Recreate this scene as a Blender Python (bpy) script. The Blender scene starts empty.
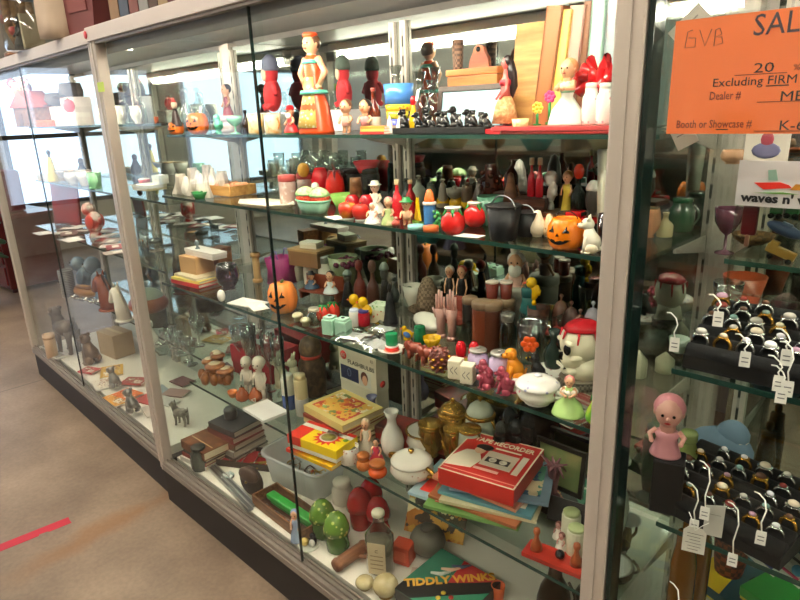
import bpy, bmesh, math, random
from mathutils import Vector, Matrix, Euler
random.seed(7)
SC = bpy.context.scene
COL = SC.collection
PI = math.pi
# ---------------------------------------------------------------- camera, world, exposure
FPX = 617.0
CAM_D, CAM_H = 0.87, 1.49
def _n(a): return Vector(a).normalized()
_mx = _n((-665, -165, 617)); _dn = _n((74, 2010, 617))
AX = -_mx; AZ = -_dn; AZ = (AZ - AX * AX.dot(AZ)).normalized(); AY = AZ.cross(AX)
right = Vector((AX[0], AY[0], AZ[0])); down = Vector((AX[1], AY[1], AZ[1])); fwd = Vector((AX[2], AY[2], AZ[2]))
cam = bpy.data.objects.new('camera', bpy.data.cameras.new('camera')); COL.objects.link(cam)
cam.data.sensor_width = 36; cam.data.lens = FPX / 800 * 36; cam.data.clip_start = 0.02
cam.matrix_world = Matrix(((right[0], -down[0], -fwd[0], 0), (right[1], -down[1], -fwd[1], -CAM_D),
                           (right[2], -down[2], -fwd[2], CAM_H), (0, 0, 0, 1)))
SC.camera = cam
w = bpy.data.worlds.new('store_air'); SC.world = w; w.use_nodes = True
w.node_tree.nodes['Background'].inputs[0].default_value = (0.75, 0.85, 1, 1)
w.node_tree.nodes['Background'].inputs[1].default_value = 0.6
SC.view_settings.view_transform = 'Standard'; SC.view_settings.look = 'None'
SC.view_settings.exposure = 0.75; SC.view_settings.gamma = 1.0
SC.cycles.transparent_max_bounces = 48
SC.cycles.max_bounces = 10
SC.cycles.diffuse_bounces = 4
SC.cycles.caustics_reflective = False
SC.cycles.caustics_refractive = False
TUBE_E, CEIL_E, WIN_E = 44.0, 10.0, 1.5

# ---------------------------------------------------------------- pixel helpers for placing things on the shelves
def ray(px, py):
    r = Vector(((px - 400) / FPX, (py - 300) / FPX, 1)); return Vector((r.dot(AX), r.dot(AY), r.dot(AZ)))
def on_z(px, py, z):
    r = ray(px, py); t = (z - CAM_H) / r[2]; return Vector((r[0] * t, -CAM_D + r[1] * t, z))
def on_y(px, py, y):
    r = ray(px, py); t = (y + CAM_D) / r[1]; return Vector((r[0] * t, y, CAM_H + r[2] * t))
def at(px, y, z):
    Y = y + CAM_D; Z = z - CAM_H; k = (px - 400) / FPX
    X = (k * (Y * fwd[1] + Z * fwd[2]) - (Y * right[1] + Z * right[2])) / (right[0] - k * fwd[0])
    return Vector((X, y, z))
def depth(p): return (p - cam.matrix_world.translation).dot(fwd)
def ztop(p, py):
    q = (py - 300) / FPX; X, Y = p[0], p[1] + CAM_D
    Z = (q * (X * fwd[0] + Y * fwd[1]) - (X * down[0] + Y * down[1])) / (down[2] - q * fwd[2])
    return Z + CAM_H
SHELF = {1: (1.4365, .20), 2: (1.227, .15), 3: (.912, .10), 4: (.492, .15), 'D': (.191, .05)}
MIRROR_Y = .5
def place(q):
    """q = (px centre, py base, py top, width px, shelf[, y]) -> base point, height, width in metres"""
    px, pb, pt, wp, s = q[:5]
    z, ymin = SHELF[s] if s in SHELF else (s, -9)
    if len(q) > 5: p = at(px, q[5], z)
    else:
        p = on_z(px, pb, z); v = Vector((p[0], p[1] + CAM_D, 0)).normalized()
        r = wp * depth(p) / FPX / 2
        p = p + v * r * .85
        yy = max(ymin + r * .8, min(MIRROR_Y - .02 - r, p[1]))
        p = at(px, yy, z)
    W = wp * depth(p) / FPX
    h = max(.008, ztop(p, pt) - z)
    return p + Vector((0, 0, .0006)), h, W

# ---------------------------------------------------------------- materials
def lin(h):
    h = h.lstrip('#'); v = [int(h[i:i + 2], 16) / 255 for i in (0, 2, 4)]
    return tuple(c / 12.92 if c <= .04045 else ((c + .055) / 1.055) ** 2.4 for c in v) + (1,)
MATS = {}
def _new(key):
    M = bpy.data.materials.new(key.replace(' ', '_')); M.use_nodes = True; MATS[key] = M
    nt = M.node_tree; return M, nt, nt.nodes['Principled BSDF']
def m(hx, rough=.3, metal=0, var=.1, scale=14):
    """paint, ceramic, paper or metal with a slight cloudy variation"""
    k = f'{hx} {rough} {metal} {var} {scale}'
    if k in MATS: return MATS[k]
    M, nt, b = _new(k)
    tc = nt.nodes.new('ShaderNodeTexCoord'); no = nt.nodes.new('ShaderNodeTexNoise'); no.inputs['Scale'].default_value = scale
    no.inputs['Detail'].default_value = 3
    mix = nt.nodes.new('ShaderNodeMix'); mix.data_type = 'RGBA'; c = lin(hx)
    mix.inputs[6].default_value = tuple(x * (1 - var) for x in c[:3]) + (1,)
    mix.inputs[7].default_value = tuple(min(1, x * (1 + var)) for x in c[:3]) + (1,)
    nt.links.new(tc.outputs['Object'], no.inputs['Vector']); nt.links.new(no.outputs[0], mix.inputs[0])
    nt.links.new(mix.outputs[2], b.inputs['Base Color'])
    b.inputs['Roughness'].default_value = rough; b.inputs['Metallic'].default_value = metal
    return M
def two(hx, hy, kind='spots', scale=40, thr=.35, rough=.25, metal=0):
    """two-colour surface pattern: spots, noise blotches, bands of wood grain"""
    k = f'{kind} {hx} {hy} {scale} {thr} {rough}'
    if k in MATS: return MATS[k]
    M, nt, b = _new(k)
    tc = nt.nodes.new('ShaderNodeTexCoord')
    if kind == 'spots':
        t = nt.nodes.new('ShaderNodeTexVoronoi'); t.inputs['Scale'].default_value = scale; out = t.outputs['Distance']
    elif kind == 'wood':
        t = nt.nodes.new('ShaderNodeTexNoise'); t.inputs['Scale'].default_value = scale; t.inputs['Detail'].default_value = 4
        mp = nt.nodes.new('ShaderNodeMapping'); mp.inputs['Scale'].default_value = (.12, 1, 1)
        nt.links.new(tc.outputs['Object'], mp.inputs[0]); out = t.outputs[0]
    elif kind == 'weave':
        t = nt.nodes.new('ShaderNodeTexChecker'); t.inputs['Scale'].default_value = scale; out = t.outputs['Fac']
    elif kind == 'bands':
        t = nt.nodes.new('ShaderNodeTexWave'); t.inputs['Scale'].default_value = scale; t.bands_direction = 'Z'; out = t.outputs['Fac']
        t.inputs['Distortion'].default_value = 0
    else:
        t = nt.nodes.new('ShaderNodeTexNoise'); t.inputs['Scale'].default_value = scale; t.inputs['Detail'].default_value = 5; out = t.outputs[0]
    nt.links.new((mp if kind == 'wood' else tc).outputs[0 if kind == 'wood' else 'Object'], t.inputs['Vector'])
    r = nt.nodes.new('ShaderNodeValToRGB')
    r.color_ramp.elements[0].color = lin(hy); r.color_ramp.elements[1].color = lin(hx)
    r.color_ramp.elements[0].position = thr; r.color_ramp.elements[1].position = min(1, thr + (.06 if kind == 'spots' else .25))
    nt.links.new(out, r.inputs[0]); nt.links.new(r.outputs[0], b.inputs['Base Color'])
    b.inputs['Roughness'].default_value = rough; b.inputs['Metallic'].default_value = metal
    return M
def many(cols, scale=12, rough=.45, key='print'):
    """printed paper in several colours"""
    k = key + ' ' + ' '.join(cols) + f' {scale}'
    if k in MATS: return MATS[k]
    M, nt, b = _new(k)
    tc = nt.nodes.new('ShaderNodeTexCoord'); t = nt.nodes.new('ShaderNodeTexVoronoi'); t.inputs['Scale'].default_value = scale
    no = nt.nodes.new('ShaderNodeTexNoise'); no.inputs['Scale'].default_value = scale * 1.4
    ad = nt.nodes.new('ShaderNodeMix'); ad.data_type = 'VECTOR'; ad.inputs[0].default_value = .12
    nt.links.new(tc.outputs['Object'], ad.inputs[4]); nt.links.new(tc.outputs['Object'], no.inputs['Vector']); nt.links.new(no.outputs[1], ad.inputs[5])
    nt.links.new(ad.outputs[1], t.inputs['Vector'])
    r = nt.nodes.new('ShaderNodeValToRGB'); r.color_ramp.interpolation = 'CONSTANT'
    e = r.color_ramp.elements
    e[0].color = lin(cols[0]); e[1].position = 1 / len(cols); e[1].color = lin(cols[1])
    for i, c in enumerate(cols[2:]):
        x = e.new((i + 2) / len(cols)); x.color = lin(c)
    sx = nt.nodes.new('ShaderNodeSeparateColor'); nt.links.new(t.outputs['Color'], sx.inputs[0])
    nt.links.new(sx.outputs[0], r.inputs[0]); nt.links.new(r.outputs[0], b.inputs['Base Color'])
    b.inputs['Roughness'].default_value = rough
    return M
def glass(tint='f2faf7', refl=1.0, rough=.02, key='glass'):
    k = f'{key} {tint} {refl}'
    if k in MATS: return MATS[k]
    M, nt, b = _new(k); nt.nodes.remove(b)
    g = nt.nodes.new('ShaderNodeNewGeometry'); d = nt.nodes.new('ShaderNodeVectorMath'); d.operation = 'DOT_PRODUCT'
    nt.links.new(g.outputs['Incoming'], d.inputs[0]); nt.links.new(g.outputs['Normal'], d.inputs[1])
    def mt(op, a, bb=None):
        n = nt.nodes.new('ShaderNodeMath'); n.operation = op
        for i, x in enumerate((a, bb)):
            if x is None: continue
            if isinstance(x, (int, float)): n.inputs[i].default_value = x
            else: nt.links.new(x, n.inputs[i])
        n.use_clamp = op != 'ABSOLUTE' and op != 'POWER'
        return n.outputs[0]
    f = mt('POWER', mt('SUBTRACT', 1, mt('ABSOLUTE', d.outputs['Value'])), 5)
    f = mt('MINIMUM', mt('MULTIPLY', mt('ADD', mt('MULTIPLY', f, .96), .04), refl), 1)
    tr = nt.nodes.new('ShaderNodeBsdfTransparent'); tr.inputs[0].default_value = lin(tint)
    gl = nt.nodes.new('ShaderNodeBsdfGlossy'); gl.inputs['Roughness'].default_value = rough
    mx = nt.nodes.new('ShaderNodeMixShader'); nt.links.new(f, mx.inputs[0]); nt.links.new(tr.outputs[0], mx.inputs[1]); nt.links.new(gl.outputs[0], mx.inputs[2])
    nt.links.new(mx.outputs[0], nt.nodes['Material Output'].inputs[0])
    return M
def emit(hx, s):
    k = f'emit {hx} {s}'
    if k in MATS: return MATS[k]
    M, nt, b = _new(k); b.inputs['Base Color'].default_value = lin(hx)
    b.inputs['Emission Color'].default_value = lin(hx); b.inputs['Emission Strength'].default_value = s
    return M
GLASSWARE = glass('f0f5f3', 3, .03, 'glassware')
WHITE = m('e9e6dc', .18); CREAM = m('e2d6b4', .25); BLACK = m('0b0b0c', .25); IRON = m('151516', .5)
RED = m('c8141a', .15); DRED = m('7d0f14', .3); ORANGE = m('ef5a10', .3); YELLOW = m('e9b90c', .25); GREEN = m('1f7d3a', .25)
MINT = m('a9dcc0', .25); BLUE = m('2a55a8', .3); PINK = m('e39aa6', .3); SKIN = m('dca882', .3); HAIRB = m('2a1710', .4)
WOOD = two('8a5a33', '5d3519', 'wood', 60, .4, .45); DWOOD = two('5b3420', '331a0e', 'wood', 60, .4, .4); PINE = two('d8a760', 'b98143', 'wood', 50, .4, .5)
GOLD = m('b98b3a', .25, .8); BRASS = m('8f7233', .35, .8); SILVER = m('c9c9c9', .2, 1); STEEL = m('8c8d90', .35, .9)
PAPER = m('e8e4d8', .7); TAGW = m('f2f0ea', .6); CARD = m('a47a49', .7); AMBER = m('3a150b', .12)

# ---------------------------------------------------------------- geometry
class G:
    def __init__(s): s.v = []; s.f = []; s.s = []
    def add(s, vs, fs, sm=True):
        o = len(s.v); s.v += [tuple(x) for x in vs]; s.f += [tuple(i + o for i in f) for f in fs]; s.s += [sm] * len(fs); return s
    def lathe(s, prof, n=18, c=(0, 0, 0), rib=None, sx=1, sy=1):
        vs = []; fs = []
        for r, z in prof:
            for k in range(n):
                a = 2 * PI * k / n; q = r * (rib(a, z) if rib else 1)
                vs.append((c[0] + q * math.cos(a) * sx, c[1] + q * math.sin(a) * sy, c[2] + z))
        for i in range(len(prof) - 1):
            for k in range(n):
                k2 = (k + 1) % n; fs.append((i * n + k, i * n + k2, (i + 1) * n + k2, (i + 1) * n + k))
        if prof[0][0] > 1e-5: fs.append(tuple(reversed(range(n))))
        if prof[-1][0] > 1e-5: fs.append(tuple(range((len(prof) - 1) * n, len(prof) * n)))
        return s.add(vs, fs)
    def box(s, c, d, bev=.0, rot=(0, 0, 0)):
        b = min(bev, min(d) * .45); x, y, z = (q / 2 for q in d)
        R = Euler(rot).to_matrix(); C = Vector(c)
        if b <= 0:
            P = [(i, j, k) for k in (-z, z) for j in (-y, y) for i in (-x, x)]
            F = [(0, 2, 3, 1), (4, 5, 7, 6), (0, 1, 5, 4), (2, 6, 7, 3), (0, 4, 6, 2), (1, 3, 7, 5)]
        else:
            bm = bmesh.new(); bmesh.ops.create_cube(bm, size=1); bmesh.ops.scale(bm, vec=d, verts=bm.verts)
            bmesh.ops.bevel(bm, geom=bm.edges[:], offset=b, segments=2, affect='EDGES', profile=.6)
            bm.verts.index_update(); P = [v.co.copy() for v in bm.verts]; F = [tuple(v.index for v in f.verts) for f in bm.faces]; bm.free()
        return s.add([R @ Vector(p) + C for p in P], F, False)
    def ball(s, c, r, n=12, k=8, rot=(0, 0, 0)):
        r = (r, r, r) if isinstance(r, (int, float)) else r; R = Euler(rot).to_matrix(); C = Vector(c)
        vs = [R @ Vector((0, 0, -r[2])) + C]; fs = []
        for i in range(1, k):
            t = PI * i / k
            for j in range(n):
                a = 2 * PI * j / n; vs.append(R @ Vector((r[0] * math.sin(t) * math.cos(a), r[1] * math.sin(t) * math.sin(a), -r[2] * math.cos(t))) + C)
        vs.append(R @ Vector((0, 0, r[2])) + C)
        for j in range(n):
            j2 = (j + 1) % n; fs.append((0, 1 + j2, 1 + j)); L = 1 + (k - 2) * n; fs.append((L + j, L + j2, len(vs) - 1))
            for i in range(k - 2): a = 1 + i * n; fs.append((a + j, a + j2, a + n + j2, a + n + j))
        return s.add(vs, fs)
    def tube(s, pts, r, n=8, close=False):
        pts = [Vector(p) for p in pts]; N = len(pts); rr = r if isinstance(r, (list, tuple)) else [r] * N
        vs = []; fs = []; up = None
        for i, p in enumerate(pts):
            t = (pts[(i + 1) % N] - pts[i - 1]) if close else (pts[min(i + 1, N - 1)] - pts[max(i - 1, 0)])
            t.normalize()
            if up is None: up = Vector((0, 0, 1)) if abs(t.z) < .9 else Vector((1, 0, 0))
            a = up - t * up.dot(t)
            if a.length < 1e-4: a = t.orthogonal()
            a.normalize(); b = t.cross(a); up = a
            for k in range(n):
                th = 2 * PI * k / n; vs.append(p + (a * math.cos(th) + b * math.sin(th)) * rr[i])
        for i in range(N if close else N - 1):
            i2 = (i + 1) % N
            for k in range(n):
                k2 = (k + 1) % n; fs.append((i * n + k, i * n + k2, i2 * n + k2, i2 * n + k))
        if not close: fs.append(tuple(reversed(range(n)))); fs.append(tuple(range((N - 1) * n, N * n)))
        return s.add(vs, fs)
    def prism(s, out, y0, y1):
        """outline in x,z extruded along y"""
        n = len(out); vs = [(x, y0, z) for x, z in out] + [(x, y1, z) for x, z in out]
        fs = [tuple(range(n)), tuple(reversed(range(n, 2 * n)))] + [(i, i + n, (i + 1) % n + n, (i + 1) % n) for i in range(n)]
        return s.add(vs, fs, False)
    def slab(s, out, z0, z1):
        n = len(out); vs = [(x, y, z0) for x, y in out] + [(x, y, z1) for x, y in out]
        fs = [tuple(reversed(range(n))), tuple(range(n, 2 * n))] + [(i, (i + 1) % n, (i + 1) % n + n, i + n) for i in range(n)]
        return s.add(vs, fs, False)
    def xf(s, M, i0=0):
        s.v[i0:] = [tuple(M @ Vector(p)) for p in s.v[i0:]]; return s
    def obj(s, name, mat, parent=None):
        me = bpy.data.meshes.new(name); me.from_pydata(s.v, [], s.f); me.polygons.foreach_set('use_smooth', s.s)
        if mat: me.materials.append(mat)
        me.update(); o = bpy.data.objects.new(name, me); COL.objects.link(o)
        if parent: o.parent = parent
        return o
def tag(o, label, cat, group=None, kind=None):
    if label: o['label'] = label
    if cat: o['category'] = cat
    if group: o['group'] = group
    if kind: o['kind'] = kind
    return o
def T(name, label, cat, loc, rz=0, group=None):
    o = bpy.data.objects.new(name, None); COL.objects.link(o); o.empty_display_size = .02
    o.location = loc; o.rotation_euler = (0, 0, rz); return tag(o, label, cat, group)
def struct(name, g, mat, parent=None):
    o = g.obj(name, mat, parent)
    if not parent: o['kind'] = 'structure'
    return o
def text(name, s, size, mat, parent, loc, rot=(0, 0, 0), ext=.0004, align='LEFT', width=None, bold=0):
    cu = bpy.data.curves.new(name, 'FONT'); cu.body = s; cu.size = size; cu.extrude = ext; cu.align_x = align
    cu.resolution_u = 2; cu.offset = bold
    t = bpy.data.objects.new('tmp', cu); COL.objects.link(t)
    bpy.context.view_layer.update()
    me = bpy.data.meshes.new_from_object(t.evaluated_get(bpy.context.evaluated_depsgraph_get()))
    bpy.data.objects.remove(t); bpy.data.curves.remove(cu)
    if width:
        xs = [v.co.x for v in me.vertices]; k = width / max(1e-6, max(xs) - min(xs))
        for v in me.vertices: v.co.x *= k
    me.materials.clear(); me.materials.append(mat)
    o = bpy.data.objects.new(name, me); COL.objects.link(o); o.location = loc; o.rotation_euler = rot
    if parent: o.parent = parent
    return o
PR = dict(
    jar=[(0, 0), (.85, 0), (.95, .05), (1, .4), (.95, .75), (.7, .9), (.7, 1), (0, 1)],
    bottle=[(0, 0), (.95, 0), (1, .04), (1, .5), (.8, .62), (.36, .76), (.3, .95), (.36, .96), (.36, 1), (0, 1)],
    bowl=[(0, 0), (.5, 0), (.55, .06), (.85, .5), (1, 1), (.94, .98), (.78, .5), (.45, .14), (0, .12)],
    cup=[(0, 0), (.75, 0), (.82, .06), (1, 1), (.9, 1), (.74, .15), (0, .12)],
    mug=[(0, 0), (.92, 0), (1, .05), (.97, .5), (1, 1), (.88, 1), (.86, .12), (0, .1)],
    cyl=[(0, 0), (.95, 0), (1, .03), (1, .96), (.95, 1), (0, 1)],
    ball=[(0, 0), (.5, .05), (.8, .18), (.96, .35), (1, .5), (.96, .65), (.8, .83), (.5, .95), (0, 1)],
    dome=[(0, 0), (1, 0), (.97, .25), (.75, .65), (.4, .92), (0, 1)],
    knob=[(0, 0), (.5, 0), (.45, .3), (.95, .55), (.9, .8), (.5, .97), (0, 1)],
    cone=[(0, 0), (.96, 0), (1, .04), (.06, .98), (0, 1)],
    tomato=[(0, 0), (.6, 0), (.92, .2), (1, .45), (.9, .75), (.6, .95), (.5, 1), (0, 1)],
    vase=[(0, 0), (.7, 0), (.92, .15), (1, .32), (.8, .52), (.42, .68), (.36, .82), (.62, 1), (.54, .99), (.28, .8), (0, .78)],
    pear=[(0, 0), (.55, 0), (.95, .15), (1, .35), (.8, .58), (.48, .8), (.35, .95), (0, 1)],
    goblet=[(0, 0), (.7, 0), (.68, .03), (.12, .08), (.1, .4), (.5, .5), (.9, .7), (1, 1), (.94, 1), (.82, .72), (.4, .54), (0, .52)],
    bell=[(0, 0), (1, 0), (.96, .06), (.7, .4), (.5, .75), (.3, .95), (0, 1)],
    mush=[(0, 0), (.7, 0), (.66, .5), (1, .55), (.95, .8), (.6, 1), (0, 1)],
    urn=[(0, 0), (.6, 0), (.5, .06), (.88, .3), (1, .55), (.9, .85), (.82, 1), (.72, .99), (.78, .85), (0, .8)],
    plate=[(0, 0), (.6, 0), (.65, .2), (1, 1), (.98, 1), (.62, .4), (0, .4)],
    pegm=[(0, 0), (1, 0), (.9, .25), (.45, .5), (.38, .7), (.6, .85), (.5, 1), (0, 1)],
    lid=[(0, 0), (.9, 0), (1, .1), (1, .8), (.9, 1), (0, 1)],
    flute=[(0, 0), (.5, 0), (.55, .1), (.9, .6), (1, 1), (.9, 1), (.6, .2), (0, .15)],
)
def prof(kind, R, h, z0=0): return [(r * R, z0 + z * h) for r, z in PR[kind]]
def lt(q, name, label, cat, parts, group=None, rz=0, handle=None, rib=None, n=18, sq=1):
    """thing turned on a lathe: parts = (name, profile, material, z0, z1, radius) as fractions of its height and half width"""
    p, h, W = place(q); R = W / 2; t = T(name, label, cat, p, rz, group)
    for i, (pn, k, mat, z0, z1, rr) in enumerate(parts):
        g = G().lathe(prof(k, rr * R, (z1 - z0) * h, z0 * h), n, rib=rib if i == 0 else None, sy=sq)
        g.obj(pn, mat, t)
    if handle:
        hm, z0, z1, sides = handle
        for sgn in sides:
            P = [(sgn * R * (.86 + .42 * math.sin(PI * k / 8)), 0, h * (z0 + (z1 - z0) * k / 8)) for k in range(9)]
            G().tube(P, R * .09, 6).obj('handle', hm, t)
    return t
def fig(q, name, label, cat, dress, hair, skin=None, head=.24, rz=0, hat=None, base=None, apron=None, legs=False, slim=.5, group=None, longhair=False, arms='down', beard=None):
    """ceramic figurine of a person"""
    skin = skin or SKIN; p, h, W = place(q); R = W / 2; t = T(name, label, cat, p, rz, group)
    b0 = .04 * h if base else 0
    hh = head * h; hc = h - hh * .55 - (.05 * h if hat else 0); sh = hc - hh * .62   # head centre, shoulder height
    hr = hh * .5
    g = G()
    g.tube([(0, 0, sh - .1 * h), (0, 0, hc)], [hr * .5, hr * .42]).ball((0, 0, hc), (hr * .82, hr * .9, hr), 14, 10)
    g.ball((0, -hr * .9, hc - hr * .12), (hr * .14, hr * .16, hr * .16), 8, 6)
    for s in (-1, 1): g.ball((s * hr * .8, 0, hc - hr * .05), (hr * .12, hr * .2, hr * .25), 8, 6)
    ar = min(R * .2, .035 * h + hr * .1); sx = max(R * slim, hr * .8)
    for s in (-1, 1):
        if arms == 'down': P = [(s * sx * .8, 0, sh * .98), (s * sx * 1.25, -R * .1, sh * .78), (s * sx * 1.05, -R * .5, sh * .62)]
        elif arms == 'hips': P = [(s * sx * .8, 0, sh * .98), (s * min(R * .95, sx * 1.7), 0, sh * .8), (s * sx * .9, -R * .1, sh * .62)]
        else: P = [(s * sx * .8, 0, sh * .98), (s * sx * 1.2, -R * .3, sh * .85), (s * sx * .35, -R * .75, sh * .84)]
        g.tube(P, [ar, ar * .85, ar * .65]).ball(P[-1], ar * .85, 8, 6)
    if legs:
        for s in (-1, 1): g.tube([(s * sx * .45, 0, sh * .5), (s * sx * .5, 0, b0 + .02 * h)], [sx * .42, sx * .3]).ball((s * sx * .5, -sx * .2, b0 + .03 * h), (sx * .3, sx * .5, .03 * h), 8, 6)
    g.obj('body', skin, t)
    d = G()
    if legs: d.lathe([(0, sh * .42), (sx * .95, sh * .42), (sx * .9, sh * .65), (sx * .95, sh * .92), (sx * .55, sh * 1.02), (0, sh * 1.02)], 16, sy=.75)
    else: d.lathe([(0, b0), (R, b0), (R * .97, b0 + .03 * h), (R * .8, sh * .35), (sx * .75, sh * .66), (sx * .95, sh * .9), (sx * .55, sh * 1.02), (0, sh * 1.02)], 20, sy=.9)
    d.obj('dress' if not legs else 'clothes', dress, t)
    if apron:
        a = G(); N = 6; vs = []; fs = []
        for i in range(5):
            z = sh * (.08 + .66 * i / 4); rr = (R * .98 + (sx * .8 - R * .98) * min(1, max(0, (z / sh - .04) / .62))) * 1.06
            for k in range(N + 1):
                an = -PI / 2 + (k / N - .5) * 1.5; vs += [(rr * math.cos(an), .9 * rr * math.sin(an), z)]
        for i in range(4):
            for k in range(N): o = i * (N + 1) + k; fs.append((o, o + 1, o + N + 2, o + N + 1))
        a.add(vs, fs); ao = a.obj('apron', apron, t)
        sm = ao.modifiers.new('thick', 'SOLIDIFY'); sm.thickness = .002; sm.offset = 1
    if hair:
        g = G().ball((0, hr * .22, hc + hr * .2), (hr * .95, hr * .88, hr * .92), 14, 10)
        if longhair: g.tube([(0, hr * .4, hc + hr * .3), (0, hr * .95, hc - hr * .8), (0, hr * 1.0, sh * .75), (0, hr * .9, sh * .5)], [hr * .8, hr * .95, hr * .9, hr * .35], 10)
        g.obj('hair', hair, t)
    if beard: G().ball((0, -hr * .55, hc - hr * .75), (hr * .7, hr * .5, hr * .8), 10, 8).obj('beard', beard, t)
    e = G()
    for s in (-1, 1): e.ball((s * hr * .32, -hr * .84, hc + hr * .08), hr * .1, 6, 4)
    e.obj('eyes', BLACK, t)
    G().ball((0, -hr * .84, hc - hr * .42), (hr * .2, hr * .08, hr * .07), 6, 4).obj('mouth', m('b02a2a', .3), t)
    if hat:
        G().lathe([(0, hc + hr * .45), (hr * 1.3, hc + hr * .45), (hr * 1.3, hc + hr * .55), (hr * .85, hc + hr * .62), (hr * .7, hc + hr * 1.25), (0, hc + hr * 1.35)], 16).obj('hat', hat, t)
    if base: G().lathe([(0, 0), (R * .9, 0), (R * .9, b0), (0, b0)], 16).obj('base', base, t)
    return t
def animal(q, name, label, mat, pose='stand', rz=0, ear='flop', group=None, eye=BLACK, cat=None, muzz=None, fluffy=0, tail=True):
    """q width = body length; faces -x before turning"""
    p, h, W = place(q); t = T(name, label, cat or 'figurine', p, rz, group); L = W / 2; g = G()
    if pose == 'stand':
        g.tube([(L * .72, 0, h * .56), (L * .35, 0, h * .55), (-L * .1, 0, h * .53), (-L * .5, 0, h * .58)], [h * .13, h * .19, h * .17, h * .17], 12)
        g.tube([(-L * .45, 0, h * .6), (-L * .68, 0, h * .76), (-L * .72, 0, h * .84)], [h * .15, h * .11, h * .1], 10)
        hc = Vector((-L * .74, 0, h * .85)); hr = h * .13
        for x in (-L * .46, L * .6):
            for s in (-1, 1):
                y = s * h * .1
                g.tube([(x, y, h * .5), (x + L * .05, y, h * .27), (x, y, h * .03)], [h * .08, h * .05, h * .04], 8); g.ball((x - L * .04, y, h * .03), (h * .06, h * .045, h * .03), 8, 6)
        if tail: g.tube([(L * .72, 0, h * .6), (L * .95, 0, h * .66), (L * 1.0, 0, h * .82)], [h * .05, h * .04, h * .025], 6)
    else:  # sitting
        g.tube([(L * .3, 0, h * .18), (L * .12, 0, h * .34), (-L * .12, 0, h * .52), (-L * .15, 0, h * .66)], [h * .2, h * .22, h * .17, h * .12], 12)
        hc = Vector((-L * .28, 0, h * .77)); hr = h * .17
        for s in (-1, 1):
            g.tube([(-L * .25, s * h * .1, h * .45), (-L * .4, s * h * .1, h * .2), (-L * .42, s * h * .1, h * .03)], [h * .08, h * .055, h * .05], 8); g.ball((-L * .5, s * h * .1, h * .03), (h * .07, h * .05, h * .035), 8, 6)
            g.ball((L * .18, s * h * .17, h * .14), (h * .17, h * .09, h * .14), 10, 8); g.ball((-L * .1, s * h * .2, h * .03), (h * .1, h * .05, h * .035), 8, 6)
        if tail: g.tube([(L * .45, 0, h * .08), (L * .8, 0, h * .12), (L * .95, 0, h * .3)], [h * .06, h * .045, h * .03], 6)
    g.ball(hc, (hr * 1.05, hr * .9, hr), 12, 9)
    g.ball(hc + Vector((-hr * .95, 0, -hr * .25)), (hr * .65, hr * .5, hr * .45), 10, 7)
    for s in (-1, 1):
        if ear == 'flop': g.ball(hc + Vector((hr * .25, s * hr * .95, -hr * .1)), (hr * .35, hr * .2, hr * .7), 8, 6)
        elif ear == 'point': g.tube([hc + Vector((hr * .2, s * hr * .5, hr * .6)), hc + Vector((hr * .25, s * hr * .65, hr * 1.5))], [hr * .36, hr * .04], 6)
        elif ear == 'long': g.tube([hc + Vector((hr * .2, s * hr * .3, hr * .6)), hc + Vector((hr * .5, s * hr * .45, hr * 2.2))], [hr * .28, hr * .2], 8)
        else: g.ball(hc + Vector((hr * .1, s * hr * .8, hr * .65)), hr * .38, 8, 6)
    if fluffy:
        for k in range(fluffy):
            x = random.uniform(-.5, .6) * L; g.ball((x, random.uniform(-.15, .15) * h, h * random.uniform(.35, .7)), h * random.uniform(.09, .14), 8, 6)
        g.ball(hc + Vector((0, 0, hr * .8)), hr * .8, 8, 6)
    g.obj('body', mat, t)
    e = G()
    for s in (-1, 1): e.ball(hc + Vector((-hr * .8, s * hr * .45, hr * .3)), hr * .14, 6, 4)
    e.obj('eyes', eye, t); G().ball(hc + Vector((-hr * 1.55, 0, -hr * .1)), hr * .18, 6, 4).obj('nose', eye, t)
    return t
def bird(q, name, label, mat, beak, rz=0, belly=None, group=None):
    p, h, W = place(q); L = W / 2; t = T(name, label, 'figurine', p, rz, group); g = G()
    g.ball((L * .1, 0, h * .42), (L * .8, L * .6, h * .32), 14, 10, (0, .35, 0)).ball((-L * .35, 0, h * .78), (h * .19, h * .18, h * .2), 12, 9)
    g.tube([(L * .6, 0, h * .4), (L * 1.0, 0, h * .55)], [h * .12, h * .05], 8)
    g.lathe([(0, 0), (L * .5, 0), (L * .45, h * .1), (L * .3, h * .2), (0, h * .2)], 14)
    g.obj('body', mat, t)
    G().tube([(-L * .35 - h * .15, 0, h * .77), (-L * .35 - h * .32, 0, h * .73)], [h * .07, h * .01], 8).obj('beak', beak, t)
    e = G()
    for s in (-1, 1): e.ball((-L * .35 - h * .11, s * h * .13, h * .83), h * .03, 6, 4)
    e.obj('eyes', BLACK, t)
    for s in (-1, 1): G().ball((L * .2, s * L * .52, h * .45), (L * .55, L * .12, h * .2), 10, 8, (0, .4, 0)).obj('wing', belly or mat, t)
    return t
def quad(pa, pb, pc, z):
    A, B, C = on_z(*pa, z), on_z(*pb, z), on_z(*pc, z); u = B - A; v = C - B
    return (A + C) / 2, u.length, v.length, math.atan2(u.y, u.x)
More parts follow.
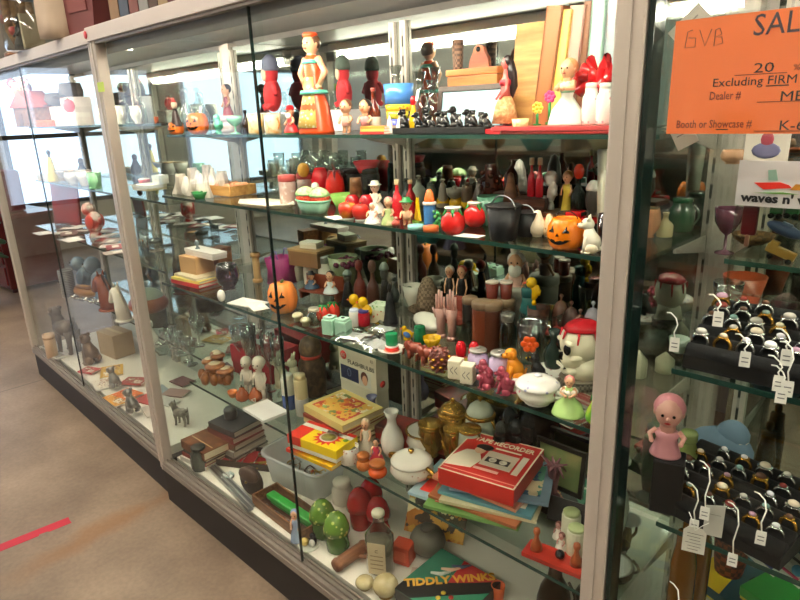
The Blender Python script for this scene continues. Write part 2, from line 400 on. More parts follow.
def carton(loc, size, rz, name, label, cat, mat, lid=None, lid_h=.35, group=None, top=None, flap=False):
    """box with a separate lid, or with flaps and a taped seam"""
    w, d, h = size; t = T(name, label, cat, loc, rz, group)
    if lid:
        G().box((0, 0, h * (1 - lid_h) / 2), (w * .975, d * .975, h * (1 - lid_h)), .001).obj('body', mat, t)
        G().box((0, 0, h * (1 - lid_h / 2)), (w, d, h * lid_h), .0015).obj('lid', lid, t)
    else:
        G().box((0, 0, h / 2), (w, d, h), .0012).obj('body', mat, t)
        if flap:
            G().box((0, 0, h + .0006), (w * .98, d * .16, .0009)).obj('tape', m('c9b27e', .4), t)
    if top: G().box((0, 0, h + .0007), (w * .8, d * .72, .0008)).obj('label_panel', top, t)
    return t
def book(loc, size, rz, label, cover, pages=None, name='book', cat='book', group=None, art=None, soft=False):
    """book lying flat, spine along -y side"""
    w, d, h = size; t = T(name, label, cat, loc, rz, group); ct = min(.003, h * .18) if not soft else min(.0007, h * .1)
    G().box((0, .002 if not soft else 0, h / 2), (w * (.965 if not soft else .992), d * .96, h - 2 * ct), 0).obj('pages', pages or PAPER, t)
    g = G().box((0, 0, ct / 2), (w, d, ct), .0003).box((0, 0, h - ct / 2), (w, d, ct), .0003).box((0, -d / 2 + ct / 2, h / 2), (w, ct, h - 2 * ct + .0002))
    g.obj('cover', cover, t)
    if art: G().box((0, 0, h + .0004), (w * .82, d * .74, .0006)).obj('cover_art', art, t)
    return t
# ---------------------------------------------------------------- materials of the place
def concrete():
    M, nt, b = _new('concrete floor')
    tc = nt.nodes.new('ShaderNodeTexCoord')
    n1 = nt.nodes.new('ShaderNodeTexNoise'); n1.inputs['Scale'].default_value = 3.0; n1.inputs['Detail'].default_value = 8
    n2 = nt.nodes.new('ShaderNodeTexNoise'); n2.inputs['Scale'].default_value = 60; n2.inputs['Detail'].default_value = 4
    nt.links.new(tc.outputs['Object'], n1.inputs['Vector']); nt.links.new(tc.outputs['Object'], n2.inputs['Vector'])
    r1 = nt.nodes.new('ShaderNodeValToRGB'); e = r1.color_ramp.elements
    e[0].color = lin('7d6b5a'); e[0].position = .3; e[1].color = lin('a48f7a'); e[1].position = .7
    nt.links.new(n1.outputs[0], r1.inputs[0])
    mx = nt.nodes.new('ShaderNodeMix'); mx.data_type = 'RGBA'; mx.blend_type = 'OVERLAY'; mx.inputs[0].default_value = .25
    nt.links.new(r1.outputs[0], mx.inputs[6]); nt.links.new(n2.outputs[0], mx.inputs[7])
    # rust-coloured spill: a ragged band from the gap between the cabinets into the aisle
    sep = nt.nodes.new('ShaderNodeSeparateXYZ'); nt.links.new(tc.outputs['Object'], sep.inputs[0])
    def mt(op, a, bb=None, cl=False):
        n = nt.nodes.new('ShaderNodeMath'); n.operation = op; n.use_clamp = cl
        for i, x in enumerate((a, bb)):
            if x is None: continue
            if isinstance(x, (int, float)): n.inputs[i].default_value = x
            else: nt.links.new(x, n.inputs[i])
        return n.outputs[0]
    A, B = on_z(168, 495, 0), on_z(30, 570, 0)
    dx, dy = B.x - A.x, B.y - A.y; L = math.hypot(dx, dy); ux, uy = dx / L, dy / L
    px_, py_ = mt('SUBTRACT', sep.outputs[0], A.x), mt('SUBTRACT', sep.outputs[1], A.y)
    along = mt('ADD', mt('MULTIPLY', px_, ux), mt('MULTIPLY', py_, uy))
    across = mt('ABSOLUTE', mt('ADD', mt('MULTIPLY', px_, -uy), mt('MULTIPLY', py_, ux)))
    wob = mt('MULTIPLY', mt('SUBTRACT', n1.outputs[0], .5), .4)
    wid = mt('ADD', mt('MULTIPLY', mt('ABSOLUTE', along), .05), .055)
    band = mt('MULTIPLY', mt('SUBTRACT', mt('ADD', wid, wob), across), 14, True)
    ends = mt('MULTIPLY', mt('MULTIPLY', mt('ADD', along, .12), 12, True), mt('MULTIPLY', mt('SUBTRACT', L * 1.25, along), 4, True))
    fac = mt('MULTIPLY', mt('MULTIPLY', band, ends), .55)
    m2 = nt.nodes.new('ShaderNodeMix'); m2.data_type = 'RGBA'; nt.links.new(fac, m2.inputs[0]); nt.links.new(mx.outputs[2], m2.inputs[6]); m2.inputs[7].default_value = lin('8f5c22')
    # a saw-cut joint
    J = on_z(30, 442, 0); jt = mt('MULTIPLY', mt('LESS_THAN', mt('ABSOLUTE', mt('SUBTRACT', sep.outputs[0], -4.0)), .004), .7)
    m3 = nt.nodes.new('ShaderNodeMix'); m3.data_type = 'RGBA'; nt.links.new(jt, m3.inputs[0]); nt.links.new(m2.outputs[2], m3.inputs[6]); m3.inputs[7].default_value = lin('4a423a')
    nt.links.new(m3.outputs[2], b.inputs['Base Color']); b.inputs['Roughness'].default_value = .42
    return M
ALU = m('c4bbb0', .4, .25, .05); ALUD = m('948b82', .4, .4, .06); RAILP = m('d9cfc9', .4, .1, .04)
KICK = m('1a1718', .5); DECK = m('efe9da', .5); SLOT = m('1c1e1c', .6)
PANE = glass('fcfefd', .5, .0, 'pane'); SHELFG = glass('f4faf7', 1.0, .0, 'shelf glass'); GEDGE = m('24423a', .15)
GDARK = m('10221e', .12)
def mirror():
    M, nt, b = _new('mirror'); b.inputs['Base Color'].default_value = lin('cdd6d1'); b.inputs['Metallic'].default_value = 1; b.inputs['Roughness'].default_value = .03
    return M
MIRROR = mirror()
PLASTER = m('b9b3a9', .8)
# ---------------------------------------------------------------- room
RX0, RX1, RY0, RY1, RH = -8.2, 3.0, -5.0, 2.2, 3.3
struct('floor', G().box(((RX0 + RX1) / 2, (RY0 + RY1) / 2, -.05), (RX1 - RX0, RY1 - RY0, .1)), None).data.materials.append(concrete())
bpy.data.objects['floor'].data.transform(Matrix.Identity(4))
struct('ceiling', G().box(((RX0 + RX1) / 2, (RY0 + RY1) / 2, RH + .05), (RX1 - RX0 + .4, RY1 - RY0 + .4, .1)), m('c9c6c0', .8))
struct('wall_right', G().box((RX1 + .1, (RY0 + RY1) / 2, RH / 2), (.2, RY1 - RY0, RH)), PLASTER)
struct('wall_front', G().box(((RX0 + RX1) / 2, RY1 + .1, RH / 2), (RX1 - RX0 + .4, .2, RH)), PLASTER)
struct('wall_back', G().box(((RX0 + RX1) / 2, RY0 - .1, RH / 2), (RX1 - RX0 + .4, .2, RH)), PLASTER)
wl = G(); wy = [(-4.4, -3.3), (-3.0, -1.9), (-1.6, -.5), (-.2, .9), (1.2, 2.1)]; z0w, z1w = .55, 2.15
wl.box((RX0 - .1, (RY0 + RY1) / 2, z0w / 2), (.2, RY1 - RY0, z0w)).box((RX0 - .1, (RY0 + RY1) / 2, (z1w + RH) / 2), (.2, RY1 - RY0, RH - z1w))
ys = [RY0] + [v for a in wy for v in a] + [RY1]
for i in range(0, len(ys), 2): wl.box((RX0 - .1, (ys[i] + ys[i + 1]) / 2, (z0w + z1w) / 2), (.2, ys[i + 1] - ys[i], z1w - z0w))
struct('wall_left', wl, PLASTER)
FRAME = m('3c3836', .5)
for i, (a, c) in enumerate(wy):
    g = G(); ym = (a + c) / 2
    for y in (a + .025, c - .025): g.box((RX0 - .03, y, (z0w + z1w) / 2), (.06, .05, z1w - z0w))
    for z in (z0w + .025, 1.35, z1w - .025): g.box((RX0 - .03, ym, z), (.06, c - a, .05))
    o = struct(f'window_{i + 1}', g, FRAME)
    p = G().box((RX0 - .05, ym, (z0w + z1w) / 2), (.01, c - a - .06, z1w - z0w - .06)).obj('pane', emit('cfe4ff', WIN_E), o)
def ceiling_light(x, y, l, rz, label):
    t = T('ceiling_light', label, 'ceiling light', (x, y, RH - .09), rz, 'strip lights on the store ceiling')
    G().box((0, 0, .065), (l, .16, .05), .008).obj('housing', m('dcdcd8', .5), t)
    for s in (-1, 1): G().tube([(-l / 2 + .03, s * .04, .018), (l / 2 - .03, s * .04, .018)], .016, 10).obj('tube', emit('fff4e2', CEIL_E * 3), t)
for x in (-5.6, -3.2, -.8, 1.6):
    for y in (-1.0, -3.2): ceiling_light(x, y, 1.8, 0, 'long white strip light on the store ceiling above the aisle')

# ---------------------------------------------------------------- display cases
def slotted(g, x, y, z0, z1, wd=.022):
    g.box((x, y, (z0 + z1) / 2), (wd, .012, z1 - z0), .001)
def display_case(label, loc, rz, W, shelves, post=True):
    t = T('display_case', label, 'display case', loc, rz); D = .53; H = 1.78
    def P(n, g, mat, par=None): return g.obj(n, mat, par or t)
    P('kick_base', G().box((W / 2, .01 + (D - .01) / 2, .075), (W - .012, D - .01, .15), .002), KICK)
    P('deck', G().box((W / 2, D / 2 + .02, .17), (W - .08, D - .07, .04)), DECK)
    g = G().box((W / 2, .02, .172), (W - .05, .04, .042), .003).box((W / 2, .001, .166), (W - .05, .008, .022), .002).box((W / 2, .013, .196), (W - .05, .004, .012)).box((W / 2, .029, .196), (W - .05, .004, .012))
    P('bottom_rail', g, ALUD)
    for x in (.0225, W - .0225):
        if not post and x < .1:
            P('corner_strip', G().box((.004, .018, .955), (.008, .036, 1.6), .001), GDARK); continue
        P('corner_post', G().box((x, .018, .155 + .8), (.045, .036, 1.6), .004).box((x, -.001, .955), (.006, .004, 1.6)), ALU)
        P('rear_post', G().box((x, D - .02, .155 + .8), (.045, .04, 1.6), .004), ALU)
    P('top_rail', G().box((W / 2, .016, 1.7605), (W, .046, .042), .003), RAILP)
    P('top_panel', G().box((W / 2, D / 2 + .02, 1.772), (W - .004, D - .04, .016)), m('9a9a98', .45, .2))
    g = G().box((W / 2, .012, 1.737), (W - .09, .02, .012), .002); P('door_track', g, ALUD)
    # sliding glass doors, one behind the other
    for x0, x1, y in ((.045 if post else .008, W / 2 + .012, .0285), (W / 2 - .012, W - .045, .0125)):
        p = P('sliding_door', G().box(((x0 + x1) / 2, y, .965), (x1 - x0, .006, 1.53)), PANE)
        for x in (() if y > .02 else (x0 + .001,)): P('polished_edge', G().box((x, y, .965), (.0045, .0066, 1.53)), GDARK, p)
    for x in (.012, W - .012): P('end_glass', G().box((x, D / 2, .965), (.006, D - .1, 1.53)), PANE)
    P('mirror_back', G().box((W / 2, MIRROR_Y + .006, .965), (W - .05, .01, 1.55)), MIRROR)
    for x in (.05, W / 2 - .022, W / 2 + .022, W - .05):
        g = G(); slotted(g, x, MIRROR_Y - .006, .19, 1.73); s = P('shelf_standard', g, ALU)
        P('slot_strip', G().box((x, MIRROR_Y - .0125, .96), (.005, .0012, 1.5)), two('a8a29a', '1c1e1c', 'bands', 6, .45, .5), s)
    for z, y0 in shelves:
        y1 = MIRROR_Y - .014
        g = G().box((W / 2, (y0 + y1) / 2, z - .004), (W - .1, y1 - y0, .008)); o = P('glass_shelf', g, SHELFG)
        P('front_edge', G().box((W / 2, y0 - .0008, z - .004), (W - .1, .0016, .0084)), GEDGE, o)
        for x in (.05, W / 2 - .022, W / 2 + .022, W - .05):
            P('shelf_bracket', G().prism([(0, 0), (0, -.05), (-.01, -.035), (-(y1 - y0) * .5, -.008), (-(y1 - y0) * .5, 0)], -.002, .002).xf(Matrix.Translation((x, y1, z - .0085)) @ Matrix.Rotation(PI / 2, 4, 'Z')), ALU, t)
    P('light_valance', G().box((W / 2, .037, 1.7195), (W - .1, .003, .039)), m('8f8d8a', .5, .2))
    P('light_housing', G().box((W / 2, .07, 1.748), (W * .86, .05, .03), .003), m('e4e2dc', .5))
    tb = P('light_tube', G().tube([(W * .09, .058, 1.718), (W * .91, .058, 1.718)], .0125, 10), emit('fff3e0', TUBE_E))
    for x in (W * .08, W * .92): P('tube_socket', G().box((x, .058, 1.72), (.02, .03, .034), .002), m('e9e7e0', .5))
    return t
XB0 = -2.235
SH = [(z, y) for z, y in (SHELF[k] for k in (1, 2, 3, 4))]
display_case('middle glass showcase packed with collectibles, between the two others', (XB0, 0, 0), 0, 1.858, SH)
display_case('right glass showcase with the orange sign taped on its door', (-.374, 0, 0), 0, 1.858, [(1.38, .3), (1.224, .27), (1.085, .07), (.80, .07), (.45, .07)], post=False)
ca = math.radians(-1.9)
display_case('far left glass showcase beside the bright window', (XB0 - .026 - 1.858 * math.cos(ca), .02 + 1.858 * math.sin(-ca), 0), ca, 1.858, [(1.475, .22), (1.18, .2), (.918, .15), (.488, .28)])
# ================================================================ MIDDLE CASE, TOP SHELF
S1 = 1
g1 = 'pieces on the top glass shelf'
# tall bell-shaped lady
t = fig((317, 134, 33, 38, 1, .26), 'figurine', 'tall orange lady figurine in turquoise collar and patterned apron, on the top shelf', 'figurine', m('e8501f', .25), m('5b3a24', .35), head=.2, slim=.52, hat=None, apron=two('d9b45a', 'f2ead0', 'spots', 90, .3, .4), rz=.1, arms='hips')
p, h, W = place((317, 134, 33, 38, 1, .26))
G().lathe([(W * .3, h * .70), (W * .24, h * .735), (W * .12, h * .75), (0, h * .75)], 16, sy=.9).obj('collar', m('5cc0a4', .3), t)
G().lathe([(W * .36, h * .40), (W * .40, h * .40), (W * .36, h * .44), (W * .32, h * .44)], 20, sy=.9).obj('sash', m('5cc0a4', .3), t)
G().lathe([(0, h * .955), (W * .17, h * .955), (W * .2, h * .975), (W * .17, h), (0, h)], 14).obj('hat_brim', m('e8501f', .3), t)
# orange carved gourds at left
def jack(q, label, rz, mat=None, handle=True, top=True, open_=False):
    p, h, W = place(q); R = W / 2; t = T('pumpkin_pail', label, 'pumpkin', p, rz); n = 48
    pf = [(0, 0), (.62, 0), (.85, .12), (1, .42), (.95, .7), (.74, .93)] + ([(.66, .97), (.62, .93), (.7, .8), (0, .75)] if open_ else [(.4, .99), (0, .96)])
    rib = lambda a, z: 1 - .05 * abs(math.sin(a * 5)) ** 3
    G().lathe([(r * R, z * h) for r, z in pf], n, rib=lambda a, z: 1 - .06 * abs(math.cos(a * 5)) ** 6).obj('shell', mat or m('f0781a', .3), t)
    def rad(z):
        z /= h
        for (r0, z0), (r1, z1) in zip(pf, pf[1:6]):
            if z0 <= z <= z1 and z1 > z0: return R * (r0 + (r1 - r0) * (z - z0) / (z1 - z0))
        return R * .8
    def patch(name, out, mt=BLACK):
        N = len(out); vs = []; c = (sum(a for a, z in out) / N, sum(z for a, z in out) / N)
        for a, z in list(out) + [c]:
            for e in (1.02, .95):
                r = rad(z * h) * e; vs.append((r * math.sin(a), -r * math.cos(a), z * h))
        fs = []
        for i in range(N):
            j = (i + 1) % N; fs += [(2 * i, 2 * j, 2 * N), (2 * i, 2 * i + 1, 2 * j + 1, 2 * j), (2 * j + 1, 2 * i + 1, 2 * N + 1)]
        G().add(vs, fs, False).obj(name, mt, t)
    for s in (-1, 1): patch('eye', [(s * .45 - .2, .58), (s * .45 + .2, .58), (s * .45 + .05, .78)])
    patch('nose', [(-.1, .47), (.1, .47), (0, .56)])
    # grin with teeth, as a strip along the curve
    vs = []; fs = []; N = 14
    for i in range(N + 1):
        u = -1 + 2 * i / N; a = u * .72; lo = .2 + .16 * u * u; hi = lo + .12 * (1 - abs(u) ** 3) + .015
        if i % 4 == 2: hi -= .05
        for z in (lo, hi):
            for e in (1.02, .95): r = rad(z * h) * e; vs.append((r * math.sin(a), -r * math.cos(a), z * h))
    for i in range(N): o = 4 * i; fs += [(o, o + 4, o + 6, o + 2), (o, o + 1, o + 5, o + 4), (o + 2, o + 6, o + 7, o + 3)]
    G().add(vs, fs, False).obj('grin', BLACK, t)
    if open_:
        G().tube([(R * .64 * math.cos(a), 0, h * .93 + R * .42 * math.sin(a)) for a in [PI * k / 12 for k in range(13)]], R * .035, 6).obj('handle', BLACK, t)
    else: G().tube([(0, 0, h * .95), (R * .05, 0, h * 1.03), (R * .14, 0, h * 1.06)], [R * .14, R * .1, R * .08], 8).obj('stem', m('5a6b2a', .5), t)
    return t
jack((177, 135, 122, 16, 1, .225), 'small orange pumpkin dish below the dark clown figurine at left of top shelf', .3)
jack((199, 135, 113, 22, 1, .24), 'orange pumpkin dish between the small pumpkin and the green glass bird, top shelf', .4)
lt((177, 122, 97, 12, 1.463, .225), 'figurine', 'little clown figurine in black jacket standing on the small pumpkin', 'figurine', [('jacket', 'bell', m('2a1416', .3), 0, .62, 1), ('head', 'ball', m('f0d8c0', .3), .6, .86, .5), ('cap', 'cone', m('c22018', .3), .82, 1, .42)])
for i, (px, pt, wd, lb) in enumerate([(112, 96, 12, 'clear cut glass cruet nearest the left post of the top shelf'), (126, 90, 14, 'clear glass decanter with stopper behind the white cream jugs'), (142, 88, 12, 'slender clear glass cruet left of the clown figurine'), (190, 88, 14, 'faceted clear glass decanter behind the orange pumpkin dish'), (205, 92, 14, 'clear glass cruet right of the pumpkin dish at the back'), (287, 92, 13, 'tall clear glass bottle behind the bell-shaped orange lady')]):
    lt((px, 130, pt, wd, 1.4758 if px < 150 else 1, .40 if px < 150 or px > 250 else .27), 'glass_decanter', lb, 'decanter', [('body', 'bottle', GLASSWARE, 0, .84, 1), ('stopper', 'knob', GLASSWARE, .82, 1, .5)], 'glass decanters on the top shelf', handle=(GLASSWARE, .35, .62, (1,)))
for px, lb in ((106, 'white cream jug closest to the left post on the top shelf'), (121, 'white cream jug second from the left post on the top shelf'), (139, 'white cream jug just left of the small pumpkin')):
    lt((px, 125, 106, 14, 1.4758, .32), 'cream_jug', lb, 'jug', [('body', 'urn', m('f3efe6', .2), 0, 1, 1)], 'white cream jugs', handle=(m('f3efe6', .2), .25, .8, (1,)))
bird((219, 134, 114, 14, 1, .25), 'figurine', 'aqua green glass bird beside the pumpkin dish on the top shelf', m('63c9a6', .15), YELLOW, -.3)
lt((236, 134, 116, 16, 1, .25), 'candy_dish', 'pale green footed glass dish at the door edge, top shelf', 'dish', [('bowl', 'goblet', m('8fd6b8', .15), 0, 1, 1)])
fig((229, 116, 84, 14, 1.475, .42), 'figurine', 'little dark red doll figurine at the back left of the top shelf', 'figurine', m('8c1830', .3), HAIRB, head=.3)
lt((229, 131, 116, 22, 1, .42), 'trinket_box', 'white round trinket box holding up the dark red doll', 'box', [('base', 'cyl', m('e8e4ea', .3), 0, .6, 1), ('lid', 'lid', m('d8d0da', .3), .58, 1, 1.04)])
lt((247, 135, 110, 8, 1, .24), 'bottle', 'small dark bottle right of the pale green footed dish', 'bottle', [('body', 'bottle', m('2a1d14', .15), 0, .9, 1), ('cap', 'cyl', BLACK, .88, 1, .45)])
for px, hx, lb in ((257, 'd9a23c', 'yellow ceramic mug just right of the glass door edge'), (274, 'dd8a2e', 'amber ceramic mug left of the little santa figure')):
    lt((px, 135, 114, 16, 1, .25), 'mug', lb, 'mug', [('cup', 'mug', two(hx, 'efe0b8', 'noise', 60, .5), 0, 1, 1)], 'mugs on the top shelf', handle=(m(hx), .2, .8, (1,)))
fig((292, 135, 105, 17, 1, .24), 'figurine', 'little santa figurine in red on green base beside the orange lady', 'figurine', m('c01a20', .3), None, head=.34, hat=m('c01a20', .3), base=m('2f9a3c', .3), beard=m('f2eee6', .5))
# two red dolls with grey caps standing at the back on white boxes
for px, pb, pt, wd, lb in ((274, 96, 55, 30, 'plush red character with grey knitted cap left of the orange lady, at the back'), (345, 94, 55, 26, 'plush red character with dark green cap right of the orange lady, at the back')):
    q = (px, pb, pt, wd, 1.5, .44); p, h, W = place(q); R = W / 2
    t = T('plush_doll', lb, 'doll', p, -.3)
    g = G().ball((0, 0, h * .3), (R * .75, R * .6, h * .3)).ball((0, 0, h * .68), (R * .5, R * .5, h * .22))
    for s in (-1, 1): g.tube([(s * R * .5, 0, h * .48), (s * R * .95, -R * .1, h * .3)], [R * .22, R * .16]).tube([(s * R * .3, 0, h * .14), (s * R * .4, -R * .6, h * .08)], [R * .24, R * .2])
    g.obj('body', m('cf3038', .8), t)
    G().lathe([(R * .56, h * .72), (R * .6, h * .78), (R * .5, h * .92), (R * .2, h), (0, h)], 14).obj('cap', m('6a7086' if px < 300 else '4b5a50', .8), t)
    G().ball((0, -R * .46, h * .66), (R * .3, R * .16, h * .12), 10, 8).obj('face', m('e8c4a8', .6), t)
for px, lb in ((272, 'white gift box under the plush with the grey knitted cap'), (344, 'white gift box under the plush with the dark green cap')):
    p = at(px, .44, 1.437); carton(p, (.1, .075, .062), 0, 'gift_box', lb, 'box', m('ece9ee', .5), lid=m('f0eeee', .5), lid_h=.4, group='white gift boxes at the back')
# kewpie-like baby dolls, bottle, cards, carton
for px, lb, hx in ((347, 'baby doll figurine with brown curl right beside the orange lady', '6a3d22'), (366, 'baby doll figurine in pink beside the brown bottle', '2a1a14')):
    fig((px, 134, 99, 18, 1, .27), 'figurine', lb, 'figurine', m('e0a094' if px < 355 else 'd98a8a', .3), m(hx, .4), head=.42, legs=True, rz=.3, group='baby doll figurines')
lt((375, 133, 88, 13, 1, .30), 'bottle', 'brown glass bottle with paper label, top shelf', 'bottle', [('body', 'bottle', m('6a2512', .1), 0, .94, 1), ('label', 'cyl', m('e8d9c0', .6), .06, .36, 1.02), ('cap', 'cyl', m('b03020', .3), .93, 1, .4)])
p = at(379, .235, 1.4372)
for i, (hx, wd) in enumerate((('d8332a', .085), ('f0d070', .08), ('ee9a3a', .078))):
    book(p + Vector((0, 0, i * .0062)), (wd, .05, .006), .05 * i, ['red thin card packet at bottom of the little stack beside the brown bottle', 'cream thin card packet in the middle of the little stack beside the brown bottle', 'orange thin card packet on top of the little stack beside the brown bottle'][i], m(hx, .5), soft=True, name='card_packet', cat='cards', group='card packets')
q = (400, 132, 84, 30, 1, .31); p, h, W = place(q)
t = T('tumbler', 'tall tumbler printed blue, yellow and green, on the top shelf', 'tumbler', p, -.4)
for n_, z0, z1, mt in (('base_band', 0, .28, m('4d55b8', .2)), ('green_band', .28, .44, two('4da23a', 'e7d23c', 'noise', 70, .45, .2)), ('flower_band', .44, .58, two('f0c62a', 'e8862a', 'spots', 90, .3, .2)), ('blue_band', .58, 1, m('4f8fe0', .2))):
    G().lathe([(0, h * z0), (W / 2 * (.8 + .2 * z0), h * z0), (W / 2 * (.8 + .2 * z1), h * z1), (W / 2 * (.78 + .2 * z1), h * z1) if z1 == 1 else (0, h * z1)] + ([(W / 2 * .75, h * .6), (0, h * .6)] if z1 == 1 else []), 22).obj(n_, mt, t)
for px, lb in ((390, 'left white cone shaker in front of the printed tumbler'), (400, 'right white cone shaker in front of the printed tumbler')):
    lt((px, 134, 114, 10, 1, .24), 'cone_shaker', lb, 'shaker', [('body', 'cone', m('f2ece4', .3), 0, 1, 1), ('tip', 'ball', m('d87a6a', .3), .9, 1.03, .2)])
lt((414, 133, 96, 10, 1, .27), 'figurine', 'yellow parrot shaped shaker right of the printed tumbler', 'shaker', [('body', 'pear', YELLOW, 0, .8, 1), ('head', 'ball', RED, .72, 1, .6)])
for px, pt, lb in ((398, 66, 'tall clear glass vase directly behind the printed tumbler'), (421, 72, 'clear glass vase between the tumbler and the framed picture'), (433, 80, 'short clear glass vase left of the framed picture')):
    lt((px, 130, pt, 20, 1, .42), 'glass_vase', lb, 'vase', [('body', 'vase', GLASSWARE, 0, 1, 1)], 'glass vases at the back of the top shelf')
# black tray with black and white skunk figures
p0, p1 = at(400, .235, 1.437), at(492, .235, 1.437)
t = T('display_tray', 'long flat black velvet tray carrying black and white animals', 'tray', (p0 + p1) / 2)
L = (p1 - p0).length
G().box((0, .02, .004), (L, .09, .008), .002).obj('base', IRON, t)
g = G()
for s in (-1, 1): g.box((0, .02 + s * .044, .008), (L, .004, .012), .001)
G().box((0, .02 - .044, .0075), (L, .004, .013), .001).obj('front_lip', IRON, t); G().box((0, .02 + .044, .0075), (L, .004, .013), .001).obj('rear_lip', IRON, t)
for i in range(13):
    px = 404 + 6.9 * i; bk = i % 2; yy = .235 + (.05 if bk else 0)
    q = (px + (2 if bk else 0), 131, 108 + (i * 5) % 7 - (3 if bk else 0), 11, 1.4455, yy)
    t = animal(q, 'figurine', ['black and white skunk figurine row on the velvet tray'][0], BLACK, 'sit', rz=random.uniform(-.4, 1.2), ear='round', eye=WHITE, group='black and white skunk figurines on the velvet tray')
    t['label'] = 'small black and white skunk figurine among the row on the black velvet tray'
    p, h, W = place(q); G().ball((W * .06, 0, h * .62), (W * .1, h * .1, h * .2), 8, 6).obj('white_stripe', WHITE, t); G().ball((-W * .3, -h * .02, h * .5), (W * .1, h * .12, h * .1), 8, 6).obj('flower', WHITE, t)
# framed picture, plaque, wooden box, boards
def leaning(px0, px1, y, zb, hgt, th, lean, name, label, cat, mat, inner=None, border=.012, innermat=None):
    a, b = at(px0, y, zb), at(px1, y, zb); W = b.x - a.x
    t = T(name, label, cat, ((a.x + b.x) / 2, y, zb)); R = Matrix.Rotation(-lean, 4, 'X')
    if innermat:
        g = G().box((0, 0, border / 2), (W, th, border)).box((0, 0, hgt - border / 2), (W, th, border))
        for s in (-1, 1): g.box((s * (W / 2 - border / 2), 0, hgt / 2), (border, th, hgt - border * 2 + .001))
        g.xf(R).obj('frame', mat, t)
        G().box((0, th * .1, hgt / 2), (W - border * 1.6, th * .5, hgt - border * 1.6)).xf(R).obj('picture', innermat, t)
    else: G().box((0, 0, hgt / 2), (W, th, hgt), .002).xf(R).obj('board', mat, t)
    return t, W
leaning(437, 505, .36, 1.4375, .105, .012, .15, 'framed_picture', 'dark framed pale blue picture leaning behind the skunk tray', 'picture', m('3d2d22', .4), innermat=m('a9d3e2', .35))
p = at(480, .42, 1.437); t = T('wooden_box', 'honey brown wooden box behind the framed picture', 'box', p)
G().box((0, 0, .064), (.15, .07, .128), .003).obj('body', two('d58a4c', 'b0632c', 'wood', 40, .4, .4), t); G().box((0, 0, .136), (.156, .076, .016), .003).obj('lid', two('d58a4c', 'b0632c', 'wood', 40, .4, .4), t)
q = (480, 66, 41, 25, 1.59, .42); p, h, W = place(q); t = T('cutting_board', 'reddish wooden plaque with rounded top standing on the wooden box', 'plaque', (p.x, p.y, 1.582))
out = [(-W / 2, 0), (W / 2, 0), (W * .45, h * .35)] + [(W * .27 * math.cos(a), h * .72 + h * .28 * math.sin(a)) for a in [PI * k / 10 for k in range(11)]] + [(-W * .45, h * .35)]
G().prism(out, -.006, .006).obj('board', two('b8653c', '8d4526', 'wood', 50, .4, .4), t); G().lathe([(0, 0), (.006, 0), (.006, .002), (0, .002)], 12).xf(Matrix.Translation((0, -.0065, h * .8)) @ Matrix.Rotation(PI / 2, 4, 'X')).obj('hanging_hole', BLACK, t)
lt((458, 66, 40, 12, 1.582, .43), 'basket', 'small brown woven cup left of the wooden plaque', 'basket', [('body', 'cup', two('8a6a55', '4d382c', 'weave', 160, .4, .6), 0, 1, 1)])
# upright books and boards at right
def upright(px0, px1, y, hgt, dp, name, label, cover, lean=0, cat='book', pages=True, zb=1.4372, grp='upright books on the top shelf'):
    a, b = at(px0, y, zb), at(px1, y, zb); wd = b.x - a.x
    t = T(name, label, cat, ((a.x + b.x) / 2, y, zb), 0, grp); M = Matrix.Rotation(lean, 4, 'Y') @ Matrix.Translation((0, dp / 2, 0)); c = min(.003, wd * .16)
    G().box((0, 0, hgt / 2), (wd - 2 * c, dp * .95, hgt * .97)).xf(M).obj('pages', PAPER, t)
    g = G().box((-wd / 2 + c / 2, 0, hgt / 2), (c, dp, hgt)).box((wd / 2 - c / 2, 0, hgt / 2), (c, dp, hgt)).box((0, -dp / 2 + c / 2, hgt / 2), (wd, c, hgt), .001)
    g.xf(M).obj('cover', cover, t); return t
t, W = leaning(510, 547, .43, 1.4375, .235, .012, .1, 'board', 'tall pale yellow wooden board standing behind the hula doll', 'board', PINE)
upright(531, 546, .33, .245, .1, 'book', 'brown spined tall book leaning right of the yellow board', m('a86a3a', .5), .12)
upright(545, 557, .335, .235, .1, 'book', 'yellow tall book beside the brown spined book', m('e9cf6a', .5), .1)
upright(557, 571, .34, .24, .1, 'book', 'dusty pink tall book behind the girl figurine', m('c79a88', .5), .08)
upright(573, 580, .345, .245, .1, 'book', 'thin brown book between the pink and mint books', m('8a5c3a', .5), .05)
upright(582, 596, .345, .25, .1, 'book', 'mint green tall book at the right end of the top shelf', m('a9d9c4', .5), .03)
upright(598, 611, .345, .25, .1, 'book', 'pinkish grey tall book against the right post', two('c9a8a0', 'a9c0c0', 'noise', 40, .5), .02)
# hula doll
q = (505, 131, 52, 28, 1.447, .26); p, h, W = place(q); R = W / 2
t = T('hula_doll', 'hula girl doll with long black hair and straw skirt, top shelf', 'doll', p, -.7)
sk = m('d2605a', .35); g = G()
g.tube([(0, 0, h * .38), (0, 0, h * .5), (0, 0, h * .62), (0, 0, h * .68), (0, 0, h * .78)], [R * .42, R * .3, R * .38, R * .2, R * .14], 12).ball((0, 0, h * .85), (R * .26, R * .28, h * .085), 14, 10).ball((0, -R * .28, h * .845), R * .06, 6, 5)
for s in (-1, 1):
    g.tube([(s * R * .38, 0, h * .64), (s * R * .6, -R * .1, h * .5), (s * R * .5, -R * .5, h * .4)], [R * .13, R * .11, R * .08]).ball((s * R * .5, -R * .52, h * .395), R * .1, 8, 6)
    g.tube([(s * R * .2, 0, h * .3), (s * R * .22, 0, h * .02)], [R * .18, R * .1])
g.obj('body', sk, t)
